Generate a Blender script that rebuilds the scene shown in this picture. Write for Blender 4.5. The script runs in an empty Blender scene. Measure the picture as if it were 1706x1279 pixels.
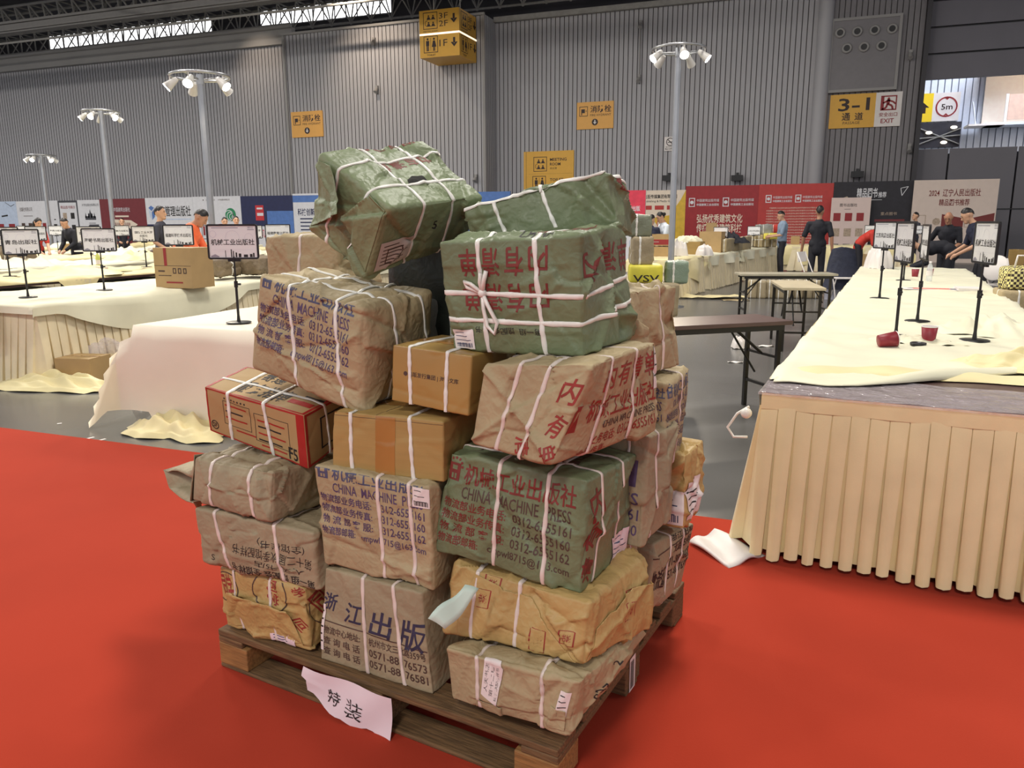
import bpy, bmesh, math, random
import numpy as np
from mathutils import Vector, Matrix, Euler

# ---------------------------------------------------------------- camera, world, light, exposure
scene = bpy.context.scene
COL = scene.collection
F_PX, PITCH, ROLL, HC, YAW, IW, IH = 1290., .2055, -.004, 1.47, .36, 1706, 1279
_cp, _sp, _ca, _sa = math.cos(PITCH), math.sin(PITCH), math.cos(YAW), math.sin(YAW)
def _cf(x, y, z): return np.array([x*_ca-y*_sa, x*_sa+y*_ca, z])
_fw, _up, _rt = _cf(0, _cp, -_sp), _cf(0, _sp, _cp), _cf(1, 0, 0)
_cr, _sr = math.cos(ROLL), math.sin(ROLL)
_R = np.array([_cr*_rt+_sr*_up, -_sr*_rt+_cr*_up, _fw])
cam = bpy.data.cameras.new('camera')
cam.sensor_width = 36; cam.lens = F_PX/IW*36; cam.clip_start = .05; cam.clip_end = 300
camo = bpy.data.objects.new('camera', cam); COL.objects.link(camo)
_m = Matrix.Identity(4)
for _i in range(3):
    _m[_i][0], _m[_i][1], _m[_i][2] = _R[0][_i], _R[1][_i], -_R[2][_i]
_m[2][3] = HC
camo.matrix_world = _m
scene.camera = camo

world = bpy.data.worlds.new('hall_daylight'); scene.world = world; world.use_nodes = True
world.node_tree.nodes['Background'].inputs[0].default_value = (.92, .94, 1.0, 1)
world.node_tree.nodes['Background'].inputs[1].default_value = .68

scene.view_settings.view_transform = 'Standard'; scene.view_settings.look = 'None'
scene.view_settings.gamma = 1; scene.view_settings.use_curve_mapping = False
scene.view_settings.exposure = 0.0

def lin(c):
    return tuple(((x/255.)/12.92 if x/255. <= .04045 else ((x/255.+.055)/1.055)**2.4) for x in c)
def area_light(name, loc, size, power, col=(255, 240, 220), aim=None, sizey=None):
    l = bpy.data.lights.new(name, 'AREA'); l.energy = power; l.size = size; l.color = lin(col)
    if sizey: l.shape = 'RECTANGLE'; l.size_y = sizey
    o = bpy.data.objects.new(name, l); COL.objects.link(o); o.location = loc
    if aim is not None: o.rotation_euler = (Vector(aim)-Vector(loc)).to_track_quat('-Z', 'Y').to_euler()
    return o
# rows of high bay lamps under the roof
for _x, _y, _p in ((-15, -9, 1100), (0, -9, 1100), (-30, 7, 1200), (-15, 7, 1100), (0, 7, 1000), (15, 7, 800), (-46, 15, 2300), (-30, 15, 1700), (-15, 15, 1200), (-4, 18, 900), (14, 18, 380)):
    area_light('high_bay_light', (_x, _y, 12.5), 2.4, _p, (255, 249, 240))

# ---------------------------------------------------------------- photo geometry on real planes
_C = np.array([0, 0, HC])
def ray(px, py): return np.array([(px-IW/2)/F_PX, -(py-IH/2)/F_PX, 1.]) @ _R
def G(px, py, z):
    d = ray(px, py); return _C+d*(z-HC)/d[2]
def WP(px, py, y):
    d = ray(px, py); return _C+d*y/d[1]
def DP(px, py, dep): return _C+ray(px, py)*dep
V3 = lambda p: Vector((float(p[0]), float(p[1]), float(p[2])))

# ---------------------------------------------------------------- materials
MATS = {}
def mat(name, col, rough=.6, metal=0., var=.08, vscale=6., bump=0., bscale=40., spec=.5, crumple=0., cscale=9., emit=0., alpha=1., trans=0., stretch=None, col2=None, thr=(.35, .65), sheen=0.):
    if name in MATS: return MATS[name]
    m = bpy.data.materials.new(name); MATS[name] = m; m.use_nodes = True
    nt = m.node_tree; N = nt.nodes; L = nt.links; b = N['Principled BSDF']
    c = lin(col)
    b.inputs['Roughness'].default_value = rough; b.inputs['Metallic'].default_value = metal
    b.inputs['Specular IOR Level'].default_value = spec
    b.inputs['Base Color'].default_value = (*c, 1)
    if sheen: b.inputs['Sheen Weight'].default_value = sheen
    if alpha < 1: b.inputs['Alpha'].default_value = alpha
    if trans: b.inputs['Transmission Weight'].default_value = trans
    if emit:
        b.inputs['Emission Color'].default_value = (*c, 1); b.inputs['Emission Strength'].default_value = emit
    tc = N.new('ShaderNodeTexCoord'); src = tc.outputs['Object']
    if stretch:
        mp = N.new('ShaderNodeMapping'); mp.inputs['Scale'].default_value = stretch
        L.new(src, mp.inputs[0]); src = mp.outputs[0]
    if var:
        nz = N.new('ShaderNodeTexNoise'); nz.inputs['Scale'].default_value = vscale; nz.inputs['Detail'].default_value = 5
        L.new(src, nz.inputs['Vector'])
        mr = N.new('ShaderNodeMapRange'); mr.inputs[1].default_value = thr[0]; mr.inputs[2].default_value = thr[1]
        L.new(nz.outputs['Fac'], mr.inputs[0])
        mx = N.new('ShaderNodeMix'); mx.data_type = 'RGBA'
        lo = lin(col2) if col2 else tuple(x*(1-var) for x in c); hi = c if col2 else tuple(min(1, x*(1+var)) for x in c)
        mx.inputs['A'].default_value = (*lo, 1); mx.inputs['B'].default_value = (*hi, 1)
        L.new(mr.outputs[0], mx.inputs['Factor']); L.new(mx.outputs['Result'], b.inputs['Base Color'])
    last = None
    def addbump(h, strength, dist):
        nonlocal last
        bp = N.new('ShaderNodeBump'); bp.inputs['Strength'].default_value = strength; bp.inputs['Distance'].default_value = dist
        L.new(h, bp.inputs['Height'])
        if last: L.new(last, bp.inputs['Normal'])
        last = bp.outputs['Normal']
    if crumple:
        for sc, k in ((cscale, 1.), (cscale*2.7, .45)):
            ns = N.new('ShaderNodeTexNoise'); ns.inputs['Scale'].default_value = sc*.6; L.new(src, ns.inputs['Vector'])
            ad = N.new('ShaderNodeMix'); ad.data_type = 'VECTOR'; ad.inputs['Factor'].default_value = .22
            L.new(src, ad.inputs['A']); L.new(ns.outputs['Color'], ad.inputs['B'])
            vo = N.new('ShaderNodeTexVoronoi'); vo.feature = 'SMOOTH_F1'; vo.inputs['Scale'].default_value = sc; vo.inputs['Smoothness'].default_value = .12
            L.new(ad.outputs['Result'], vo.inputs['Vector'])
            addbump(vo.outputs['Distance'], crumple*k, .03)
    if bump:
        n2 = N.new('ShaderNodeTexNoise'); n2.inputs['Scale'].default_value = bscale; n2.inputs['Detail'].default_value = 6
        L.new(src, n2.inputs['Vector']); addbump(n2.outputs['Fac'], bump, .01)
    if last: L.new(last, b.inputs['Normal'])
    return m

# ---------------------------------------------------------------- mesh builder
def cyl_frame(a, b):
    a = np.array(a, float); b = np.array(b, float); d = b-a; l = np.linalg.norm(d); d = d/(l+1e-12)
    h = np.array([0, 0, 1.]) if abs(d[2]) < .9 else np.array([1., 0, 0])
    x = np.cross(h, d); x /= np.linalg.norm(x); y = np.cross(d, x)
    return a, b, d, x, y
class MB:
    def __init__(self): self.v = []; self.f = []; self.mi = []; self.sm = []
    def add(self, V, Fs, m=0, smooth=False):
        o = len(self.v); self.v.extend([tuple(map(float, p)) for p in V])
        for f in Fs: self.f.append(tuple(i+o for i in f)); self.mi.append(m); self.sm.append(smooth)
    def hexa(self, P, m=0):   # P: 8 points bottom ring then top ring
        self.add(P, [(3, 2, 1, 0), (4, 5, 6, 7), (0, 1, 5, 4), (1, 2, 6, 5), (2, 3, 7, 6), (3, 0, 4, 7)], m)
    def box(self, c, s, m=0, R=None):
        x, y, z = s[0]/2, s[1]/2, s[2]/2
        P = np.array([(-x, -y, -z), (x, -y, -z), (x, y, -z), (-x, y, -z), (-x, -y, z), (x, -y, z), (x, y, z), (-x, y, z)])
        if R is not None:
            if isinstance(R, (int, float)): R = Matrix.Rotation(R, 3, 'Z')
            P = P @ np.array(R).T
        self.hexa(P+np.array(c, float), m)
    def cyl(self, a, b, r, r2=None, n=12, m=0, cap=True, smooth=True):
        a, b, d, x, y = cyl_frame(a, b); r2 = r if r2 is None else r2
        V = []
        for p, q in ((a, r), (b, r2)):
            for k in range(n):
                t = 2*math.pi*k/n; V.append(p+q*(math.cos(t)*x+math.sin(t)*y))
        self.add(V, [(k, (k+1) % n, n+(k+1) % n, n+k) for k in range(n)], m, smooth)
        if cap: self.add(V, [tuple(range(n-1, -1, -1)), tuple(range(n, 2*n))], m)
    def tube(self, pts, r, n=8, m=0, closed=False):
        pts = [np.array(p, float) for p in pts]; K = len(pts); V = []
        px = None
        for i in range(K):
            a = pts[(i-1) % K] if (closed or i > 0) else pts[i]; b = pts[(i+1) % K] if (closed or i < K-1) else pts[i]
            _, _, d, x, y = cyl_frame(a, b)
            if px is not None:
                x = px-d*np.dot(px, d); x /= np.linalg.norm(x)+1e-9; y = np.cross(d, x)
            px = x
            rr = r[i] if hasattr(r, '__len__') else r
            for k in range(n):
                t = 2*math.pi*k/n; V.append(pts[i]+rr*(math.cos(t)*x+math.sin(t)*y))
        Fs = []
        for i in range(K if closed else K-1):
            j = (i+1) % K
            for k in range(n): Fs.append((i*n+k, i*n+(k+1) % n, j*n+(k+1) % n, j*n+k))
        if not closed: Fs += [tuple(range(n-1, -1, -1)), tuple((K-1)*n+k for k in range(n))]
        self.add(V, Fs, m, True)
    def lathe(self, prof, c=(0, 0, 0), n=20, m=0, axis=None):
        V = []; K = len(prof); c = np.array(c, float)
        if axis is None: X, Y, Z = np.eye(3)
        else: _, _, Z, X, Y = cyl_frame((0, 0, 0), axis)
        for r, z in prof:
            for k in range(n):
                t = 2*math.pi*k/n; V.append(c+r*math.cos(t)*X+r*math.sin(t)*Y+z*Z)
        self.add(V, [(i*n+k, i*n+(k+1) % n, (i+1)*n+(k+1) % n, (i+1)*n+k) for i in range(K-1) for k in range(n)], m, True)
    def ball(self, c, r, m=0, n=12, k=8, R=None):
        r = np.array([r]*3 if not hasattr(r, '__len__') else r, float); V = []; c = np.array(c, float)
        for i in range(k+1):
            ph = math.pi*i/k
            for j in range(n):
                t = 2*math.pi*j/n
                p = np.array([math.sin(ph)*math.cos(t), math.sin(ph)*math.sin(t), -math.cos(ph)])*r
                if R is not None: p = np.array(R) @ p
                V.append(c+p)
        self.add(V, [(i*n+j, i*n+(j+1) % n, (i+1)*n+(j+1) % n, (i+1)*n+j) for i in range(k) for j in range(n)], m, True)
    def grid(self, P, m=0, smooth=True, flip=False):   # P[i][j] points
        a, b = len(P), len(P[0]); V = [p for row in P for p in row]
        Fs = [(i*b+j, (i+1)*b+j, (i+1)*b+j+1, i*b+j+1) for i in range(a-1) for j in range(b-1)]
        if flip: Fs = [f[::-1] for f in Fs]
        self.add(V, Fs, m, smooth)
    def build(self, name, mats, parent=None, org=None, bevel=0., merge=False, solid=0.):
        if not isinstance(mats, (list, tuple)): mats = [mats]
        V = np.array(self.v, float).reshape(-1, 3)
        if parent is not None and org is None: org = (0, 0, 0)
        if org is None:
            lo, hi = V.min(0), V.max(0); org = ((lo[0]+hi[0])/2, (lo[1]+hi[1])/2, lo[2])
        V = V-np.array(org, float)
        me = bpy.data.meshes.new(name); me.from_pydata(V.tolist(), [], self.f)
        for m in mats: me.materials.append(m)
        me.polygons.foreach_set('material_index', self.mi); me.polygons.foreach_set('use_smooth', self.sm)
        if merge:
            bm = bmesh.new(); bm.from_mesh(me); bmesh.ops.remove_doubles(bm, verts=bm.verts, dist=1e-5); bm.to_mesh(me); bm.free()
        me.update()
        o = bpy.data.objects.new(name, me); COL.objects.link(o)
        if parent is not None: o.parent = parent
        else: o.location = V3(org)
        if bevel:
            bv = o.modifiers.new('bevel', 'BEVEL'); bv.width = bevel; bv.segments = 2; bv.limit_method = 'ANGLE'
        if solid:
            sd = o.modifiers.new('thickness', 'SOLIDIFY'); sd.thickness = solid; sd.offset = -1
        return o
def tag(o, label=None, cat=None, group=None, kind=None):
    if label: o['label'] = label
    if cat: o['category'] = cat
    if group: o['group'] = group
    if kind: o['kind'] = kind
    return o
def thing(name, label, cat, loc, rz=0., group=None):
    o = bpy.data.objects.new(name, None); COL.objects.link(o); o.location = V3(loc); o.rotation_euler = (0, 0, rz)
    o.empty_display_size = .1
    return tag(o, label, cat, group)
def struct(o): o['kind'] = 'structure'; return o

# ---------------------------------------------------------------- lettering
_tc = bpy.data.curves.new('lettering', 'FONT'); _tc.resolution_u = 2
_to = bpy.data.objects.new('lettering', _tc); _TX = {}
def text_mesh(s, bold=0., res=2):
    bold = min(bold, .015); k = (s, bold, res)
    if k not in _TX:
        if _to.name not in COL.objects: COL.objects.link(_to)
        _tc.body = s; _tc.offset = bold; _tc.resolution_u = res
        dg = bpy.context.evaluated_depsgraph_get(); dg.update()
        me = bpy.data.meshes.new_from_object(_to.evaluated_get(dg))
        V = np.zeros(len(me.vertices)*3); me.vertices.foreach_get('co', V); V = V.reshape(-1, 3)[:, :2]
        Fs = [tuple(p.vertices) for p in me.polygons]
        # upward faces only
        if len(V):
            out = []
            for f in Fs:
                a = V[list(f)]; ar = 0.
                for i in range(len(a)): ar += a[i][0]*a[(i+1) % len(a)][1]-a[(i+1) % len(a)][0]*a[i][1]
                if abs(ar) > 1e-9: out.append(f if ar > 0 else f[::-1])
            Fs = out
        bpy.data.meshes.remove(me); _TX[k] = (V, Fs)
    return _TX[k]
class Dec:
    """lettering and printed shapes laid on a surface given by pt(x, y, layer)"""
    def __init__(self): self.items = []
    def raw(self, V, Fs, m, layer=1.): self.items.append((np.array(V, float), Fs, m, layer))
    def poly(self, P, m, layer=1.): self.raw(P, [tuple(range(len(P)))], m, layer)
    def rect(self, x0, y0, x1, y1, m, layer=1.): self.poly([(x0, y0), (x1, y0), (x1, y1), (x0, y1)], m, layer)
    def line(self, a, b, w, m, layer=1.):
        a = np.array(a, float); b = np.array(b, float); d = b-a; l = np.linalg.norm(d)+1e-9; n = np.array([-d[1], d[0]])/l*w/2
        self.poly([a-n, b-n, b+n, a+n], m, layer)
    def path(self, P, w, m, layer=1., closed=False):
        for i in range(len(P)-(0 if closed else 1)): self.line(P[i], P[(i+1) % len(P)], w, m, layer)
    def frame(self, x0, y0, x1, y1, w, m, layer=1., wy=None):
        wy = wy or w
        self.rect(x0, y0, x1, y0+wy, m, layer); self.rect(x0, y1-wy, x1, y1, m, layer)
        self.rect(x0, y0+wy, x0+w, y1-wy, m, layer); self.rect(x1-w, y0+wy, x1, y1-wy, m, layer)
    def disc(self, cx, cy, rx, m, layer=1., ry=None, n=20):
        ry = ry or rx; self.poly([(cx+rx*math.cos(2*math.pi*k/n), cy+ry*math.sin(2*math.pi*k/n)) for k in range(n)], m, layer)
    def ring(self, cx, cy, r, w, m, layer=1., n=24, ry=None):
        k_ = (ry or r)/r
        V = [(cx+q*math.cos(2*math.pi*k/n), cy+k_*q*math.sin(2*math.pi*k/n)) for q in (r-w, r) for k in range(n)]
        self.raw(V, [(k, n+k, n+(k+1) % n, (k+1) % n) for k in range(n)], m, layer)
    def text(self, s, x0, y0, x1, y1, m, bold=0., rot=0., layer=1., keep=False, slant=0., wob=0.):
        V, Fs = text_mesh(s, bold)
        if not len(V): return
        V = V.copy(); lo, hi = V.min(0), V.max(0); V = (V-lo)/np.maximum(hi-lo, 1e-6)
        if wob:
            V[:, 1] += wob*np.sin(V[:, 0]*23+1)+wob*.6*np.sin(V[:, 0]*57)
        if slant: V[:, 0] += slant*V[:, 1]
        cx, cy, w, h = (x0+x1)/2, (y0+y1)/2, x1-x0, y1-y0
        if rot:
            quarter = abs(math.sin(rot)) > .7
            Q = (V-.5)*np.array([h, w] if quarter else [w, h])
            c, s_ = math.cos(rot), math.sin(rot); Q = Q @ np.array([[c, s_], [-s_, c]])
            V = Q+np.array([cx, cy])
        else: V = (V-.5)*np.array([w, h])+np.array([cx, cy])
        self.raw(V, Fs, m, layer)
    def flat(self, mb, O, ux, uy, lift=.0015):
        O, ux, uy = (np.array(q, float) for q in (O, ux, uy)); n = np.cross(ux, uy); n /= np.linalg.norm(n)
        for V, Fs, m, layer in self.items:
            P = O+V[:, :1]*ux+V[:, 1:2]*uy+n*lift*layer
            Fs2 = []
            for f in Fs:
                a = V[list(f)]; ar = sum(a[i][0]*a[(i+1) % len(a)][1]-a[(i+1) % len(a)][0]*a[i][1] for i in range(len(a)))
                Fs2.append(f if ar >= 0 else f[::-1])
            mb.add(P, Fs2, m)
# ---------------------------------------------------------------- wrapped parcels and cartons
FACEQ = {'front': lambda s, t: (s, 0*s, t), 'back': lambda s, t: (1-s, 0*s+1, t), 'left': lambda s, t: (0*s, 1-s, t),
         'right': lambda s, t: (0*s+1, s, t), 'top': lambda s, t: (s, t, 0*s+1), 'bottom': lambda s, t: (s, 1-t, 0*s)}
class Parcel:
    def __init__(self, cor, N=26, r=.02, bulge=.012, crum=.006, seed=1, dents=(), creases=(), sag=0.):
        N = int(N*1.8) if N > 14 else N; self.N = N; rng = np.random.RandomState(seed)
        self.C8 = np.array([[[cor['%d%d%d' % (a, b, c)] for c in (0, 1)] for b in (0, 1)] for a in (0, 1)], float)
        C = self.C8
        self.dims = np.array([np.mean([np.linalg.norm(C[1, b, c]-C[0, b, c]) for b in (0, 1) for c in (0, 1)]),
                              np.mean([np.linalg.norm(C[a, 1, c]-C[a, 0, c]) for a in (0, 1) for c in (0, 1)]),
                              np.mean([np.linalg.norm(C[a, b, 1]-C[a, b, 0]) for a in (0, 1) for b in (0, 1)])])
        x = np.linspace(0, 1, N+1); self.g = .55*x+.45*(.5-.5*np.cos(math.pi*x))
        self.r, self.bulge, self.crum, self.dents, self.creases = r*.26, bulge*.7, crum, dents, creases
        self.fb = rng.uniform(.2, 1., 6)
        d = self.dims
        K = 26
        self.seeds = (rng.rand(K, 3)-.5)*d*1.1; self.tilt = rng.normal(0, 1, (K, 3))
        self.cr = [(rng.normal(0, 1, 3), rng.uniform(-.45, .45), rng.uniform(.005, .014), rng.choice([-1, 1]), rng.normal(0, 1, 3), rng.uniform(0, 6)) for _ in range(9)]
        S, T = np.meshgrid(self.g, self.g, indexing='ij'); self.P = {}; self.Nn = {}
        for f, fn in FACEQ.items():
            q = np.stack([np.asarray(a, float)+0*S for a in fn(S, T)], -1)
            self.P[f] = self.deform(q, f)
        for f, P in self.P.items():
            n = np.cross(np.gradient(P, axis=0), np.gradient(P, axis=1)); self.Nn[f] = n/(np.linalg.norm(n, axis=-1, keepdims=True)+1e-12)
    def deform(self, q, face):
        d = self.dims; p = (q-.5)*d; r = min(self.r, d.min()*.3)
        inner = d/2-r; c = np.clip(p, -inner, inner); e = p-c; L = np.linalg.norm(e, axis=-1, keepdims=True); n0 = e/np.maximum(L, 1e-9)
        p = c+r*n0
        s2 = 1-(2*q-1)**4
        w = n0**2
        fb = np.where(n0 > 0, self.fb[:3], self.fb[3:])
        disp = self.bulge*((w*fb)[..., 0]*s2[..., 1]*s2[..., 2]+(w*fb)[..., 1]*s2[..., 0]*s2[..., 2]+(w*fb)[..., 2]*s2[..., 0]*s2[..., 1])
        if self.crum:
            D = np.linalg.norm(p[..., None, :]-self.seeds, axis=-1); idx = np.argsort(D, axis=-1)
            f1 = np.take_along_axis(D, idx[..., :1], -1)[..., 0]; f2 = np.take_along_axis(D, idx[..., 1:2], -1)[..., 0]
            i1, i2 = idx[..., 0], idx[..., 1]
            h1 = ((p-self.seeds[i1])*self.tilt[i1]).sum(-1); h2 = ((p-self.seeds[i2])*self.tilt[i2]).sum(-1)
            bl = np.clip((f2-f1)/.014, 0, 1)*.5+.5
            disp = disp+self.crum*9*np.clip(h1*bl+h2*(1-bl), -.12, .12)*.6+self.crum*.8*np.exp(-(f2-f1)/.006)*np.where((i1+i2) % 2 == 0, 1, -1)
            for m, o, wd, sg, tv, ph in self.cr:
                m = m/np.linalg.norm(m); dist = np.abs(p @ m-o*(np.abs(m) @ d))
                disp = disp+self.crum*1.6*sg*np.exp(-dist/wd)*np.clip(np.sin(p @ tv*9+ph), 0, 1)
        for ax, a0, a1, dep in self.dents:
            k = 'xyz'.index(ax); other = 2 if k != 2 else 0
            a = a0+(a1-a0)*q[..., other]
            disp = disp-dep*np.exp(-((p[..., k]/d[k]+.5-a)*d[k]/.016)**2)
        if face is not None and self.creases:
            ax = {'front': 1, 'back': 1, 'left': 0, 'right': 0, 'top': 2, 'bottom': 2}[face]; oth = [i for i in range(3) if i != ax]
            wgt = np.clip((np.abs(n0[..., ax])-.75)*4, 0, 1)
            st = {'front': (q[..., 0], q[..., 2]), 'back': (1-q[..., 0], q[..., 2]), 'left': (1-q[..., 1], q[..., 2]), 'right': (q[..., 1], q[..., 2]), 'top': (q[..., 0], q[..., 1]), 'bottom': (q[..., 0], 1-q[..., 1])}[face]
            dd = {'front': (d[0], d[2]), 'back': (d[0], d[2]), 'left': (d[1], d[2]), 'right': (d[1], d[2]), 'top': (d[0], d[1]), 'bottom': (d[0], d[1])}[face]
            for fc, a, b, h, wd, kind in self.creases:
                if fc != face: continue
                X = st[0]*dd[0]; Y = st[1]*dd[1]; ax_, ay, bx, by = a[0]*dd[0], a[1]*dd[1], b[0]*dd[0], b[1]*dd[1]
                ll = math.hypot(bx-ax_, by-ay)+1e-9; ux, uy = (bx-ax_)/ll, (by-ay)/ll
                al = (X-ax_)*ux+(Y-ay)*uy; sd = -(X-ax_)*uy+(Y-ay)*ux; over = np.maximum(0, np.maximum(-al, al-ll))
                fall = np.exp(-(over/.02)**2)*wgt
                if kind == 'step': disp = disp+h*fall*np.where(sd > 0, np.exp(-sd/.07), 0)*np.clip(sd/.004, 0, 1)
                else: disp = disp+h*fall*np.exp(-np.hypot(sd, over)/wd)
        p = p+n0*disp[..., None]
        u = p/d+.5; a, b, c_ = u[..., 0:1], u[..., 1:2], u[..., 2:3]; C = self.C8
        return ((C[0, 0, 0]*(1-a)+C[1, 0, 0]*a)*(1-b)+(C[0, 1, 0]*(1-a)+C[1, 1, 0]*a)*b)*(1-c_)+((C[0, 0, 1]*(1-a)+C[1, 0, 1]*a)*(1-b)+(C[0, 1, 1]*(1-a)+C[1, 1, 1]*a)*b)*c_
    def at(self, f, s, t):
        s = np.clip(np.asarray(s, float), 0, 1); t = np.clip(np.asarray(t, float), 0, 1); g = self.g
        i = np.clip(np.searchsorted(g, s, side='right')-1, 0, self.N-1); j = np.clip(np.searchsorted(g, t, side='right')-1, 0, self.N-1)
        a = ((s-g[i])/(g[i+1]-g[i]))[..., None]; b = ((t-g[j])/(g[j+1]-g[j]))[..., None]
        def bl(A): return (A[i, j]*(1-a)+A[i+1, j]*a)*(1-b)+(A[i, j+1]*(1-a)+A[i+1, j+1]*a)*b
        n = bl(self.Nn[f]); return bl(self.P[f]), n/(np.linalg.norm(n, axis=-1, keepdims=True)+1e-9)
    def shell(self, mb, m=0):
        for f in FACEQ: mb.grid(self.P[f], m, True)
    def lay(self, mb, dec, f, lift=.0008, lo=0., hi=1., pad=0.):
        """drape printed shapes over one face, cut along the face's own grid"""
        bm = bmesh.new(); lay = bm.faces.layers.int.new('ly')
        for V, Fs, m, layer in dec.items:
            vs = [bm.verts.new((x, y, layer)) for x, y in V]
            for q in Fs:
                try: fc = bm.faces.new([vs[i] for i in q]); fc.material_index = m
                except ValueError: pass
        for ax in (0, 1):
            co = [v.co[ax] for v in bm.verts]
            if not co: return
            l_, h_ = min(co), max(co)
            cuts = [g for g in self.g[1:-1] if l_ < g < h_]
            for k, g in enumerate(cuts):
                geom = [e for e in bm.edges if min(e.verts[0].co[ax], e.verts[1].co[ax]) < g < max(e.verts[0].co[ax], e.verts[1].co[ax])]
                if not geom: continue
                fs = set(fc for e in geom for fc in e.link_faces); vs = set(v for fc in fs for v in fc.verts); es = set(e for fc in fs for e in fc.edges)
                nrm = (1, 0, 0) if ax == 0 else (0, 1, 0); pt = (g, 0, 0) if ax == 0 else (0, g, 0)
                bmesh.ops.bisect_plane(bm, geom=list(vs)+list(es)+list(fs), plane_co=pt, plane_no=nrm, dist=1e-7)
        bm.verts.index_update()
        V = np.array([v.co[:] for v in bm.verts])
        Q = np.clip(V[:, :2], .004, .996)
        P, n = self.at(f, Q[:, 0], Q[:, 1])
        P = P+n*(lift*V[:, 2:3]+pad)
        for mi in set(fc.material_index for fc in bm.faces):
            Fs = []
            for fc in bm.faces:
                if fc.material_index != mi: continue
                idx = [v.index for v in fc.verts]; a = V[idx]
                if (a[:, 0] < -.0).all() or (a[:, 0] > 1).all() or (a[:, 1] > 1).all() or (a[:, 1] < 0).all(): continue
                ar = sum(a[i][0]*a[(i+1) % len(a)][1]-a[(i+1) % len(a)][0]*a[i][1] for i in range(len(a)))
                if abs(ar) < 1e-10: continue
                Fs.append(idx if ar > 0 else idx[::-1])
            mb.add(P, Fs, mi, True)
        bm.free()
    def band(self, mb, axis, a, w=.014, m=0, lift=.0034, seed=0, faces=None, n=36):
        """a strap round the parcel; a = where it crosses the four edges"""
        if not hasattr(a, '__len__'): a = (a, a, a, a)
        if len(a) == 2: a = (a[0], a[1], a[1], a[0])
        k = np.linspace(0, 1, n)
        if axis == 'x': L = [('front', a[0]+(a[1]-a[0])*k, k), ('top', a[1]+(a[2]-a[1])*k, k), ('back', 1-(a[2]+(a[3]-a[2])*k), 1-k), ('bottom', a[3]+(a[0]-a[3])*k, k)]
        elif axis == 'y': L = [('right', a[0]+(a[1]-a[0])*k, k), ('top', 1-k, a[1]+(a[2]-a[1])*k), ('left', 1-(a[2]+(a[3]-a[2])*k), 1-k), ('bottom', k, 1-(a[3]+(a[0]-a[3])*k))]
        else: L = [('front', k, a[0]+(a[1]-a[0])*k), ('right', k, a[1]+(a[2]-a[1])*k), ('back', k, a[2]+(a[3]-a[2])*k), ('left', k, a[3]+(a[0]-a[3])*k)]
        P = []; Nm = []
        for f, s, t in L:
            if faces and f not in faces: continue
            p, n_ = self.at(f, s, t); P.append(p[:-1] if not faces else p); Nm.append(n_[:-1] if not faces else n_)
        P = np.concatenate(P); Nm = np.concatenate(Nm); closed = not faces
        for _ in range(3):
            if closed:
                Nm = Nm+np.roll(Nm, 1, 0)+np.roll(Nm, -1, 0)
            else: Nm[1:-1] = Nm[1:-1]+Nm[:-2]+Nm[2:]
            Nm /= np.linalg.norm(Nm, axis=1, keepdims=True)
        T = np.roll(P, -1, 0)-np.roll(P, 1, 0)
        if not closed: T[0] = P[1]-P[0]; T[-1] = P[-1]-P[-2]
        B = np.cross(Nm, T); B /= np.linalg.norm(B, axis=1, keepdims=True)+1e-9
        ww = w*(1+.18*np.sin(np.arange(len(P))*.43+seed)+.10*np.sin(np.arange(len(P))*1.1+seed*2))[:, None]
        # keep bands taut: lift over hollows
        rows = [P-B*ww/2+Nm*.001, P-B*ww*.42+Nm*(lift), P+B*ww*.42+Nm*(lift+.0008), P+B*ww/2+Nm*.001]
        if closed: rows = [np.concatenate([r_, r_[:1]]) for r_ in rows]
        mb.grid(rows, m, True, flip=True)
    def centre(self): return self.C8.reshape(-1, 3).mean(0)
    def origin(self):
        c = self.centre(); return (c[0], c[1], self.C8[..., 2].min())
STRAP = None
def parcel(name, label, cat, cor, mats, prints=(), straps=(), stickers=(), group=None, N=26, r=.02, bulge=.012, crum=.006, seed=1, creases=(), dent=.004, strap_mat=None, flaps=(), strap_w=.0105):
    """one wrapped parcel: paper with its printing (own mesh) > straps, stickers, loose paper flaps"""
    dents = [(ax, (a if not hasattr(a, '__len__') else a[0]), (a if not hasattr(a, '__len__') else a[1]), dent) for ax, a in straps if dent]
    P = Parcel(cor, N, r, bulge, crum, seed, dents, creases)
    mb = MB(); P.shell(mb)
    for f, fn in prints:
        d = Dec(); fn(d); P.lay(mb, d, f)
    o = mb.build(name, mats, org=P.origin(), merge=True); tag(o, label, cat, group)
    org = P.origin()
    for k, (ax, a) in enumerate(straps):
        sb = MB(); P.band(sb, ax, a, strap_w, 0, seed=seed*3+k)
        so = sb.build('strap', strap_mat or STRAP, o, org)
    for nm, f, fn, smats, lab in stickers:
        d = Dec(); fn(d); sb = MB(); P.lay(sb, d, f, pad=.0016)
        so = sb.build(nm, smats, o, org, solid=0)
        if lab: so['label'] = lab
    for f, poly, hinge, amt, *fn in flaps:   # a loose sheet of the wrapping, free edge standing off
        d = Dec(); d.poly(poly, 0); fb = MB()
        if fn: fn[0](d)
        P.lay(fb, d, f, pad=.0012)
        # lift by distance from the hinge line
        (hx, hy), (kx, ky) = hinge
        h0, _ = P.at(f, hx, hy); h1, _ = P.at(f, kx, ky); nn = P.at(f, .5, .5)[1]; e = h1-h0; e /= np.linalg.norm(e)
        V = np.array(fb.v); rel = V-h0; dist = np.linalg.norm(rel-np.outer(rel @ e, e), axis=1); V = V+np.outer(np.maximum(dist-.01, 0)**1.3*amt, nn)
        fb.v = [tuple(p) for p in V]
        fb.build('paper_flap', mats, o, org, solid=.0015)
    return o, P
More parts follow.
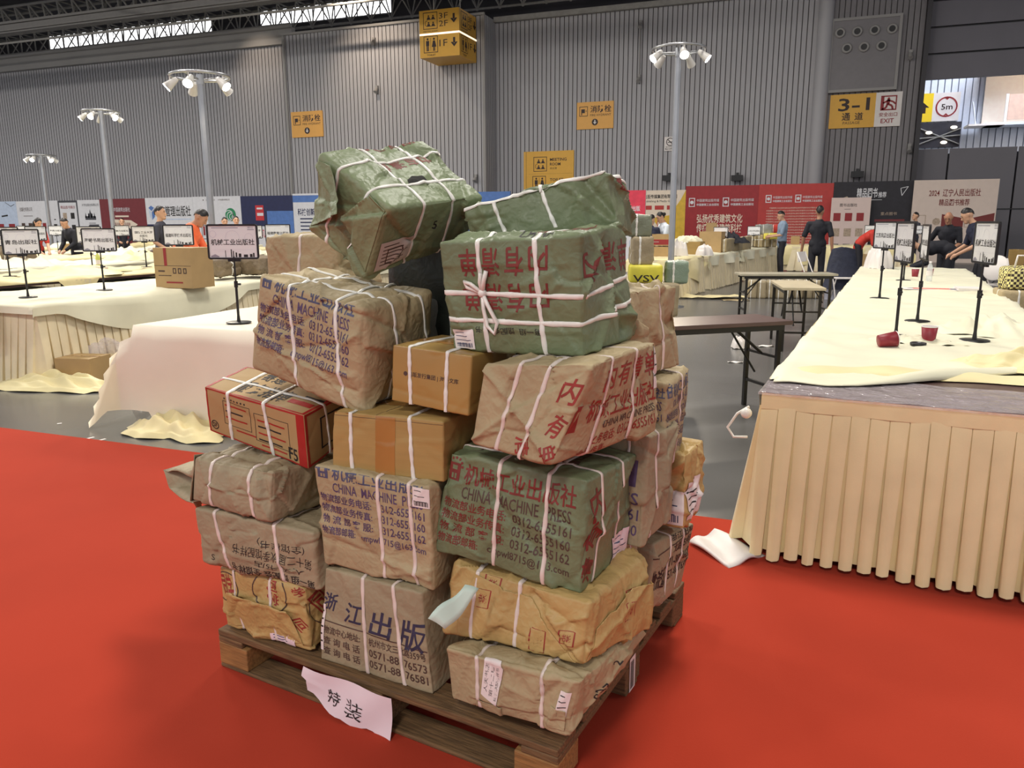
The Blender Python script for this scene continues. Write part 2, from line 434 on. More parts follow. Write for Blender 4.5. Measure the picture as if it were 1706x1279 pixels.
def box_corners(c, s, rz=0., R=None):
    """corner dict of a box standing on c with size s"""
    M = np.array(Matrix.Rotation(rz, 3, 'Z') if R is None else R); out = {}
    for a in (0, 1):
        for b in (0, 1):
            for k in (0, 1): out['%d%d%d' % (a, b, k)] = np.array(c, float)+M @ np.array([(a-.5)*s[0], (b-.5)*s[1], k*s[2]])
    return out
# ---------------------------------------------------------------- the pallet of parcels: corner positions
BX = {}
for _l in '''A1 -1.736 1.888 0.150 -1.745 1.883 0.365 -1.700 2.184 0.155 -1.705 2.181 0.370 -1.370 1.841 0.157 -1.375 1.837 0.371 -1.333 2.138 0.162 -1.337 2.135 0.377
B1 -1.330 1.829 0.145 -1.305 1.847 0.447 -1.268 2.150 0.134 -1.272 2.158 0.442 -0.914 1.780 0.146 -0.943 1.780 0.458 -0.880 2.092 0.141 -0.884 2.100 0.448
C1a -0.841 1.737 0.181 -0.840 1.723 0.346 -0.765 2.175 0.238 -0.773 2.156 0.309 -0.483 1.667 0.198 -0.444 1.668 0.367 -0.370 2.121 0.265 -0.392 2.093 0.308
C1b -0.875 1.795 0.349 -0.856 1.823 0.541 -0.796 2.190 0.312 -0.795 2.209 0.495 -0.459 1.726 0.370 -0.447 1.746 0.536 -0.369 2.120 0.311 -0.394 2.133 0.506
A2 -1.781 1.854 0.389 -1.787 1.841 0.580 -1.772 2.151 0.399 -1.767 2.143 0.557 -1.325 1.834 0.371 -1.323 1.825 0.566 -1.315 2.132 0.386 -1.310 2.124 0.548
A3 -1.802 1.848 0.596 -1.784 1.864 0.740 -1.758 2.197 0.560 -1.753 2.210 0.714 -1.464 1.813 0.580 -1.454 1.829 0.741 -1.425 2.161 0.551 -1.420 2.174 0.705
B2 -1.304 1.847 0.461 -1.309 1.833 0.773 -1.273 2.163 0.472 -1.271 2.152 0.764 -0.917 1.803 0.455 -0.914 1.792 0.767 -0.883 2.121 0.468 -0.881 2.109 0.763
C2 -0.924 1.823 0.572 -0.880 1.845 0.857 -0.871 2.171 0.542 -0.851 2.187 0.841 -0.482 1.775 0.534 -0.473 1.789 0.840 -0.445 2.119 0.514 -0.430 2.135 0.819
A4 -1.802 1.960 0.803 -1.785 1.934 0.957 -1.810 2.194 0.815 -1.808 2.165 0.982 -1.416 1.948 0.717 -1.405 1.925 0.896 -1.415 2.191 0.757 -1.391 2.171 0.925
B3 -1.254 1.844 0.772 -1.247 1.849 0.941 -1.240 2.124 0.767 -1.240 2.127 0.937 -0.891 1.831 0.773 -0.889 1.834 0.942 -0.879 2.109 0.766 -0.879 2.113 0.937
C3 -0.781 1.788 0.905 -0.751 1.788 1.117 -0.655 2.198 0.903 -0.643 2.197 1.133 -0.539 1.696 0.898 -0.446 1.728 1.146 -0.363 2.124 0.891 -0.371 2.119 1.147
A5 -1.609 1.960 1.026 -1.545 1.940 1.316 -1.558 2.245 1.029 -1.524 2.215 1.327 -1.182 1.888 0.932 -1.140 1.863 1.238 -1.133 2.176 0.955 -1.076 2.158 1.265
B4 -1.072 1.879 0.979 -1.061 1.881 1.138 -1.036 2.124 0.973 -1.028 2.126 1.135 -0.818 1.840 0.965 -0.806 1.843 1.127 -0.780 2.086 0.961 -0.772 2.088 1.123
C4 -0.895 1.914 1.129 -0.920 1.894 1.420 -0.856 2.247 1.136 -0.873 2.233 1.441 -0.505 1.856 1.139 -0.516 1.845 1.440 -0.447 2.197 1.148 -0.489 2.177 1.466
A6 -1.189 1.970 1.311 -1.070 1.903 1.509 -1.411 2.025 1.447 -1.317 1.953 1.662 -1.048 2.354 1.405 -0.950 2.268 1.548 -1.288 2.401 1.534 -1.181 2.330 1.731
B5 -0.924 2.141 1.348 -0.967 2.163 1.512 -0.922 2.366 1.319 -0.964 2.388 1.480 -0.491 2.155 1.462 -0.544 2.171 1.613 -0.495 2.378 1.429 -0.535 2.400 1.590
D4 -0.675 2.210 1.013 -0.683 2.213 1.272 -0.538 2.533 1.014 -0.538 2.539 1.274 -0.489 2.131 1.020 -0.497 2.134 1.278 -0.347 2.456 1.021 -0.372 2.452 1.275
D3 -0.755 2.274 0.733 -0.741 2.290 1.022 -0.735 2.618 0.712 -0.721 2.635 1.001 -0.369 2.253 0.722 -0.360 2.265 0.999 -0.356 2.591 0.683 -0.337 2.613 0.990
D2 -0.782 2.200 0.547 -0.771 2.201 0.880 -0.735 2.440 0.544 -0.724 2.442 0.877 -0.406 2.121 0.529 -0.384 2.129 0.872 -0.349 2.368 0.537 -0.342 2.366 0.862
D1 -0.799 2.354 0.247 -0.787 2.386 0.479 -0.733 2.720 0.193 -0.721 2.752 0.425 -0.397 2.284 0.242 -0.394 2.312 0.471 -0.345 2.643 0.182 -0.313 2.682 0.409'''.split('\n'):
    _w = _l.split(); _n = [float(x) for x in _w[1:]]
    BX[_w[0]] = {kk: _n[3*i:3*i+3] for i, kk in enumerate(('000', '001', '010', '011', '100', '101', '110', '111'))}
KRAFT = mat('kraft_paper', (174, 157, 122), .62, var=.07, vscale=5, bump=.12, bscale=60, spec=.35, crumple=.32)
KRAFT2 = mat('kraft_paper_grey', (160, 146, 118), .6, var=.08, vscale=6, bump=.1, bscale=60, spec=.35, crumple=.26)
KRAFTY = mat('kraft_paper_golden', (186, 156, 100), .5, var=.08, vscale=5, bump=.1, bscale=60, spec=.4, crumple=.3)
GREEN = mat('green_woven_paper', (114, 126, 94), .45, var=.09, vscale=5, bump=.1, bscale=120, spec=.45, crumple=.24)
GREEN2 = mat('green_paper_pale', (128, 141, 106), .45, var=.09, vscale=4, bump=.1, bscale=120, spec=.45, crumple=.28)
GAPSHADE = mat('gap_shade_wrap', (40, 46, 40), .5, var=.1, crumple=.2)  # dark tone stands for the shade inside the stack
CARD = mat('brown_cardboard', (170, 140, 84), .55, var=.05, vscale=4, bump=.05, bscale=30, stretch=(1, 1, 14), spec=.4)
CARD2 = mat('plain_cardboard', (176, 146, 100), .6, var=.06, vscale=4, bump=.05, bscale=30)
STRAP = mat('white_plastic_strap', (238, 236, 228), .35, var=.06, vscale=30, spec=.6)
PSTRAP = mat('pale_plastic_strap', (230, 216, 206), .35, var=.1, vscale=14, spec=.6)
INK_P = mat('purple_ink', (84, 70, 104), .6, var=.2, vscale=30)
INK_B = mat('blue_grey_ink', (78, 82, 110), .6, var=.2, vscale=30)
INK_R = mat('red_ink', (150, 52, 44), .6, var=.15, vscale=30)
INK_DR = mat('dark_red_ink', (122, 48, 42), .6, var=.15, vscale=30)
INK_BR = mat('brown_ink', (82, 62, 54), .6, var=.2, vscale=30)
INK_K = mat('black_ink', (40, 36, 36), .6, var=.1, vscale=30)
INK_N = mat('navy_ink', (52, 54, 78), .6, var=.2, vscale=30)
WHITEP = mat('white_label_paper', (235, 225, 222), .55, var=.03)
PINKP = mat('pinkish_slip_paper', (236, 216, 222), .55, var=.03)
MINTP = mat('pale_mint_paper', (205, 225, 212), .5, var=.04)
TAPE = mat('glossy_tape', (168, 122, 66), .18, var=.08, spec=.7)
REDB = mat('red_box_print', (168, 40, 36), .5, var=.1)
CREAM = mat('cream_print', (214, 196, 164), .6, var=.05)

def cmp_print(title, txt, s0=.02, s1=.97, top=.97, th=.16, eng=.10, row=.095, gap=.025, slope=0., bold=.012, dig=None, mail=True, logo=True):
    """publisher's shipping print: title, english line, four rows of numbers"""
    dig = txt if dig is None else dig
    def fn(d):
        w = s1-s0; t = top
        if logo:
            d.rect(s0, t-th*.95, s0+w*.10, t-th*.1, title); d.rect(s0+w*.028, t-th*.42, s0+w*.072, t-th*.22, 0, 1.3)
            d.rect(s0+w*.028, t-th*.85, s0+w*.046, t-th*.6, 0, 1.3); d.rect(s0+w*.056, t-th*.85, s0+w*.072, t-th*.6, 0, 1.3)
            for k in range(7):
                a = math.pi*(k/6.); d.disc(s0+w*.05+w*.062*math.cos(a), t-th*.25+th*.38*math.sin(a), w*.011, title, ry=th*.07, n=6)
        d.text('机械工业出版社', s0+w*(.14 if logo else .02), t-th, s1, t, title, .03)
        t -= th+gap
        d.text('CHINA  MACHINE  PRESS', s0+w*.14, t-eng, s0+w*.97, t, dig, .008); t -= eng+gap
        for a, b in (('物流部业务电话:', '0312-6555161'), ('物流部业务传真:', '0312-6555160'), ('物 流 部 客 服:', '0312-6555162')):
            d.text(a, s0, t-row, s0+w*.50, t, txt, bold); d.text(b, s0+w*.55, t-row*.98, s0+w*.98, t-row*.04, dig, .01); t -= row+gap
        if mail:
            d.text('物流部邮箱:', s0, t-row, s0+w*.31, t, txt, bold); d.text('cmpwl8715@163.com', s0+w*.38, t-row*1.12, s0+w*.98, t-row*.08, dig, .008)
    return fn
def nei_you(d, s0, s1, t0, t1, ink, chars='内有清单', rot=0., bold=.03):
    n = len(chars); w = (s1-s0)/n
    seq = chars if not rot else chars[::-1]
    for k, ch in enumerate(seq): d.text(ch, s0+k*w+w*.1, t0, s0+(k+1)*w-w*.1, t1, ink, bold, rot)
def scrawl(d, s0, s1, t0, t1, ink, txt='第十二届订货会样书', rot=math.pi, slant=.3, wob=.05):
    d.text(txt, s0, t0, s1, t1, ink, -.004, rot, slant=slant*.05, wob=wob)
def slip(d, x0, y0, x1, y1, paper, ink, rows=5, bar=False):
    d.rect(x0, y0, x1, y1, paper); h = (y1-y0)
    for k in range(rows):
        y = y1-h*(.14+.8*k/rows); d.rect(x0+(x1-x0)*.1, y-h*.035, x0+(x1-x0)*(.55+.35*((k*37) % 5)/5), y, ink, 1.5)
    if bar:
        for k in range(14): d.rect(x0+(x1-x0)*(.12+.055*k), y0+h*.08, x0+(x1-x0)*(.12+.055*k+.02+.012*(k % 3)), y0+h*.3, ink, 1.5)
def stamp(d, cx, cy, w, h, ink, txt='图书', sk=.25):
    P = [(cx-w/2, cy-h/2+sk*w*.2), (cx+w/2, cy-h/2-sk*w*.2), (cx+w/2, cy+h/2-sk*w*.2), (cx-w/2, cy+h/2+sk*w*.2)]
    d.path(P, w*.09, ink, closed=True); d.text(txt, cx-w*.3, cy-h*.25, cx+w*.3, cy+h*.25, ink, .03, 0)

# --- left column
def a1_front(d):
    for cx, cy, r in ((.62, .80, .20), (.08, .70, .16)):
        d.ring(cx, cy, r, .012, 2, ry=r*1.5)
    d.text('同学', .57, .62, .71, 1.0, 1, .02, -math.pi/2); d.text('同学', .03, .5, .16, .92, 1, .02, .2); d.text('®', .62, .28, .68, .36, 1)
    d.text('学', .88, .86, .99, .99, 1, .02, .5); d.text('同', .86, .3, .99, .5, 1, .02, .6)
parcel('paper_parcel', 'golden paper parcel printed with red-brown characters in circles, at the pallet\'s left corner', 'parcel', BX['A1'], [KRAFTY, INK_R, INK_BR],
       [('front', a1_front), ('right', lambda d: (d.text('同学', .1, .5, .5, .95, 1, .02, .5), d.ring(.4, .6, .35, .012, 2)))],
       [('x', (.20, .19)), ('x', (.62, .60))], [('shipping_slip', 'front', lambda d: slip(d, .56, -.0, .84, .42, 0, 1, 7), [PINKP, INK_B], 'pinkish printed slip')],
       N=24, r=.03, bulge=.02, crum=.010, seed=11, strap_mat=PSTRAP, creases=[('front', (.1, .62), (.9, .6), .006, .006, 'ridge'), ('front', (.7, .55), (.95, .1), .008, .01, 'ridge')],
       flaps=[('front', [(.05, .08), (.5, .02), (.95, .1), (.82, .62), (.12, .66)], ((.05, .05), (.95, .05)), .25)])
def a2_front(d):
    scrawl(d, .55, .92, .56, .72, 1, '(全馆样书)'); scrawl(d, .33, .97, .34, .52, 1, '第十二届秋季馆配样书'); scrawl(d, .5, .9, .2, .3, 1, '人天书店')
    d.text('第一组 馆配会 全馆样书', .28, .02, .98, .16, 1, .012, math.pi, wob=.04); d.text('S', .1, .1, .13, .2, 1)
parcel('paper_parcel', 'brown parcel with upside-down black handwriting, in the left column above the golden one', 'parcel', BX['A2'], [KRAFT2, INK_K],
       [('front', a2_front)], [('x', (.24, .18)), ('x', (.72, .68))], N=26, r=.035, bulge=.022, crum=.007, seed=12, strap_mat=PSTRAP,
       creases=[('front', (.0, .3), (.5, .28), .004, .006, 'ridge'), ('right', (0, 0), (1, 1), .006, .008, 'ridge')])
a3o, a3p = parcel('paper_parcel', 'plain brown parcel whose paper sticks out in an open fold at its left end', 'parcel', BX['A3'], [KRAFT2, INK_K], (),
       [('x', (.28, .24)), ('x', (.80, .74))], N=26, r=.035, bulge=.02, crum=.009, seed=13, strap_mat=PSTRAP,
       creases=[('front', (.3, .45), (1, .45), .006, .006, 'step'), ('top', (.2, .4), (.9, .5), .006, .008, 'step'), ('front', (.72, .9), (.98, .1), .008, .008, 'ridge')])
# its open end: wrapping paper projecting past the left face
mb = MB()
_c = BX['A3']; _l = [np.array(_c[k]) for k in ('000', '001', '011', '010')]
_out = [DP(338, 848, 2.62), DP(322, 792, 2.66), DP(272, 784, 2.86), DP(284, 816, 2.80)]
rows = []
for k in range(9):
    q = k/8.; ring = []
    for i in range(4):
        for j in range(6):
            z = j/6.; a = _l[i]*(1-z)+_l[(i+1) % 4]*z; b = np.array(_out[i])*(1-z)+np.array(_out[(i+1) % 4])*z
            p = a*(1-q)+b*q; p = p+np.array([0, 0, .008*math.sin(q*9+i*2+j)]); ring.append(p)
    ring.append(ring[0]); rows.append(ring)
mb.grid(rows, 0, True); mb.build('paper_flap', [KRAFT2], a3o, a3p.origin(), solid=.003)
def a4_top(d):
    d.text('服务指南', .22, .12, .72, .52, 1, .04); d.text('寄递', .28, .62, .5, .9, 1, .03); d.rect(.74, .2, .96, .32, 2); d.rect(.8, .45, .97, .5, 1)
    d.frame(0, 0, 1, 1, .03, 2, .8)
def a4_front(d):
    d.frame(0, 0, 1, 1, .02, 2, .8, .04); d.rect(.92, 0, 1, 1, 2, .9)
    d.ring(.07, .2, .038, .008, 1, ry=.10); d.text('SF', .047, .15, .093, .25, 1, .02); d.text('F5', .82, .06, .91, .3, 1, .02)
    d.frame(.18, .32, .46, .82, .004, 1, wy=.01); d.frame(.50, .2, .84, .76, .004, 1, wy=.01)
    for k in range(7): d.disc(.2+.035*k, .87, .008, 1, ry=.02, n=8)
    for x0, x1, y0, n in ((.2, .42, .72, 3), (.53, .8, .62, 4), (.55, .8, .12, 1), (.3, .5, .24, 1)):
        for k in range(n): d.rect(x0, y0-k*.13, x1-.04*(k % 2), y0-k*.13+.03, 1 if k % 2 else 2)
parcel('cardboard_box', 'brown courier box with red edges, black top lettering and F5 on its front', 'box', BX['A4'], [CARD2, INK_K, REDB],
       [('top', a4_top), ('front', a4_front), ('right', lambda d: (d.frame(0, 0, 1, 1, .05, 2, .8), d.frame(.3, .2, .8, .8, .03, 1)))],
       [('x', (.24, .24)), ('x', (.66, .60, .6, .66)), ('y', (.5, .42))], N=18, r=.008, bulge=.006, crum=.0015, seed=14, dent=.001,
       strap_mat=STRAP, group=None)
def a5_front(d):
    cmp_print(2, 1, .04, .93, 1.06, .17, .11, .095, .02)(d)
parcel('paper_parcel', 'leaning kraft parcel with purple publisher print, upper left of the stack', 'parcel', BX['A5'], [KRAFT, INK_P, INK_B],
       [('front', a5_front)], [('x', (.46, .30, .3, .46)), ('x', (.88, .74, .7, .8)), ('y', (.45, .35)), ('y', (.95, .80))],
       N=34, r=.04, bulge=.03, crum=.011, seed=15, creases=[('front', (.45, .42), (.85, .62), -.010, .006, 'ridge'), ('front', (.85, .62), (.97, .75), .014, .012, 'ridge'),
       ('front', (.1, .30), (.95, .34), .010, .012, 'ridge'), ('front', (.3, .25), (.55, .02), .012, .015, 'ridge'), ('front', (.7, .18), (.98, .2), -.01, .01, 'ridge'), ('right', (0, .65), (1, .3), .012, .008, 'step'), ('right', (0, 0), (.9, .6), .01, .01, 'ridge')])
def a6_top(d):
    nei_you(d, .30, .85, .56, .74, 1, '内有清单', math.pi); nei_you(d, .3, .9, .93, 1.0, 1, '内有清单', math.pi)
    d.poly([(.40, .30), (.60, .30), (.58, .38), (.50, .42), (.42, .37)], 2)
parcel('paper_parcel', 'tilted green parcel bound with crossing white straps, topmost on the left of the stack', 'parcel', BX['A6'], [GREEN2, INK_DR, mat('torn_hole', (30, 28, 24), .8)],
       [('top', a6_top), ('front', lambda d: d.text('5', .52, .55, .56, .68, 2, .02))], [('x', (.36, .36)), ('x', (.70, .70)), ('y', (.30, .30)), ('y', (.72, .72))],
       [('shipping_slip', 'front', lambda d: (slip(d, .02, .12, .36, .52, 0, 1, 6), d.frame(.1, .2, .25, .4, .01, 1, 1.6)), [mat('faded_slip', (196, 186, 178), .6), INK_BR], 'faded grey address slip')],
       N=30, r=.03, bulge=.018, crum=.010, seed=16, creases=[('left', (0, .9), (.5, .45), .014, .01, 'ridge'), ('left', (1, .95), (.5, .45), .014, .01, 'step'), ('left', (0, .05), (.5, .45), .012, .01, 'ridge'), ('left', (1, .05), (.5, .45), .012, .01, 'step')],
       flaps=[('left', [(.03, .1), (.5, .5), (.2, .97), (.03, .95)], ((.03, 0), (.03, 1)), 1.2), ('left', [(.97, .1), (.52, .5), (.75, .97), (.97, .95)], ((.97, 0), (.97, 1)), .9)])
# --- middle column
def b1_front(d):
    for k, (ch, x, y, sz) in enumerate((('浙', .06, .66, .17), ('江', .30, .60, .2), ('出', .56, .57, .24), ('版', .84, .54, .28))):
        d.text(ch, x-sz*.42, y-sz*.55, x+sz*.42, y+sz*.55, 1, .035, 0, slant=.25)
    d.line((.02, .45), (.99, .42), .012, 2)
    for k, (a, b) in enumerate((('物流中心地址:', '杭州市文三北路359号'), ('查 询 电 话', '0571-88176573'), ('查 询 电 话', '0571-88176581'))):
        y = .40-.115*k; d.text(a, .03, y-.085, .38, y+.0, 2, .016); d.text(b, .46, y-.085, .97, y-.002, 2, .014)
parcel('paper_parcel', 'smooth grey-brown parcel with big black brush lettering, middle of the pallet\'s front edge', 'parcel', BX['B1'], [KRAFT2, INK_N, INK_BR],
       [('front', b1_front)], [('x', (.44, .40)), ('x', (.76, .72))], N=24, r=.022, bulge=.01, crum=.003, seed=21, strap_mat=PSTRAP,
       stickers=[('shipping_label', 'front', lambda d: slip(d, .0, .12, .035, .62, 0, 1, 5), [WHITEP, INK_K], None)])
parcel('paper_parcel', 'kraft parcel with purple publisher print and a barcode tag at its top right corner', 'parcel', BX['B2'], [KRAFT, INK_P, INK_B],
       [('front', cmp_print(2, 1, .03, .97, 1.02, .12, .095, .085, .025))], [('x', (.57, .56)), ('x', (.86, .82))],
       [('barcode_tag', 'front', lambda d: (slip(d, .86, .80, 1.0, .98, 0, 1, 3, True),), [WHITEP, INK_K], 'white barcode tag')],
       N=30, r=.03, bulge=.014, crum=.006, seed=22, strap_mat=PSTRAP, creases=[('front', (.0, .28), (.55, .22), -.006, .008, 'ridge'), ('front', (.55, .2), (.98, .12), .012, .012, 'ridge'), ('front', (.6, .05), (.98, .2), .008, .01, 'ridge')])
parcel('cardboard_box', 'plain brown carton with a shiny tape strip down its front, mid stack', 'box', BX['B3'], [CARD, TAPE, INK_BR],
       [('front', lambda d: (d.rect(.40, 0, .58, 1, 1), d.line((.0, .93), (1, .95), .006, 2))), ('top', lambda d: (d.rect(0, .42, 1, .6, 1), d.line((.4, 0), (.5, 1), .006, 2)))],
       [('x', (.18, .16)), ('x', (.74, .70))], N=18, r=.008, bulge=.006, crum=.0022, seed=23, dent=.002, creases=[('top', (.5, .0), (1, .1), .006, .02, 'ridge')])
parcel('cardboard_box', 'small glossy brown carton with a line of dark characters, between kraft and green parcels', 'box', BX['B4'], [mat('glossy_cardboard', (168, 136, 78), .3, var=.05, vscale=4, bump=.05, bscale=20, spec=.6), INK_BR, TAPE],
       [('front', lambda d: (d.text('出版发行集团 | 海外文库', .22, .48, .86, .58, 1, .01), d.disc(.18, .53, .025, 1, ry=.04))), ('top', lambda d: d.rect(0, .4, 1, .6, 2))],
       [('x', (.26, .22)), ('x', (.72, .70))], N=18, r=.006, bulge=.004, crum=.0015, seed=24, dent=.001, group=None)
# --- right column
def c1b_front(d):
    stamp(d, .20, .62, .11, .30, 1, '书城', -.5); stamp(d, .30, .86, .12, .24, 1, '书城', .3); stamp(d, .70, .14, .11, .4, 1, '书城', .4); stamp(d, .88, .38, .10, .22, 1, '书城', -.3)
parcel('paper_parcel', 'golden-brown parcel with red diamond stamps and crossed folds under the green one', 'parcel', BX['C1b'], [KRAFTY, INK_R, INK_BR],
       [('front', c1b_front), ('right', lambda d: (stamp(d, .62, .6, .14, .3, 1, '书城', .5), d.text('文化', .35, .1, .5, .22, 2, .02, .5)))],
       [('x', (.20, .17)), ('x', (.52, .50))], N=30, r=.03, bulge=.02, crum=.011, seed=31, strap_mat=PSTRAP,
       creases=[('front', (.62, .86), (.95, .1), .014, .006, 'step'), ('front', (.6, .85), (.9, .6), -.02, .02, 'ridge'), ('front', (.8, .55), (1, .8), .012, .01, 'ridge'), ('right', (0, .2), (1, .9), .014, .02, 'ridge')],
       flaps=[('front', [(.16, .92), (.58, .80), (.95, -.0), (.1, .02), (.08, .5)], ((.1, .0), (.95, .0)), .02, lambda d: (stamp(d, .25, .62, .11, .26, 1, '书城', -.5), stamp(d, .68, .22, .10, .34, 1, '书城', .4))), ('right', [(.02, .05), (.96, .02), (.93, .72), (.6, .8), (.1, .5)], ((.02, 1), (.02, 0)), .07, lambda d: stamp(d, .55, .48, .14, .28, 1, '书城', .5))])
def c1a_front(d): pass
parcel('paper_parcel', 'light kraft parcel with a handwritten white label, at the pallet\'s nearest corner', 'parcel', BX['C1a'], [KRAFT, INK_R, INK_K],
       [('right', lambda d: (d.text('027', .22, .22, .38, .42, 2, .01, .4), d.text('2', .46, .55, .52, .75, 2, .01, .4)))], [('x', (.28, .24)), ('x', (.80, .74))],
       [('handwritten_label', 'front', lambda d: (d.poly([(.30, .35), (.44, .22), (.46, .90), (.44, .97), (.31, .99)], 0), d.text('人天书店', .32, .42, .35, .92, 1, .0, math.pi/2), d.text('第十二届', .365, .36, .395, .88, 1, .0, math.pi/2), d.text('秋季馆配会样书', .41, .30, .435, .9, 1, .0, math.pi/2)), [WHITEP, INK_K], 'white label with black handwriting'),
        ('barcode_label', 'front', lambda d: slip(d, .885, .32, .955, .78, 0, 1, 4, True), [WHITEP, INK_K], 'small white barcode label')],
       N=30, r=.025, bulge=.014, crum=.007, seed=32, strap_mat=PSTRAP, creases=[('front', (.0, .98), (.9, .93), .008, .008, 'ridge'), ('front', (.25, .18), (.95, .28), .008, .008, 'step'), ('front', (.5, .6), (.75, .5), .006, .008, 'ridge'), ('front', (.85, .2), (.95, .95), .01, .012, 'ridge'), ('right', (0, .1), (1, .95), .012, .012, 'ridge')],
       flaps=[('front', [(.24, .02), (.47, .0), (.47, .19), (.26, .22)], ((.24, .0), (.47, .0)), .2), ('front', [(.84, .12), (.97, .12), (.95, .46), (.84, .5)], ((.84, .1), (.84, .5)), .3)])
parcel('paper_parcel', 'green parcel with dark red publisher print on its front, right of the middle', 'parcel', BX['C2'], [GREEN, INK_DR, INK_BR],
       [('front', cmp_print(1, 1, .02, .94, .93, .20, .115, .095, .022, dig=2)), ('right', lambda d: (d.text('内', .06, .62, .3, .9, 1, .03, .2), d.text('有', .02, .35, .22, .6, 1, .03, .9), d.text('清', .0, .08, .18, .3, 1, .03, 1.2))),
        ('top', lambda d: nei_you(d, .12, .85, .2, .75, 2, '内有清单', 0, .02))], [('x', (.42, .40)), ('x', (.76, .74)), ('y', (.26, .28)), ('y', (.70, .70))],
       [('shipping_slip', 'right', lambda d: slip(d, .62, .02, 1.0, .28, 0, 1, 4), [PINKP, INK_B], 'pinkish printed slip')],
       N=32, r=.028, bulge=.014, crum=.007, seed=33, strap_mat=PSTRAP, strap_w=.0105, creases=[('front', (.78, .62), (1., .52), -.008, .006, 'step'), ('right', (.3, .45), (1, .95), .014, .008, 'step'), ('right', (.3, .45), (0, .75), .01, .01, 'ridge'), ('front', (.92, .1), (.97, .9), .006, .02, 'ridge')])
def c3_right(d):
    nei_you(d, .22, .98, .66, .92, 1, '内有清单', 0, .03); d.text('机械工业出版社', .16, .36, .98, .6, 1, .03)
    d.rect(.02, .30, .10, .58, 1); d.rect(.045, .42, .075, .52, 0, 1.3); d.text('CHINA MACHINE PRESS', .35, .26, .96, .34, 2, .008); d.text('0312-6555161', .55, .12, .95, .23, 1, .01); d.text('业务电话:', .28, .1, .52, .22, 1, .012); d.text('业务传真:', .2, -.02, .45, .08, 1, .012)
def c3_front(d):
    d.text('内', .80, .60, .99, .86, 1, .03, -.12); d.text('有', .80, .26, .97, .5, 1, .03, -.35); d.text('清', .52, .02, .70, .24, 1, .03, -1.3); d.text('单', .84, .02, .99, .2, 1, .03, -1.0)
parcel('paper_parcel', 'kraft parcel with large red characters and an X of folds on its front', 'parcel', BX['C3'], [KRAFT, INK_R, INK_BR],
       [('front', c3_front), ('right', c3_right)], [('x', (.30, .36)), ('x', (.62, .62)), ('y', (.30, .30)), ('y', (.70, .66))],
       N=32, r=.03, bulge=.018, crum=.007, seed=34, strap_mat=PSTRAP, creases=[('front', (0, .95), (.42, .5), .012, .007, 'ridge'), ('front', (.42, .5), (.9, .88), -.008, .006, 'step'), ('front', (0, .05), (.42, .5), .01, .008, 'ridge'), ('front', (.42, .5), (.95, .05), .012, .007, 'ridge'), ('top', (.2, .2), (.95, .18), .006, .006, 'step')],
       stickers=[('shipping_slip', 'right', lambda d: slip(d, .94, .5, 1.0, .95, 0, 1, 3), [WHITEP, INK_K], None)])
def c4_front(d):
    for t0, t1 in ((.68, .93), (.37, .62)):
        nei_you(d, .13, .80, t0, t1, 1, '内有清单', math.pi)
    d.text('第一组  馆配会  样书', .22, .17, .72, .23, 2, .0, math.pi, wob=.06)
c4o, c4p = parcel('paper_parcel', 'green parcel with upside-down red characters and a tied white string bow', 'parcel', BX['C4'], [GREEN, INK_DR, INK_K],
       [('front', c4_front), ('top', lambda d: (nei_you(d, .45, .98, .25, .6, 1, '机械工业', 0, .02), d.text('CHINA', .55, .05, .8, .22, 2, .01))), ('right', lambda d: (d.text('内', .05, .6, .3, .85, 1, .03, math.pi), d.text('清', .45, .62, .75, .88, 1, .03, math.pi), d.text('单', .8, .6, 1, .88, 1, .03, math.pi)))],
       [('x', (.30, .29)), ('x', (.73, .69)), ('z', (.54, .50, .54, .56)), ('z', (.29, .27, .33, .33))],
       [('shipping_slip', 'front', lambda d: slip(d, .03, .02, .20, .2, 0, 1, 4, True), [WHITEP, INK_B], 'white printed slip')],
       N=32, r=.026, bulge=.010, crum=.007, seed=35, strap_w=.0125, creases=[('front', (0, .76), (.9, .74), .004, .005, 'step'), ('front', (0, .2), (1, .18), .004, .005, 'step'), ('right', (.0, .5), (.35, .9), .016, .01, 'ridge'), ('right', (.2, .0), (.6, .6), .02, .012, 'ridge'), ('right', (.5, .9), (.75, .1), -.02, .02, 'ridge'), ('right', (.35, .3), (1, .2), .016, .012, 'ridge')])
def bow(P, o, s, t, mat_, sc=1.):
    """string bow tied where two straps cross"""
    c, n = P.at('front', s, t); c = np.array(c); n = np.array(n); ux = np.cross([0, 0, 1.], n); ux /= np.linalg.norm(ux); uz = np.cross(n, ux)
    mb = MB(); Q = lambda x, y, z: c+ux*x*sc+uz*y*sc+n*z*sc
    mb.ball(Q(0, 0, .008), .012*sc)
    mb.tube([Q(0, 0, .008), Q(.02, -.03, .016), Q(.045, -.075, .016), Q(.035, -.105, .016), Q(.012, -.085, .016), Q(.004, -.04, .014), Q(0, 0, .008)], .0055*sc)
    mb.tube([Q(0, 0, .008), Q(-.03, .025, .016), Q(-.05, .03, .014), Q(-.045, .015, .012), Q(0, 0, .008)], .0055*sc)
    mb.tube([Q(0, 0, .008), Q(.012, .035, .014), Q(.02, .06, .012)], .006*sc); mb.tube([Q(0, 0, .008), Q(-.002, .03, .014), Q(.004, .055, .016)], .005*sc)
    mb.build('string_bow', [mat_], o, P.origin())
bow(c4p, c4o, .30, .535, STRAP)
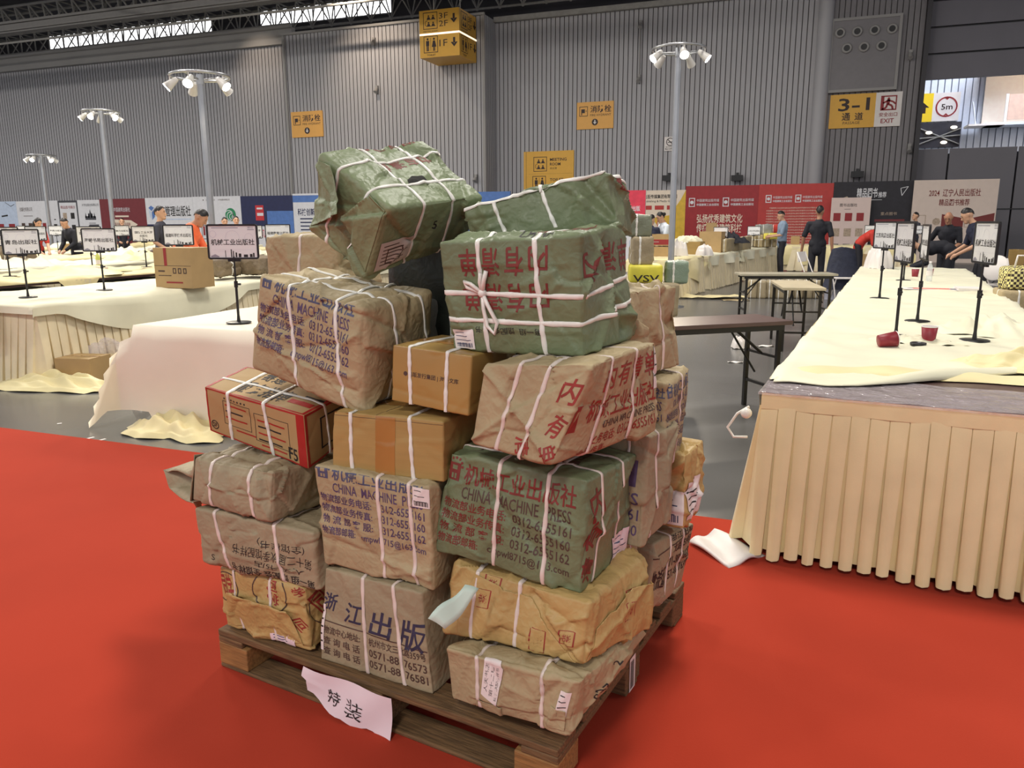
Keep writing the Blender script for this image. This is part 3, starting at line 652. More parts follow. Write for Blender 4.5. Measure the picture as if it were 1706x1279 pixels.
parcel('paper_parcel', 'green parcel with a slanting top, at the back right of the stack\'s top', 'parcel', BX['B5'], [GREEN, INK_DR, INK_BR],
       [('right', lambda d: d.text('内有', .2, .6, .9, .95, 1, .03, 1.2))], [('x', (.28, .22, .2, .3)), ('x', (.62, .56, .5, .6)), ('z', (.97, .97, .97, .97))], N=26, r=.024, bulge=.016, crum=.008, seed=36,
       creases=[('front', (.72, .95), (.95, .1), .014, .012, 'ridge'), ('front', (.86, .9), (.98, .2), -.02, .012, 'ridge'), ('right', (0, .9), (1, .3), .02, .01, 'ridge')])
# --- right hand rear parcels
parcel('paper_parcel', 'kraft parcel with a loose torn flap, right behind the green one with the bow', 'parcel', BX['D4'], [KRAFT, INK_R, INK_BR], (), [('y', (.7, .7)), ('x', (.5, .45))],
       N=26, r=.025, bulge=.02, crum=.011, seed=41, strap_mat=PSTRAP, creases=[('front', (.1, .95), (.9, .5), .02, .012, 'step'), ('right', (.2, .9), (.5, .1), .016, .012, 'ridge')],
       flaps=[('front', [(.05, .1), (.95, .05), (.85, .75), (.5, .95), (.05, .9)], ((.05, .0), (.05, 1)), .5), ('right', [(.05, .05), (.5, .1), (.45, .6), (.1, .8)], ((.0, 0), (.0, 1)), .4)])
parcel('paper_parcel', 'kraft parcel with purple number rows on its bulging right side', 'parcel', BX['D3'], [KRAFT, INK_P, INK_B],
       [('right', cmp_print(2, 1, .02, .97, .97, .14, .10, .10, .03)), ('front', cmp_print(2, 1, .3, .99, .95, .12, .10, .09, .03))], [('y', (.55, .55))], N=24, r=.03, bulge=.03, crum=.009, seed=42, strap_mat=PSTRAP)
def d2_front(d):
    d.rect(.80, .55, .94, .78, 1); d.rect(.83, .68, .9, .74, 0, 1.3); d.text('PRESS', .62, .38, .97, .5, 1, .01); d.text('6555161', .62, .24, .97, .34, 1, .01); d.text('6555160', .62, .1, .97, .2, 1, .01)
parcel('paper_parcel', 'kraft parcel with a purple logo block, squeezed right of the green printed one', 'parcel', BX['D2'], [KRAFT2, INK_P, INK_B], [('front', d2_front)], [('y', (.35, .3)), ('x', (.85, .85))],
       N=26, r=.025, bulge=.014, crum=.010, seed=43, strap_mat=PSTRAP, creases=[('right', (.1, .0), (.9, .95), .02, .008, 'step'), ('right', (.45, .95), (.5, .3), .012, .01, 'ridge')])
def d1_right(d):
    d.text('北路359号', .45, .72, .98, .86, 1, .02); d.text('0571-88176573', .3, .52, .98, .66, 1, .014); d.text('0571-88176581', .35, .34, .98, .47, 1, .014); d.text('物流查询', .02, .3, .3, .6, 1, .016); d.line((.0, .78), (.98, .93), .02, 2)
    d.text('浙江出版', .4, .9, .98, 1.0, 1, .02)
parcel('paper_parcel', 'grey-brown parcel with black address rows, on the far right end of the pallet', 'parcel', BX['D1'], [KRAFT2, INK_K, INK_BR], [('right', d1_right)], [('y', (.35, .40)), ('y', (.72, .72))],
       N=24, r=.025, bulge=.012, crum=.006, seed=44, strap_mat=PSTRAP, creases=[('right', (.0, .9), (.3, .1), .012, .01, 'ridge')])
_p = DP(1140, 862, 2.62)
parcel('paper_parcel', 'small golden parcel with ragged paper and a printed label, on the pallet\'s far right end', 'parcel', box_corners((_p[0]-.06, _p[1]+.04, .475), (.17, .2, .26), -.15), [KRAFTY, INK_K, INK_BR], (), (),
       [('shipping_label', 'front', lambda d: slip(d, .3, .05, .98, .5, 0, 1, 6, True), [WHITEP, INK_B], 'white printed label'), ('paper_label', 'right', lambda d: slip(d, .1, .1, .7, .6, 0, 1, 5), [WHITEP, INK_K], None)], N=20, r=.03, bulge=.01, crum=.014, seed=45,
       creases=[('front', (.2, .5), (.95, .9), .02, .012, 'ridge')])
_p = DP(520, 455, 3.0)
parcel('paper_parcel', 'plain kraft parcel showing behind the leaning one, left of the tilted green parcel', 'parcel', box_corners((_p[0]+.02, _p[1]+.05, 1.16), (.34, .26, .265), -.05), [KRAFT, INK_R, INK_BR], (), [('x', (.45, .5))],
       N=22, r=.03, bulge=.012, crum=.008, seed=46, strap_mat=PSTRAP, creases=[('front', (.1, .9), (.6, .2), .01, .01, 'step')])
# added parcels, wrap coloured dark as the gap's shade, plus a grey bundle
_o = np.array([FCX, FCY, 0]) if 'FCX' in globals() else np.array([-.51, 1.679, 0]); _u = np.array([.989, -.15, 0]); _v = np.array([.15, .989, 0])
def inpal(u, v, z): return _o+_u*u+_v*v+np.array([0, 0, z])
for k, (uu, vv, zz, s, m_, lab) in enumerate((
        (-.64, .66, .76, (.46, .30, .27), GAPSHADE, 'added parcel, its wrap darkened for shade, low in the gap of the stack'),
        (-.64, .66, 1.035, (.50, .30, .39), GAPSHADE, 'added parcel, its wrap darkened for shade, high in the gap below the tilted one'),
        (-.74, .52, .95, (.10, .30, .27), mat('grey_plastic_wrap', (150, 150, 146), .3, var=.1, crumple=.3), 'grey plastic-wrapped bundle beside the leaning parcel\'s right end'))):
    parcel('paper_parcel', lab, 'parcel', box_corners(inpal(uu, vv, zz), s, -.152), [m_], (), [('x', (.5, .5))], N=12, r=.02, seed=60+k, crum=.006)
parcel('paper_parcel', 'narrow kraft parcel wedged upright between the stamped golden parcel and the grey-brown one', 'parcel', box_corners(inpal(-.20, .545, .146), (.36, .13, .37), -.152), [KRAFT2], (), [('y', (.5, .5))], N=16, r=.03, seed=66, crum=.007)
parcel('paper_parcel', 'plain kraft parcel under the one with purple number rows, behind the small golden parcel', 'parcel', box_corners(inpal(-.24, .80, .485), (.24, .30, .21), -.152), [KRAFT], (), [('y', (.5, .5))], N=16, r=.03, seed=67, crum=.007)
# support layers behind the front row
for k, (uu, vv, zz, s) in enumerate(((-.95, .66, .145, (.5, .42, .30)), (-.95, .66, .45, (.5, .42, .30)), (-.97, .66, .755, (.36, .40, .38)))):
    parcel('paper_parcel', 'plain kraft parcel in the hidden rear of the pallet stack', 'parcel', box_corners(inpal(uu, vv, zz), s, -.152), [KRAFT2], (), [('x', (.4, .4))], group='parcels at the rear of the pallet', N=10, r=.03, seed=70+k, crum=.006)

# --- the wooden pallet
WOOD = mat('weathered_wood', (112, 84, 54), .75, var=.35, vscale=5, bump=.35, bscale=14, stretch=(2, 26, 26))
WOODF = mat('fresh_wood', (150, 108, 62), .7, var=.25, vscale=5, bump=.2, bscale=14, stretch=(2, 20, 20))
PYAW = math.atan2(-.15, .989)
PL, PW = 1.262, 1.085
pal = thing('wooden_pallet', 'weathered wooden pallet carrying the stack of parcels on the red carpet', 'pallet', (-.51, 1.679, 0), PYAW)
def pbox(nm, x0, x1, y0, y1, z0, z1, m=WOOD, lab=None):
    b = MB(); b.box(((x0+x1)/2, (y0+y1)/2, (z0+z1)/2), (x1-x0, y1-y0, z1-z0)); o = b.build(nm, [m], pal, bevel=.004)
    return o
for k in range(7):
    y = (PW-.11)*k/6; pbox('deck_board', -PL, 0, y, y+.115, .122, .145)
for x in (-PL, -PL/2-.05, -.11): pbox('stringer_board', x, x+.11, 0, PW, .100, .122)
for i, x in enumerate((-PL, -PL/2-.06, -.13)):
    for j, y in enumerate((0, PW/2-.06, PW-.13)):
        o = pbox('block', x, x+.13, y, y+.13, .022, .100, WOODF if (i, j) in ((2, 0), (0, 0)) else WOOD)
        if (i, j) == (2, 1):
            d = Dec(); b = MB(); d.rect(0, 0, .05, .115, 0)
            for q in range(16): d.rect(.006+(q % 2)*.0, .01+q*.006, .036, .013+q*.006, 1, 2)
            d.flat(b, (x+.1305, y+.03, .012), (0, 1, 0), (0, 0, 1)); b.build('barcode_label', [WHITEP, INK_K], pal)['label'] = 'white barcode label'
for y in (0, PW/2-.05, PW-.1): pbox('base_board', -PL, 0, y, y+.10, .0085, .022)
# hand-written notice hanging from the pallet
mb = MB(); a_, b_ = inpal(-.86, -.012, .135), inpal(-.52, -.012, .135)
rows = []
for i in range(15):
    q = i/14.; col = []
    bot = -.115-.02*q+(.0 if q > .35 else .045*(1-q/.35))+.006*math.sin(q*19)
    for j in range(9):
        r_ = j/8.; out = .010+.014*r_+.006*math.sin(q*9+r_*4)
        col.append(inpal(-.86+.34*q+(.02*(1-q) if r_ > .4 else 0), -.008-out, .137+r_*bot))
    rows.append(col)
mb.grid(rows, 0, True, flip=True)
d = Dec(); d.text('特', .25, .25, .40, .62, 1, .0, -.15, wob=.03); d.text('装', .48, .18, .68, .62, 1, .0, -.1, wob=.03)
def _bil(x, y):
    i = min(13, int(x*14)); j = min(7, int((1-y)*8)); a = x*14-i; b = (1-y)*8-j; R_ = rows
    return (np.array(R_[i][j])*(1-a)+np.array(R_[i+1][j])*a)*(1-b)+(np.array(R_[i][j+1])*(1-a)+np.array(R_[i+1][j+1])*a)*b
for V, Fs, m, layer in d.items: mb.add([_bil(x, y)-.002*_v for x, y in V], Fs, 1)
tag(mb.build('paper_notice', [PINKP, INK_K]), 'torn white paper with two handwritten characters hanging on the pallet\'s front', 'notice')
# mint paper slip stuck out of the golden parcel
mb = MB(); rows = []
P4 = [DP(713, 1030, 2.02), DP(741, 1052, 2.02), DP(798, 985, 2.06), DP(775, 972, 2.06)]
for i in range(9):
    q = i/8.; rows.append([np.array(P4[0])*(1-q)*(1-r)+np.array(P4[3])*q*(1-r)+np.array(P4[1])*(1-q)*r+np.array(P4[2])*q*r+np.array([0, 0, .008*math.sin(q*6+r*2)]) for r in (0, .25, .5, .75, 1)])
mb.grid(rows, 0, True); tag(mb.build('paper_slip', [MINTP], solid=.0012), 'pale mint paper slip poking out left of the golden stamped parcel', 'paper')
# ---------------------------------------------------------------- the hall
CONC = mat('polished_concrete', (98, 97, 96), .24, var=.16, vscale=.45, bump=.05, bscale=3, spec=.5)
REDC = mat('red_carpet_felt', (170, 57, 37), .95, var=.05, vscale=1.2, bump=.08, bscale=300, spec=.06, sheen=.05)
CORR = mat('corrugated_cladding', (172, 171, 175), .5, var=.03, vscale=.4, spec=.4)
GROOV = mat('cladding_groove', (92, 90, 90), .6, var=0)
GUTT = mat('gutter_metal', (150, 148, 146), .5, var=.05, vscale=.5)
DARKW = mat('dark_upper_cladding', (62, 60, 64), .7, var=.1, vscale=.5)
STEEL = mat('truss_steel', (140, 138, 134), .5, var=.1)
ROOF = mat('roof_deck', (88, 86, 88), .8, var=.1, vscale=.3)
SKYL = mat('lit_clerestory_glass', (255, 255, 255), .4, var=0, emit=2.6)
DOORG = mat('sliding_door_grey', (112, 110, 116), .5, var=.04, vscale=.6)
SHUT = mat('shutter_grey', (112, 110, 118), .5, var=.05, vscale=.6)
BLACK = mat('black_metal', (24, 23, 26), .4, var=0)
YEL = mat('sign_yellow', (226, 172, 62), .45, var=.02)
YEL2 = mat('sign_orange_yellow', (232, 172, 82), .45, var=.02)
WHT = mat('sign_white', (232, 226, 222), .5, var=.02)
DKB = mat('sign_dark_brown', (44, 24, 22), .5, var=0)
SRED = mat('sign_red', (150, 40, 44), .5, var=0)
LWALL = mat('outer_white_cladding', (214, 222, 236), .5, var=.03)

mb = MB(); mb.box((-10, 18, -.05), (130, 70, .1)); struct(mb.build('floor', [CONC]))
mb = MB(); mb.hexa([(-12, -6, .0), (14, -6, .0), (14, 3.72, .0), (-12, 3.88, .0), (-12, -6, .008), (14, -6, .008), (14, 3.72, .008), (-12, 3.88, .008)])
tag(mb.build('red_carpet', [REDC]), 'red exhibition carpet covering the front of the hall floor', 'carpet')
mb = MB()   # white tape marks on the concrete
d = Dec()
for a, b in (((128, 735), (157, 728)), ((147, 738), (176, 731)), ((118, 733), (133, 737)), ((150, 740), (166, 742)), ((95, 706), (103, 705))):
    A, B = G(*a, 0), G(*b, 0); d.line(A[:2], B[:2], .025, 0)
d.flat(mb, (0, 0, 0), (1, 0, 0), (0, 1, 0)); o = mb.build('floor_tape', [WHT]); tag(o, 'white tape marks stuck on the grey floor near the carpet edge', 'tape')

def corr_wall(name, x0, x1, y, z0, z1, pitch=.2, gr=.034, dep=.05, mats=(CORR, GROOV), axis='x'):
    mb = MB(); n = int(round(abs(x1-x0)/pitch)); P = []; M = []
    for k in range(n):
        a = x0+(x1-x0)*k/n; w = (x1-x0)/n; g = gr*(1 if w > 0 else -1)
        P += [(a, 0), (a+w-g, 0), (a+w-g*.8, dep), (a+w-g*.2, dep)]; M += [0, 1, 1, 1]
    P.append((x1, 0))
    V = []; F = []
    for s, q in P:
        for z in (z0, z1): V.append((s, y+q, z) if axis == 'x' else (y-q, s, z))
    o0 = 0
    for k in range(len(P)-1):
        mb.f.append((2*k, 2*k+2, 2*k+3, 2*k+1)); mb.mi.append(M[k]); mb.sm.append(False)
    mb.v = V
    return struct(mb.build(name, list(mats)))
XB = WP(470, 60, 33)[0]; XC = WP(808, 60, 33)[0]
corr_wall('wall_back', -62, XB, 34, 0, 10.0)
corr_wall('wall_center', XB, XC, 33, 0, 10.2)
corr_wall('wall_center.001', 33, 34.2, XC, 0, 10.2, axis='y')
corr_wall('wall_back.001', XC, -.15, 34.2, 0, 10.1)
corr_wall('wall_right', .35, 3.55, 34.2, 0, 13, mats=(mat('corrugated_darker', (126, 123, 126), .5, var=.03), GROOV))
mb = MB(); mb.cyl((.08, 34.1, 0), (.08, 34.1, 13), .28, n=24); struct(mb.build('trim_1', [CORR]))
mb = MB(); mb.box((XB+.06, 32.97, 5.1), (.12, .06, 10.2)); mb.box((XC-.06, 32.97, 5.1), (.12, .06, 10.2)); mb.box(((XB+XC)/2, 32.96, 10.22), (XC-XB, .12, .1)); struct(mb.build('trim_2', [GUTT]))
mb = MB(); mb.box((-43, 33.9, 10.38), (38, .3, .72)); mb.cyl((-62, 33.7, 10.8), (XB, 33.7, 10.8), .12, n=10); struct(mb.build('trim_3', [GUTT]))
mb = MB(); mb.box(((XC-.15)/2, 34.1, 10.2), (-.15-XC, .2, .22)); struct(mb.build('trim_4', [STEEL]))
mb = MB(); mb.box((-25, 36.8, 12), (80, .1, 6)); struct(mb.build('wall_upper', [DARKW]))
# clerestory strips behind the roof truss
for i, (xa, xb) in enumerate(((-43.4, -31.2), (-28.0, -20.1), (-12.5, -9.2))):
    mb = MB(); n = int((xb-xa)/.62)
    for k in range(n):
        a = xa+(xb-xa)*k/n; w = (xb-xa)/n
        mb.box((a+w/2, 36.68, 12.0), (w*.86, .06, .56)); mb.box((a+w/2, 36.68, 12.48), (w*.5, .06, .12))
    win = mb.build('window_%d' % (i+1), [SKYL]); struct(win)
    mb = MB(); mb.box(((xa+xb)/2, 36.70, 12.15), (xb-xa+.2, .04, 1.0)); mb.build('window_frame', [DARKW], win, win.location)
# roof deck, beam and space-frame truss
mb = MB(); mb.box((-10, 15, 14.6), (130, 46, .2)); struct(mb.build('ceiling', [ROOF]))
def truss(name, y, zt, zb, x0, x1, step, dy=.9, r=.035):
    mb = MB(); n = int((x1-x0)/step)
    mb.cyl((x0, y, zt), (x1, y, zt), r*1.6, n=8)
    for q in (-dy/2, dy/2): mb.cyl((x0, y+q, zb), (x1, y+q, zb), r*1.5, n=8)
    for k in range(n+1):
        x = x0+(x1-x0)*k/n; mb.ball((x, y, zt), r*2.6, n=8, k=5)
        for q in (-dy/2, dy/2):
            for s in (-.5, .5): mb.cyl((x, y, zt), (x+s*step, y+q, zb), r, n=6, cap=False)
        mb.cyl((x+.5*step, y-dy/2, zb), (x+.5*step, y+dy/2, zb), r, n=6, cap=False)
    return struct(mb.build(name, [STEEL]))
truss('roof_truss', 32.2, 11.5, 12.6, -60, -3, 1.0, 1.2, .05)
truss('roof_truss', 34.9, 10.95, 12.1, -60, 4, 1.1, .9, .035)
mb = MB(); mb.cyl((-60, 31, 10.68), (-16, 31, 10.68), .055, n=8); struct(mb.build('roof_pipe', [mat('pipe_light', (176, 174, 170), .4, var=0)]))
mb = MB(); mb.box((-35, 28, 10.60), (60, .5, .10)); mb.box((-35, 28, 10.36), (60, .30, .36)); mb.box((-35, 28, 10.28), (60, .5, .06)); struct(mb.build('roof_beam', [mat('beam_grey', (112, 110, 108), .6, var=.05)]))
mb = MB(); mb.box((-35, 26, 11.6), (60, .4, .3)); mb.cyl((-26.5, 26, 10.4), (-26.5, 26, 11.5), .07); mb.cyl((-30.5, 26, 11.2), (-27, 26, 10.4), .05); struct(mb.build('roof_beam', [STEEL]))
# doorway on the right: jamb, rolled shutter bands, sliding panels, and the bright outer hall beyond
mb = MB(); mb.box((3.62, 34.2, 7), (.16, .5, 14)); struct(mb.build('trim_5', [mat('dark_jamb', (58, 56, 60), .5, var=0)]))
mb = MB()
for k in range(8): mb.box((11.6, 34.5, 7.1+k*.93), (15.8, .2, .86)); mb.box((11.6, 34.56, 7.1+k*.93+.45), (15.8, .1, .12), 1)
struct(mb.build('door_1', [SHUT, BLACK]))
for i, (a, b) in enumerate(((3.72, 4.78), (4.84, 7.05), (7.11, 9.4), (9.46, 12.))):
    mb = MB(); mb.box(((a+b)/2, 34.62, 2.08), (b-a, .12, 4.16)); dr = struct(mb.build('door_%d' % (i+2), [DOORG], bevel=.01))
    if i == 2:
        mb = MB(); mb.box((a+.5, 34.55, 1.9), (b-a-.3, .04, .04)); mb.build('door_rail', [BLACK], dr, dr.location)
mb = MB(); mb.box((11.6, 34.9, 2.0), (16, .1, 4.0)); struct(mb.build('door_6', [BLACK]))
corr_wall('wall_outer', 4.0, 22, 42, 3.0, 12, .28, .05, .05, mats=(LWALL, mat('outer_groove', (170, 176, 190), .6, var=0)))
mb = MB(); mb.box((5.25, 41.9, 5.35), (1.9, .12, 1.1)); struct(mb.build('window_4', [mat('dark_far_hall', (48, 46, 54), .7, var=.2, vscale=3)]))
win4 = bpy.data.objects['window_4']
mb = MB()
for a, b in (((4.4, 4.9), (6.2, 5.6)), ((4.4, 5.7), (6.2, 4.9)), ((4.4, 5.2), (6.2, 5.3))): mb.cyl((a[0], 41.8, a[1]), (b[0], 41.8, b[1]), .03)
mb.build('window_frame', [STEEL], win4, win4.location)
for k, (x, z) in enumerate(((4.9, 5.45), (5.9, 5.65), (5.55, 5.0))):
    mb = MB(); mb.ball((x, 41.75, z), (.14, .06, .07)); mb.build('hall_lamp', [mat('far_lamp_glow', (255, 244, 220), .4, var=0, emit=2.5)], win4, win4.location)
mb = MB()   # balcony of the outer hall
mb.box((12, 41.3, 5.62), (10, 1.2, .12)); mb.box((12, 41.9, 6.9), (10, .1, 2.6), 1); mb.box((12, 41.2, 8.2), (10.6, 1.5, .2), 1)
for k in range(5): mb.box((7.7+k*1.7, 40.75, 6.25), (.1, .08, 1.2), 2)
for k in range(4): mb.box((8.55+k*1.7, 40.75, 6.3), (1.55, .04, 1.05), 3)
mb.cyl((6.6, 40.8, 5.6), (6.4, 40.8, 6.6), .03); mb.box((7.0, 41.2, 5.6), (1.4, 1.2, .08), 2)
struct(mb.build('exterior_balcony', [LWALL, mat('warm_plaster', (255, 240, 222), .6, var=.03), WHT, mat('pinkish_screen', (214, 184, 168), .5, var=.08)]))
area_light('outer_hall_daylight', (10, 38, 11.5), 7, 2400, (236, 242, 255), (9, 42, 5))
area_light('outer_hall_daylight', (16, 37, 7), 3, 500, (255, 240, 224), (9, 42, 7))

# ---------------------------------------------------------------- signs on the wall
def picto_meeting(d, x, y, s, m):
    d.frame(x, y, x+s, y+s, s*.04, m)
    for i in range(2):
        for j in range(2):
            cx, cy = x+s*(.38+.32*i), y+s*(.62-.40*j); d.disc(cx, cy+s*.16, s*.055, m, n=10); d.poly([(cx-s*.12, cy-s*.02), (cx+s*.12, cy-s*.02), (cx+s*.07, cy+s*.1), (cx-s*.07, cy+s*.1)], m)
    d.path([(x+s*.3, y+s*.52), (x+s*.15, y+s*.45), (x+s*.15, y+s*.25), (x+s*.28, y+s*.16)], s*.03, m)
    for j in range(2): d.rect(x+s*.26, y+s*(.56-.40*j), x+s*.86, y+s*(.60-.40*j), m)
def picto_toilet(d, x, y, s, m):
    d.frame(x, y, x+s, y+s, s*.04, m); d.rect(x+s*.49, y+s*.12, x+s*.51, y+s*.9, m)
    for k, cx in enumerate((x+s*.28, x+s*.73)):
        d.disc(cx, y+s*.82, s*.07, m, n=12)
        if k == 0: d.rect(cx-s*.11, y+s*.42, cx+s*.11, y+s*.72, m); d.rect(cx-s*.08, y+s*.1, cx-s*.01, y+s*.42, m); d.rect(cx+s*.01, y+s*.1, cx+s*.08, y+s*.42, m)
        else: d.poly([(cx-s*.16, y+s*.34), (cx+s*.16, y+s*.34), (cx+s*.07, y+s*.72), (cx-s*.07, y+s*.72)], m); d.rect(cx-s*.07, y+s*.1, cx-s*.01, y+s*.34, m); d.rect(cx+s*.01, y+s*.1, cx+s*.07, y+s*.34, m)
def arrow_down(d, cx, cy, s, m, layer=1.):
    d.rect(cx-s*.13, cy-s*.1, cx+s*.13, cy+s*.5, m, layer); d.poly([(cx, cy-s*.5), (cx+s*.42, cy-s*.02), (cx+s*.22, cy+s*.02), (cx, cy-s*.16), (cx-s*.22, cy+s*.02), (cx-s*.42, cy-s*.02)], m, layer)
def wall_sign(name, label, x0, x1, z0, z1, y, mats, fn, dep=.06, cat='sign'):
    w, h = x1-x0, z1-z0; mb = MB(); mb.box(((x0+x1)/2, y-dep/2, (z0+z1)/2), (w, dep, h)); d = Dec(); fn(d, w, h)
    d.flat(mb, (x0, y-dep, z0), (1, 0, 0), (0, 0, 1), .004)
    return tag(mb.build(name, mats), label, cat)
def hydrant(d, w, h):
    d.frame(w*.07, h*.48, w*.30, h*.84, w*.014, 1); d.rect(w*.12, h*.6, w*.22, h*.74, 1); d.rect(w*.12, h*.52, w*.145, h*.6, 1); d.disc(w*.255, h*.67, w*.014, 1, n=8)
    d.text('消防栓', w*.37, h*.60, w*.94, h*.86, 1, .02); d.text('FIRE HYDRANT', w*.37, h*.47, w*.94, h*.55, 1)
    d.disc(w*.5, h*.25, w*.085, 1, ry=w*.085); arrow_down(d, w*.5, h*.25, w*.11, 2, 2)
wall_sign('hydrant_sign', 'orange fire hydrant sign low on the wall left of the hanging cube sign', -23.73, -21.97, 5.53, 6.71, 33, [YEL2, DKB, WHT], hydrant)
wall_sign('hydrant_sign', 'orange fire hydrant sign on the wall right of the hanging cube sign', -9.78, -8.16, 5.43, 6.55, 34.2, [YEL2, DKB, WHT], hydrant)
def meeting(d, w, h):
    picto_meeting(d, w*.2, h*.60, w*.27, 1); d.text('MEETING', w*.53, h*.80, w*.86, h*.86, 1, .03); d.text('ROOM', w*.53, h*.71, w*.74, h*.77, 1, .03); d.text('会议室', w*.53, h*.64, w*.67, h*.68, 1)
    d.rect(w*.1, h*.55, w*.98, h*.552, 1); picto_toilet(d, w*.18, h*.22, w*.27, 1); d.text('TOILET', w*.53, h*.4, w*.8, h*.46, 1, .03); d.rect(w*.05, 0, w*.055, h, 1)
wall_sign('meeting_room_sign', 'yellow meeting room sign, half hidden by the green parcels', -12.24, -9.9, 2.4, 4.58, 34.2, [YEL, DKB], meeting)
def nosmoke(d, w, h):
    d.ring(w*.5, h*.64, w*.34, w*.06, 1); d.line((w*.28, h*.82), (w*.72, h*.46), w*.06, 1); d.line((w*.3, h*.6), (w*.7, h*.64), w*.06, 2); d.text('请勿吸烟', w*.1, h*.24, w*.9, h*.32, 2); d.text('禁止大声喧哗', w*.08, h*.08, w*.92, h*.2, 2, .02)
wall_sign('no_smoking_sign', 'small white no-smoking sign behind the right lamp post', -5.94, -5.45, 4.4, 4.97, 34.2, [WHT, DKB, INK_K], nosmoke)
def passage(d, w, h):
    d.rect(w*.64, 0, w, h, 1); d.text('3-1', w*.12, h*.50, w*.56, h*.88, 2, .045); d.text('通', w*.18, h*.22, w*.30, h*.45, 2, .03); d.text('道', w*.36, h*.22, w*.48, h*.45, 2, .03); d.text('PASSAGE', w*.2, h*.11, w*.44, h*.19, 2)
    d.frame(w*.71, h*.47, w*.93, h*.90, w*.018, 3, 2); d.rect(w*.728, h*.49, w*.755, h*.88, 3, 2)
    cx, cy = w*.82, h*.66
    d.disc(cx-.01, h*.81, w*.017, 3, 2); d.line((cx, h*.79), (cx-.03, h*.66), .11, 3, 2); d.path([(cx-.20, h*.68), (cx-.02, h*.76), (cx+.14, h*.72), (cx+.24, h*.65)], .06, 3, 2); d.path([(cx-.04, h*.66), (cx+.12, h*.60), (cx+.16, h*.48)], .07, 3, 2); d.path([(cx-.04, h*.66), (cx-.08, h*.55), (cx-.22, h*.50)], .07, 3, 2)
    d.text('安全出口', w*.70, h*.29, w*.95, h*.41, 3, .012, layer=2); d.text('EXIT', w*.73, h*.1, w*.91, h*.23, 3, .03, layer=2)
wall_sign('passage_sign', 'yellow 3-1 passage sign with a white exit panel, under the round air nozzles', .46, 2.99, 5.02, 6.27, 34.2, [YEL, WHT, DKB, SRED], passage)
def five(d, w, h):
    d.rect(0, 0, w*.38, h, 1); d.poly([(w*.05, h*.3), (w*.22, h*.3), (w*.22, h*.5), (w*.30, h*.5), (w*.14, h*.7), (-.0, h*.5), (w*.05, h*.5)], 2, 2)
    d.ring(w*.70, h*.5, h*.36, h*.05, 3, 2); d.text('5m', w*.58, h*.40, w*.84, h*.60, 2, .01, layer=2)
    d.poly([(w*.64, h*.82), (w*.76, h*.82), (w*.70, h*.74)], 3, 2); d.poly([(w*.64, h*.2), (w*.76, h*.2), (w*.70, h*.28)], 3, 2)
wall_sign('height_limit_sign', 'white and yellow 5m height sign seen through the bright doorway', 4.3, 6.06, 5.95, 7.2, 41.95, [WHT, mat('bright_yellow', (250, 214, 40), .5, var=0), DKB, SRED], five)
# cube sign hung under the roof
cx0, cx1, cy0, cy1, cz0, cz1 = -15.82, -14.0, 31.2, 32.95, 8.26, 10.1
mb = MB(); mb.box(((cx0+cx1)/2, (cy0+cy1)/2, (cz0+cz1)/2), (cx1-cx0, cy1-cy0, cz1-cz0))
def cube_face(d):
    w, h = cx1-cx0, cz1-cz0
    d.rect(0, h*.475, w, h*.515, 2); picto_meeting(d, w*.10, h*.60, w*.36, 1); d.text('3F', w*.5, h*.80, w*.72, h*.92, 1); d.text('2F', w*.5, h*.64, w*.72, h*.76, 1); arrow_down(d, w*.87, h*.79, w*.2, 1); d.text('MEETING ROOM', w*.1, h*.54, w*.46, h*.57, 1)
    picto_toilet(d, w*.10, h*.1, w*.36, 1); d.text('1F', w*.5, h*.22, w*.70, h*.36, 1); arrow_down(d, w*.87, h*.29, w*.2, 1); d.text('TOILET', w*.18, h*.03, w*.4, h*.07, 1, .02)
d = Dec(); cube_face(d); d.flat(mb, (cx0, cy0, cz0), (1, 0, 0), (0, 0, 1), .004)
d = Dec(); cube_face(d); d.flat(mb, (cx1, cy0, cz0), (0, 1, 0), (0, 0, 1), .004)
cs = tag(mb.build('hanging_sign', [YEL, DKB, mat('sign_light_gap', (255, 240, 214), .4, var=0, emit=1.2)]), 'yellow cube sign with floor numbers and toilet pictograms under the roof', 'sign')
mb = MB()
for x in (cx0+.3, cx1-.3): mb.cyl((x, 32, cz1), (x, 32, 12.0), .03)
mb.build('hanger', [STEEL], cs, cs.location)
# air-nozzle panel above the passage sign
x0, x1, z0, z1 = .28, 2.75, 6.34, 9.02
mb = MB(); mb.box(((x0+x1)/2, 34.12, (z0+z1)/2), (x1-x0, .14, z1-z0))
vp = tag(mb.build('air_vent_panel', [mat('vent_panel_grey', (124, 121, 124), .5, var=.03)]), 'grey wall panel with seven round air nozzles above the passage sign', 'vent')
mb = MB(); d = Dec(); d.frame(0, 0, x1-x0, z1-z0, .1, 0); d.flat(mb, (x0, 34.02, z0), (1, 0, 0), (0, 0, 1), .002); mb.build('panel_frame', [GUTT], vp, vp.location, solid=.03)
for k in range(7):
    zz = 8.5 if k < 4 else 7.93; xx = x0+.34+.6*k if k < 4 else x0+.62+.6*(k-4)
    mb = MB(); mb.lathe([(.19, 0), (.19, .05), (.15, .09), (.10, .05)], (xx, 34.05, zz), 18, 0, axis=(0, -1, 0)); mb.lathe([(.0, .058), (.125, .06)], (xx, 34.05, zz), 18, 1, axis=(0, -1, 0)); mb.build('nozzle', [GUTT, BLACK], vp, vp.location)
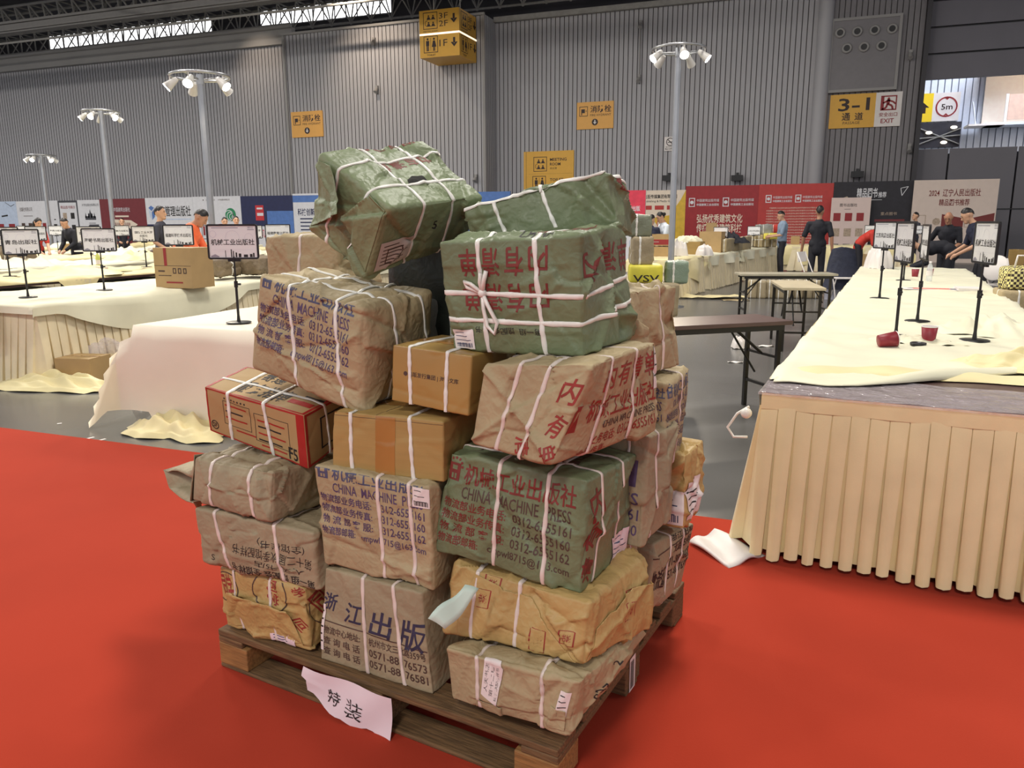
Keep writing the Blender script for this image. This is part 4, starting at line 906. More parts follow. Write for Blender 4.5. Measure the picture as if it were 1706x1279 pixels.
# small fittings on the cladding
def fitting(px, py, y, label, nm='wall_spotlight'):
    p = WP(px, py, y-.12); mb = MB(); mb.box((p[0], y-.06, p[2]+.12), (.12, .12, .16)); mb.cyl((p[0], y-.1, p[2]+.06), (p[0], y-.22, p[2]-.1), .07, .09)
    mb.box((p[0], y-.04, p[2]-.02), (.05, .08, .3)); return tag(mb.build(nm, [GUTT]), label, 'wall fitting')
fitting(622, 70, 33, 'upper small metal wall bracket in the middle of the cladding left of the cube sign')
fitting(627, 150, 33, 'lower small metal wall bracket below another, left of the cube sign')
fitting(792, 298, 33, 'small silver wall bracket just above the tilted green parcel\'s right corner')
fitting(1067, 42, 34.2, 'upper end of the thin conduit left of the right lamp head')
fitting(1064, 132, 34.2, 'lower end of the thin conduit left of the right lamp head')
fitting(1517, 92, 34.2, 'tiny bracket between the nozzle panel and the shutter', 'wall_bracket')
fitting(1515, 248, 34.2, 'small bracket low beside the dark door jamb', 'wall_bracket')
a, b = WP(1067, 45, 34.15), WP(1065, 128, 34.15)
mb = MB(); mb.cyl(a, b, .03); tag(mb.build('conduit', [GUTT]), 'thin vertical conduit on the cladding left of the right lamp head', 'pipe')
for px, lab in ((1114, 'dark floodlight over the cream banner by the right lamp post'), (1228, 'dark floodlight over the deep red banner'), (1428, 'dark floodlight over the black banner')):
    p = WP(px, 300 if px < 1300 else 294, 34); mb = MB(); mb.box((p[0], 33.95, p[2]+.08), (.45, .3, .22)); mb.box((p[0], 34.1, p[2]+.2), (.1, .2, .2)); tag(mb.build('floodlight', [BLACK]), lab, 'lamp')
wall_sign('small_plate', 'tiny dark plate of symbols on the wall above the black banner', 2.75, 3.2, 2.62, 2.8, 34.2, [INK_K, WHT], lambda d, w, h: [d.rect(w*(.08+.18*k), h*.25, w*(.2+.18*k), h*.75, 1) for k in range(5)], .02)

# ---------------------------------------------------------------- display banners along the wall
def banner(label, px0, px1, ptop, mats, fn, y=32.0, z0=0., name='display_banner', th=.08, ztop=None):
    a = WP(px0, ptop, y); b = WP(px1, ptop, y); zt = ztop or WP((px0+px1)/2, ptop, y)[2]
    w, h = b[0]-a[0], zt-z0; mb = MB(); mb.box(((a[0]+b[0])/2, y+th/2, (z0+zt)/2), (w, th, h)); d = Dec(); fn(d, w, h); d.flat(mb, (a[0], y, z0), (1, 0, 0), (0, 0, 1), .006)
    return tag(mb.build(name, mats), label, 'banner')
BW = mat('banner_white', (226, 226, 230), .5, var=.03); BLB = mat('banner_pale_blue', (196, 210, 232), .5, var=.06)
BMAR = mat('banner_maroon', (122, 44, 50), .5, var=.05); BNAV = mat('banner_navy', (34, 40, 82), .5, var=.08); BCRI = mat('banner_crimson', (158, 38, 44), .5, var=.06); BRED = mat('banner_red', (186, 58, 54), .5, var=.05)
BBLK = mat('banner_black', (34, 32, 40), .5, var=.2); BCRM = mat('banner_cream', (236, 220, 200), .5, var=.03); BPNK = mat('banner_rose_red', (222, 60, 84), .5, var=.08); BYEL = mat('banner_ochre', (220, 180, 60), .5, var=.08)
BGRN = mat('banner_green', (40, 140, 90), .5, var=.05); BBLU = mat('banner_blue', (86, 124, 190), .5, var=.08); BGRY = mat('banner_grey', (70, 70, 76), .5, var=.1); BTAN = mat('banner_tan', (180, 160, 140), .5, var=.2, vscale=20)
rb = random.Random(4)
def books(d, x0, y0, x1, y1, nx, ny, ms, f=.7):
    for i in range(nx):
        for j in range(ny):
            w, h = (x1-x0)/nx, (y1-y0)/ny; d.rect(x0+w*(i+.5-f/2), y0+h*(j+.5-f/2), x0+w*(i+.5+f/2), y0+h*(j+.5+f/2), ms[(i*3+j*2) % len(ms)], 1.5)
banner('pale blue banner with dark red books at the far left end of the wall', -60, 26, 336, [BLB, SRED, INK_K, BW], lambda d, w, h: (books(d, w*.35, h*.3, w*.98, h*.62, 3, 1, [1], .55), d.path([(w*.8, h*.98), (w*.9, h*.9), (w*.97, h*.94)], .03, 2), d.line((w*.7, h*.7), (w*.82, h*.72), .08, 2)))
banner('white banner with small red and yellow book pictures, left of the rear lamp post', 26, 78, 335, [BW, SRED, BYEL, INK_BR], lambda d, w, h: (d.text('出版社有限公司', w*.1, h*.80, w*.5, h*.88, 3), d.rect(w*.2, h*.70, w*.5, h*.71, 3), books(d, w*.05, h*.4, w*.95, h*.62, 4, 1, [3, 1, 2, 3], .5), books(d, w*.05, h*.1, w*.95, h*.35, 4, 1, [3, 2, 1, 3], .5)))
banner('narrow white banner between the rear lamp post and the grey framed one', 81, 95, 334, [BW, INK_K], lambda d, w, h: (d.rect(w*.3, h*.5, w*.7, h*.54, 1), d.rect(w*.4, h*.62, w*.6, h*.64, 1)))
banner('white banner in a dark grey frame with book covers on it', 96, 128, 334, [BGRY, BW, SRED, INK_K, BTAN], lambda d, w, h: (d.rect(w*.06, 0, w*.94, h*.96, 1), d.text('精品图书展示', w*.12, h*.84, w*.88, h*.90, 2, layer=2), books(d, w*.1, h*.35, w*.9, h*.82, 2, 2, [2, 3, 4, 3], .5), books(d, w*.1, h*.1, w*.9, h*.35, 2, 1, [3, 4], .7)))
def castle(d, w, h):
    d.text('大学出版社有限公司', w*.2, h*.88, w*.95, h*.93, 1); d.rect(w*.30, h*.62, w*.78, h*.69, 1); d.rect(w*.44, h*.69, w*.64, h*.74, 1); d.poly([(w*.5, h*.74), (w*.58, h*.74), (w*.54, h*.82)], 1)
    for k in range(4): d.poly([(w*(.29+.13*k), h*.66), (w*(.37+.13*k), h*.66), (w*(.33+.13*k), h*.76)], 1)
    d.poly([(w*.38, h*.48), (w*.46, h*.53), (w*.88, h*.53), (w*.88, h*.42), (w*.46, h*.42)], 1); d.rect(w*.45, h*.55, w*.75, h*.56, 1)
banner('white banner with a dark building emblem and a dark arrow tag', 128, 165, 333, [BW, BGRY], castle)
def maroon(d, w, h):
    d.text('中国建筑出版社', w*.30, h*.76, w*.66, h*.84, 1); d.rect(w*.32, h*.66, w*.62, h*.69, 2); d.poly([(w*.26, h*.62), (w*.26, h*.42), (w*.66, h*.44), (w*.80, h*.52), (w*.66, h*.60)], 2); d.text('新书推荐欢迎选购', w*.30, h*.49, w*.64, h*.56, 0, layer=2)
    books(d, w*.80, h*.02, w, h*.25, 3, 4, [2], .5); d.rect(w*.2, h*.78, w*.25, h*.86, 1)
banner('maroon banner with a cream arrow-shaped tag', 165, 241, 331, [BMAR, BW, BCRM], maroon)
def econ(d, w, h):
    d.rect(0, 0, w, h*.52, 1); d.text('经济管理出版社', w*.2, h*.66, w*.95, h*.85, 3, .012); d.poly([(w*.06, h*.82), (w*.12, h*.86), (w*.18, h*.82), (w*.12, h*.76)], 2); d.poly([(w*.06, h*.80), (w*.115, h*.74), (w*.115, h*.60), (w*.08, h*.66)], 4); d.poly([(w*.185, h*.80), (w*.125, h*.74), (w*.125, h*.60), (w*.185, h*.66)], 2)
    d.rect(w*.2, h*.60, w*.95, h*.62, 4); d.rect(w*.1, h*.42, w*.3, h*.45, 4, 2); d.rect(w*.55, h*.42, w*.7, h*.45, 4, 2); books(d, w*.05, h*.05, w*.95, h*.38, 6, 2, [4, 2, 0], .5)
banner('banner with a blue cube logo over white and a navy lower half', 241, 320, 329, [BW, BNAV, BBLU, INK_K, BLB], econ)
def swirl(d, w, h):
    d.rect(w*.22, h*.93, w*.24, h*.95, 3); d.text('上海音像出版社', w*.28, h*.925, w*.48, h*.955, 3); d.text('大学出版社有限公司', w*.54, h*.925, w*.78, h*.955, 3)
    d.disc(w*.78, h*.68, h*.115, 1)
    for k in range(4): d.ring(w*.78+h*.03*k-.1, h*.66-.02*k, h*(.10-.022*k), h*.012, 0, 2)
    d.frame(w*.15, h*.25, w*.32, h*.5, .03, 3); d.rect(w*.18, h*.32, w*.22, h*.48, 2); d.rect(w*.52, h*.25, w*.67, h*.52, 4); books(d, w*.53, h*.3, w*.66, h*.48, 3, 3, [0], .5)
banner('white banner with a green swirl emblem beside the near lamp post', 320, 400, 327, [BW, BGRN, SRED, INK_BR, BCRI], swirl)
def navyb(d, w, h):
    d.rect(w*.28, h*.58, w*.44, h*.84, 1); d.rect(w*.31, h*.77, w*.42, h*.8, 2, 2); d.rect(w*.31, h*.66, w*.43, h*.71, 2, 2); d.rect(w*.31, h*.1, w*.44, h*.48, 2); d.text('思', w*.29, h*.28, w*.38, h*.42, 1, .03, layer=2); d.text('几', w*.385, h*.28, w*.44, h*.42, 1, .03, layer=2)
    d.rect(w*.5, 0, w*1., h*.74, 3); d.disc(w*.75, h*.32, h*.15, 2, 2); d.poly([(w*.72, h*.32), (w*.78, h*.32), (w*.75, h*.41)], 1, 3); d.rect(w*.70, h*.26, w*.81, h*.30, 4, 3)
banner('navy banner with red blocks and a pale circle with a red triangle', 400, 487, 326, [BNAV, mat('banner_bright_red', (204, 50, 56), .5, var=.06), BW, BBLU, INK_K], navyb)
banner('pale banner with blue lettering behind the folded end of the tilted green parcel', 487, 560, 322, [BW, BBLU, BNAV], lambda d, w, h: (d.rect(0, h*.86, w, h*.97, 1), d.text('科技创新引领未来', w*.1, h*.64, w*.9, h*.76, 2, .02), [d.rect(w*.15, h*(.58-.06*k), w*.8, h*(.60-.06*k), 2) for k in range(6)]))
banner('blue banner glimpsed between the two top green parcels', 690, 850, 320, [BBLU, BNAV, BW], lambda d, w, h: (d.poly([(0, 0), (w*.6, 0), (w*.3, h), (0, h)], 1), d.text('机械工业出版社', w*.5, h*.5, w*.95, h*.6, 2)))
def cream1(d, w, h):
    d.poly([(w*.2, h*.50), (w*.45, h*.60), (w*.75, h*.64), (w*.92, h*.86), (w, h), (w, h*.3), (w*.8, h*.2), (w*.5, h*.55), (w*.3, h*.45)], 1); d.text('出版传媒集团有限公司', w*.32, h*.88, w*.86, h*.94, 2, .02); d.text('Publishing & Media Group', w*.32, h*.82, w*.84, h*.86, 2)
    for k in range(3): d.rect(w*(.30+.2*k), h*.72, w*(.45+.2*k), h*.78, 3)
    d.disc(w*.62, h*.52, h*.07, 0, 2); d.ring(w*.62, h*.52, h*.07, .03, 3, 2.5); books(d, w*.3, h*.3, w*.52, h*.46, 2, 1, [2, 4], .6)
banner('cream banner with ochre curves behind the right lamp post', 1042, 1143, 317, [BCRM, BYEL, INK_K, BRED, BGRY], cream1)
def crim(d, w, h):
    for k, x in enumerate((.05, .52)):
        d.frame(w*x, h*.72, w*(x+.085), h*.84, .03, 1); d.disc(w*(x+.042), h*.78, w*.025, 1)
        d.text('中国建筑出版传媒', w*(x+.11), h*.785, w*(x+.42), h*.825, 1); d.text('中国建筑工业出版社', w*(x+.11), h*.73, w*(x+.42), h*.765, 1, .02)
    d.text('弘扬优秀建筑文化', w*.17, h*.50, w*.80, h*.62, 2, .03); d.text('传播先进建筑科技', w*.17, h*.37, w*.80, h*.49, 2, .03)
banner('deep crimson banner with two lines of cream slogan', 1143, 1265, 309, [BCRI, BW, BCRM], crim)
def redtext(d, w, h):
    for k, x in enumerate((.10, .50)):
        d.frame(w*x, h*.76, w*(x+.08), h*.86, .03, 1); d.disc(w*(x+.04), h*.81, w*.022, 1); d.text('中国建筑出版传媒', w*(x+.1), h*.81, w*(x+.36), h*.845, 1); d.text('中国建筑工业出版社', w*(x+.1), h*.765, w*(x+.36), h*.795, 1, .02)
    for k in range(15): d.text('中国建筑工业出版社成立以来坚持弘扬优秀建筑文化传播先进科技', w*(.16 if k == 0 else .12), h*(.68-.036*k), w*.85, h*(.70-.036*k), 2)
banner('red banner covered with small rows of pale text', 1265, 1390, 306, [BRED, BW, BCRM], redtext)
def black1(d, w, h):
    d.text('精品图书', w*.30, h*.80, w*.56, h*.92, 1, .03); d.text('推荐', w*.57, h*.80, w*.67, h*.87, 1, .02); d.rect(w*.34, h*.77, w*.62, h*.775, 1); d.path([(w*.84, h*.91), (w*.93, h*.93), (w*.86, h*.82)], .02, 1, closed=True)
    d.poly([(w*.12, h*.80), (w*.18, h*.82), (w*.20, h*.80)], 2)
    for k in range(3): d.rect(w*.55, h*(.50-.06*k), w*.92, h*(.53-.06*k), 3)
    d.text('重点图书', w*.62, h*.58, w*.82, h*.62, 2)
banner('black banner with white lettering, left of the large cream one', 1390, 1524, 302, [BBLK, BW, BTAN, BMAR], black1)
def crmsub(d, w, h):
    d.text('图书出版社', w*.22, h*.86, w*.66, h*.91, 2); d.rect(w*.34, h*.82, w*.5, h*.825, 2); books(d, w*.02, h*.60, w*.9, h*.8, 3, 1, [1, 3, 1], .62); books(d, w*.02, h*.36, w*.9, h*.56, 3, 1, [3, 2, 4], .62); books(d, w*.02, h*.1, w*.9, h*.32, 3, 1, [4, 2, 3], .62)
banner('cream panel with rows of book covers standing before the black banner', 1386, 1452, 329, [mat('banner_blush', (226, 204, 196), .5, var=.02), SRED, INK_K, BTAN, BGRY], crmsub, y=31.7)
def liao(d, w, h):
    d.text('2024  辽宁人民出版社', w*.19, h*.80, w*.80, h*.89, 1, .012); d.text('精品图书推荐', w*.32, h*.69, w*.68, h*.77, 1, .012)
    d.poly([(w*.37, h*.37), (w*.63, h*.43), (w*.63, h*.54), (w*.37, h*.59)], 1); d.poly([(w*.72, h*.43), (w*.985, h*.37), (w*.985, h*.60), (w*.72, h*.54)], 1); d.frame(w*.645, h*.43, w*.71, h*.53, .02, 2)
    d.frame(w*.07, h*.40, w*.18, h*.58, .02, 2); d.rect(w*.07, h*.36, w*.19, h*.41, 1); d.disc(w*.31, h*.5, w*.05, 2, n=7); d.rect(w*.50, h*.05, w*.97, h*.24, 3); d.rect(w*.27, h*.1, w*.33, h*.22, 2)
banner('large cream banner headed 2024 at the right end of the row', 1524, 1666, 299, [mat('banner_peach_cream', (222, 204, 192), .5, var=.02), mat('dark_brick', (124, 48, 44), .5, var=.05), BTAN, BGRY], liao, y=31.8)
def rose(d, w, h):
    d.rect(0, h*.55, w, h, 1); d.text('中国出版', w*.22, h*.72, w*.82, h*.79, 0, .03, layer=2); d.text('经典好书', w*.22, h*.62, w*.82, h*.69, 0, .03, layer=2); d.rect(w*.2, h*.82, w*.32, h*.83, 0, 2); books(d, w*.15, h*.2, w*.9, h*.5, 3, 2, [2], .6)
banner('rose-red pull-up banner standing before the cream one with ochre curves', 1030, 1076, 317, [BW, BPNK, BLB], rose, y=28)
# ---------------------------------------------------------------- tables, cloths and skirts
CLOTH = mat('cream_satin_cloth', (230, 226, 198), .55, var=.04, vscale=3, bump=.08, bscale=200, spec=.35, sheen=.2)
CLOTHY = mat('yellow_cream_cloth', (232, 218, 166), .5, var=.05, vscale=4, bump=.08, bscale=200, spec=.35, sheen=.2)
CLOTHP = mat('pale_pink_cream_cloth', (236, 226, 206), .6, var=.03, vscale=2, bump=.08, bscale=200, spec=.3)
SKIRT = mat('champagne_satin_skirt', (238, 222, 174), .42, var=.05, vscale=5, bump=.05, bscale=150, spec=.45, sheen=.2)
SKIRTL = mat('ivory_satin_skirt', (232, 218, 184), .45, var=.05, vscale=5, bump=.05, bscale=150, spec=.4)
TTOP = mat('dark_laminate', (92, 70, 66), .35, var=.15, vscale=3)
TLIGHT = mat('light_worn_laminate', (196, 184, 156), .4, var=.08, vscale=4)
FILM = mat('plastic_film', (236, 226, 232), .12, var=0, alpha=.36, spec=1., crumple=.9, cscale=7)
def rot2(x, y, a): return x*math.cos(a)-y*math.sin(a), x*math.sin(a)+y*math.cos(a)
def drape(name, label, cat, O, W, L, z, yaw, oh, m, seed=1, wr=.006, res=.07, foldk=26., folda=.025, front=None, group=None, parent=None, off=.012):
    """cloth laid over a W x L top; oh = overhang (left, right, front, back), numbers or functions of the position along the edge"""
    f = [(o if callable(o) else (lambda q, o=o: o)) for o in oh]; rs = np.random.RandomState(seed); ph = rs.uniform(0, 6, 12)
    nu, nv = max(4, int(W/res)), max(4, int(L/res)); no = 7
    us = [(-1+k/no, 0) for k in range(no)] if max(f[0](q) for q in (0, .3, .5, .8, 1)) > 0 else []
    U = [('l', 1-k/no) for k in range(no)] if us else []
    U += [('m', k/nu) for k in range(nu+1)]
    if max(f[1](q) for q in (0, .3, .5, .8, 1)) > 0: U += [('r', (k+1)/no) for k in range(no)]
    Vv = [('f', 1-k/no) for k in range(no)] if max(f[2](q) for q in (0, .3, .5, .8, 1)) > 0 else []
    Vv += [('m', k/nv) for k in range(nv+1)]
    if max(f[3](q) for q in (0, .3, .5, .8, 1)) > 0: Vv += [('b', (k+1)/no) for k in range(no)]
    P = []
    for a, q in U:
        row = []
        for b, r in Vv:
            v0 = front(q if a == 'm' else (0 if a == 'l' else 1)) if front else 0.
            uu = q if a == 'm' else (0. if a == 'l' else 1.); vv = r if b == 'm' else (0. if b == 'f' else 1.)
            x = uu*W; y = v0+(L-v0)*vv; du = q*f[0 if a == 'l' else 1](vv) if a != 'm' else 0.; dv = r*f[2 if b == 'f' else 3](uu) if b != 'm' else 0.
            sx = -1 if a == 'l' else 1; sy = -1 if b == 'f' else 1; zz = z
            w = wr*(math.sin(x*9+ph[0]+2*math.sin(y*1.3+ph[1]))*math.sin(y*3.1+ph[2])+.7*math.sin(y*7+x*2.2+ph[3])+.5*abs(math.sin(y*13+3*math.sin(x*2+ph[4])))+.4*math.sin(x*17+y*11+ph[5]))
            if du == 0 and dv == 0: zz += .004+abs(w)
            else:
                drop = max(du, dv, math.hypot(du, dv)*.92); t = min(1., drop/.25); mn = min(du, dv)
                fo = folda*t*(math.sin(foldk*(y if du > dv else x)+ph[6])+.5*math.sin(foldk*.43*(y if du > dv else x)+ph[7]))+off+.03*t
                if du > 0: x += sx*(fo+.35*mn)
                if dv > 0: y += sy*(fo+.35*mn)
                zz = z+.004-drop*(1 if drop < .01 else 1)
            X, Y = rot2(x, y, yaw); row.append((O[0]+X, O[1]+Y, max(zz, .012)))
        P.append(row)
    mb = MB(); mb.grid(P, 0, True)
    o = mb.build(name, [m], parent); return tag(o, label, cat, group)
def skirt_mesh(path, z0, z1, pleat=.075, depth=.035, hem=.0, seed=1, rows=8, flare=.05):
    """pleated skirt hung along a polyline (x, y); the gaps between pleats open towards the hem"""
    rs = np.random.RandomState(seed); P = [np.array(p, float) for p in path]; cols = []
    for i in range(len(P)-1):
        d = P[i+1]-P[i]; l = np.linalg.norm(d); n = np.array([d[1], -d[0]])/l; k = max(1, int(round(l/pleat)))
        for j in range(k):
            g = rs.uniform(.8, 1.2); w = rs.uniform(-.5, .5); gap = rs.uniform(.2, .36)
            for s, q in (('0', 0.), ('0', .95), ('a', 1.08), ('m', 1.22), ('b', 1.05), ('e', .92), ('f', 0.)): cols.append((P[i], d/k, j, s, n, q*g, w, gap))
    cols.append((P[-1], d*0, 0, '0', n, 0, 0, .2)); R_ = []
    for r in range(rows+1):
        t = r/rows; row = []
        for p, d, j, s, n, q, w, gap in cols:
            e1 = 1-(.02+gap*t**.8); ss = {'0': 0., 'a': .06, 'm': e1*.5, 'b': e1-.07, 'e': e1, 'f': e1-.01}[s]
            sway = .05*w*math.sin(t*3+w*5)*t if s != '0' or j else 0.
            e = depth*(.16+1.0*t)*q+flare*t+.012*t*w; hz = z1+(z0-z1)*t+(hem*(.5+w)-.014*q if r == rows else 0); b = p+d*(j+ss+sway)
            row.append((b[0]+n[0]*e, b[1]+n[1]*e, max(hz, .004)))
        R_.append(row)
    return R_
def banquet(label, O, W, L, yaw, skirts, sm=SKIRTL, z=.74, group=None, top=TTOP, pleat=.09, sk_z0=.03, valance=True):
    """a long table: top, trestle legs and pleated skirt; skirts = list of local polylines"""
    t = thing('banquet_table', label, 'table', (O[0], O[1], 0), yaw, group)
    mb = MB(); mb.box((W/2, L/2, z-.018), (W, L, .036)); mb.build('tabletop', [top], t, bevel=.003)
    for k, (x, y) in enumerate(((.1, .12), (W-.1, .12), (.1, L-.12), (W-.1, L-.12))):
        mb = MB(); mb.cyl((x, y, 0), (x, y, z-.03), .02, n=8); mb.build('leg', [BLACK], t)
    for k, pl in enumerate(skirts):
        mb = MB(); R_ = skirt_mesh(pl, sk_z0, z-.06, pleat, .046 if pleat < .08 else .032, .012, 5+k); mb.grid(R_, 0, True, flip=False)
        if valance:
            for i in range(len(pl)-1):
                a, b = np.array(pl[i]), np.array(pl[i+1]); d = (b-a)/np.linalg.norm(b-a); n = np.array([d[1], -d[0]])
                Q = []
                for r in range(3):
                    zz = z-.002-.035*r; Q.append([(*(a+(b-a)*s/20+n*(.012+.004*math.sin(s*1.7+r))), zz) for s in range(21)])
                mb.grid(Q, 0, True)
        mb.build('skirt', [sm], t).data.set_sharp_from_angle(angle=.7)
    return t
def heap(name, label, c, rx, ry, h, m, seed=1, yaw=0., n=34, cat='cloth', group=None):
    pw = 2.2 if h < .7*min(rx, ry) else 6.
    """a crumpled pile of cloth"""
    rs = np.random.RandomState(seed); K = 7; A = rs.uniform(0, math.pi, K); Fq = rs.uniform(4, 11, K); ph = rs.uniform(0, 6, K); P = []
    for i in range(n+1):
        r = i/n; row = []
        for j in range(72+1):
            t = 2*math.pi*j/72; ed = 1+.16*math.sin(3*t+ph[0])+.10*math.sin(5*t+ph[1])+.06*math.sin(9*t+ph[2]); x, y = r*ed*math.cos(t), r*ed*math.sin(t)
            s = 0
            for k in range(K):
                q = (x*math.cos(A[k])+y*math.sin(A[k]))*Fq[k]+ph[k]+1.3*math.sin(2.2*(x*math.sin(A[k])-y*math.cos(A[k]))+ph[-1-k]); s += 1.1-math.sqrt(math.sin(q)**2+.03)
            zz = h*max(0, 1-r**pw)*((.15+.85*s/3.6) if pw < 3 else (.6+.4*s/3.6))+.012*(1-r)+(.012*abs(math.sin(6*t+ph[3])) if r > .85 else 0)
            X, Y = rot2(x*rx, y*ry, yaw); row.append((c[0]+X, c[1]+Y, c[2]+.003+zz))
        P.append(row)
    mb = MB(); mb.grid(P, 0, True); return tag(mb.build(name, [m]), label, cat, group)

# --- right hand table
def RF(q):   # front edge of the pushed-back cloth along the table width
    return float(np.interp(q*1.46, RFU, RFV))+.008*math.sin(q*31)
RY = math.radians(-5.4); RO = (-.14, 3.47); RW, RL = 1.46, 10.3
def rt(u, v, z=.75):
    X, Y = rot2(u, v, RY); return (RO[0]+X, RO[1]+Y, z)
RFU, RFV = [], []
for _px, _py in ((1287, 634), (1320, 634), (1380, 640), (1432, 641), (1480, 637), (1540, 634), (1600, 629), (1706, 620)):
    _p = G(_px, _py, .75); _a, _b = rot2(_p[0]-RO[0], _p[1]-RO[1], -RY); RFU.append(_a); RFV.append(max(.03, _b))
RFU.append(1.5); RFV.append(RFV[-1]+.05)
t = banquet('long table with a champagne pleated skirt standing at the carpet edge on the right', RO, RW, RL, RY, [[(0, RL), (0, 0), (RW, 0), (RW, RL)]], SKIRT, z=.745, pleat=.073, sk_z0=.035)
mb = MB(); P = []
for i in range(40):
    P.append([(-.012+(RW+.024)*i/39, -.02+.46*j/12, .7475+.0012*math.sin(i*1.3+j)+.0015*math.sin(j*2.1-i*.7)) for j in range(13)])
mb.grid(P, 0, True); mb.grid([[(-.014+(RW+.03)*i/30, -.022, .748-.012*j) for i in range(31)] for j in (0, 1)], 0, True)
o = mb.build('plastic_cover', [FILM], t); o['label'] = 'shiny clear plastic film over the tabletop'
drape('tablecloth', 'large cream cloth pushed back from the front edge of the long right table', 'tablecloth', rt(0, 0), RW, RL, .748, RY, (lambda q: .16*min(1, q*6), .25, 0., .15), CLOTH, 7, .012, .06,
      front=lambda u: RF(u))
# rolled front edge of that cloth
mb = MB(); P = []
for i in range(46):
    u = .02+(RW-.02)*i/45; v = RF(u/RW); row = []
    r = (.006+.028*min(1, max(0, (u-.3)/.25)))*(1+.3*math.sin(u*11))
    for j in range(9):
        a = math.pi*j/8; x, y, z = rt(u, v+.06*math.cos(a)-.0, .757+r*math.sin(a)); row.append((x, y, z))
    P.append(row)
mb.grid(P, 0, True, flip=True); tag(mb.build('cloth_roll', [CLOTH], solid=.004), 'rolled-up front hem of cream cloth along the long right table', 'cloth')
heap('crumpled_cloth', 'white crumpled cloth pile on the right side of the long table', rt(1.08, 2.5), .30, .42, .10, CLOTH, 3)
heap('crumpled_cloth', 'yellowish crumpled cloth pile near the front right of the long table', rt(1.06, 1.02), .26, .18, .075, CLOTHY, 5)
heap('crumpled_cloth', 'flat wrinkle of cream cloth behind the red cups', rt(.62, 1.75), .26, .10, .035, CLOTH, 9)
def cup(label, c, tip=None, sc=1.):
    t = thing('paper_cup', label, 'cup', c)
    if tip is not None: t.rotation_euler = tip
    mb = MB(); mb.lathe([(0, 0), (.029*sc, 0), (.030*sc, .002), (.039*sc, .088*sc), (.0375*sc, .088*sc), (.028*sc, .006), (0, .006)], n=24)
    mb.build('cup_wall', [mat('maroon_paper_cup', (136, 34, 46), .45, var=.03)], t)
    mb = MB(); mb.lathe([(.0372*sc, .088*sc), (.0385*sc, .0915*sc), (.0405*sc, .089*sc), (.0392*sc, .086*sc)], n=24); mb.lathe([(.0368*sc, .087*sc), (.0284*sc, .008)], n=24)
    mb.build('rim', [WHT], t); return t
p = G(1478, 580, .75); cup('tipped-over maroon paper cup lying on the long right table', (p[0]-.05, p[1]+.0, .79), (0, math.radians(82), .25), 1.15)
p = G(1546, 574, .75); cup('upright maroon paper cup beside the tipped one', (p[0], p[1], .757), None, 1.15)
p = G(1524, 462, .75); cup('maroon paper cup far back on the long right table, left of the bottle', (p[0], p[1], .757), None, 1.2)
p = G(1549, 460, .75); cup('maroon paper cup half hidden behind the bottle on the right table', (p[0], p[1], .757), None, 1.1)
p = G(1538, 577, .75); mb = MB(); mb.lathe([(0, 0), (.042, 0), (.044, .006), (.044, .016), (.038, .018), (.036, .012), (0, .012)], (p[0]-.03, p[1]-.02, .758)); tag(mb.build('cup_lid', [BLACK]), 'black cup lid lying in front of the upright maroon cup', 'lid')
def bottle(label, c, h=.22, cap=WHT, liq=None):
    t = thing('water_bottle', label, 'bottle', c); g = mat('clear_plastic', (232, 238, 240), .08, var=0, alpha=.45, spec=.8)
    mb = MB(); mb.lathe([(0, 0), (.03, 0), (.033, .01), (.033, h*.65), (.026, h*.78), (.013, h*.9), (.013, h*.93)], n=16); mb.build('bottle_body', [liq or g], t)
    mb = MB(); mb.lathe([(.034, h*.3), (.034, h*.55)], n=16); mb.build('wrap_label', [WHT], t)
    mb = MB(); mb.lathe([(.015, h*.92), (.015, h), (0, h)], n=12); mb.build('cap', [cap], t); return t
p = G(1547, 470, .75); bottle('clear plastic bottle standing far back on the long right table', (p[0], p[1], .757), .24)
mb = MB(); d = Dec(); p = G(1565, 484, .75)
d.rect(-.35, -.14, .35, .16, 0); d.rect(-.25, -.04, .1, .1, 1, 2); d.rect(.1, -.05, .3, .06, 2, 2); d.line((-.3, .02), (-.2, .1), .03, 2, 2); d.flat(mb, (p[0], p[1], .766), (1, 0, 0), (0, 1, 0), .001)
tag(mb.build('leaflet', [WHT, mat('salmon_print', (226, 120, 100), .5, var=.05), INK_N]), 'colour printed leaflet lying flat across the long right table', 'paper')
p = G(1612, 485, .75); mb = MB(); mb.box((p[0], p[1], .775), (.22, .3, .03)); tag(mb.build('paper_stack', [WHT], bevel=.002), 'small stack of white sheets near the right edge of the long table', 'paper')
p = G(1445, 447, .75); heap('plastic_bag', 'white plastic bag at the far left corner of the long right table', (p[0]+.15, p[1], .75), .2, .2, .3, WHT, 12, cat='bag')
mb = MB(); P = []
c0, c1, c2, c3 = G(1148, 905, .012), G(1215, 945, .012), G(1275, 925, .012), G(1190, 886, .012)
for i in range(13):
    a = i/12; P.append([tuple((np.array(c0)*(1-a)+np.array(c3)*a)*(1-b)+(np.array(c1)*(1-a)+np.array(c2)*a)*b+np.array([0, 0, .012+.012*math.sin(a*7+b*4)])) for b in np.linspace(0, 1, 9)])
mb.grid(P, 0, True, flip=True); tag(mb.build('foam_sheet', [WHT], solid=.012), 'white foam sheet on the floor by the skirt\'s left corner', 'sheet')
p = rt(-.06, .05, .6); mb = MB()
mb.tube([np.array(p)+np.array(q) for q in ((0, 0, .06), (-.05, .02, .02), (-.09, .03, -.05), (-.06, .02, -.09), (0, 0, -.08))], .006); mb.ball(np.array(p)+np.array((-.01, 0, .03)), .025)
tag(mb.build('tie_string', [STRAP]), 'white string knot tied at the long table\'s near left corner', 'string')

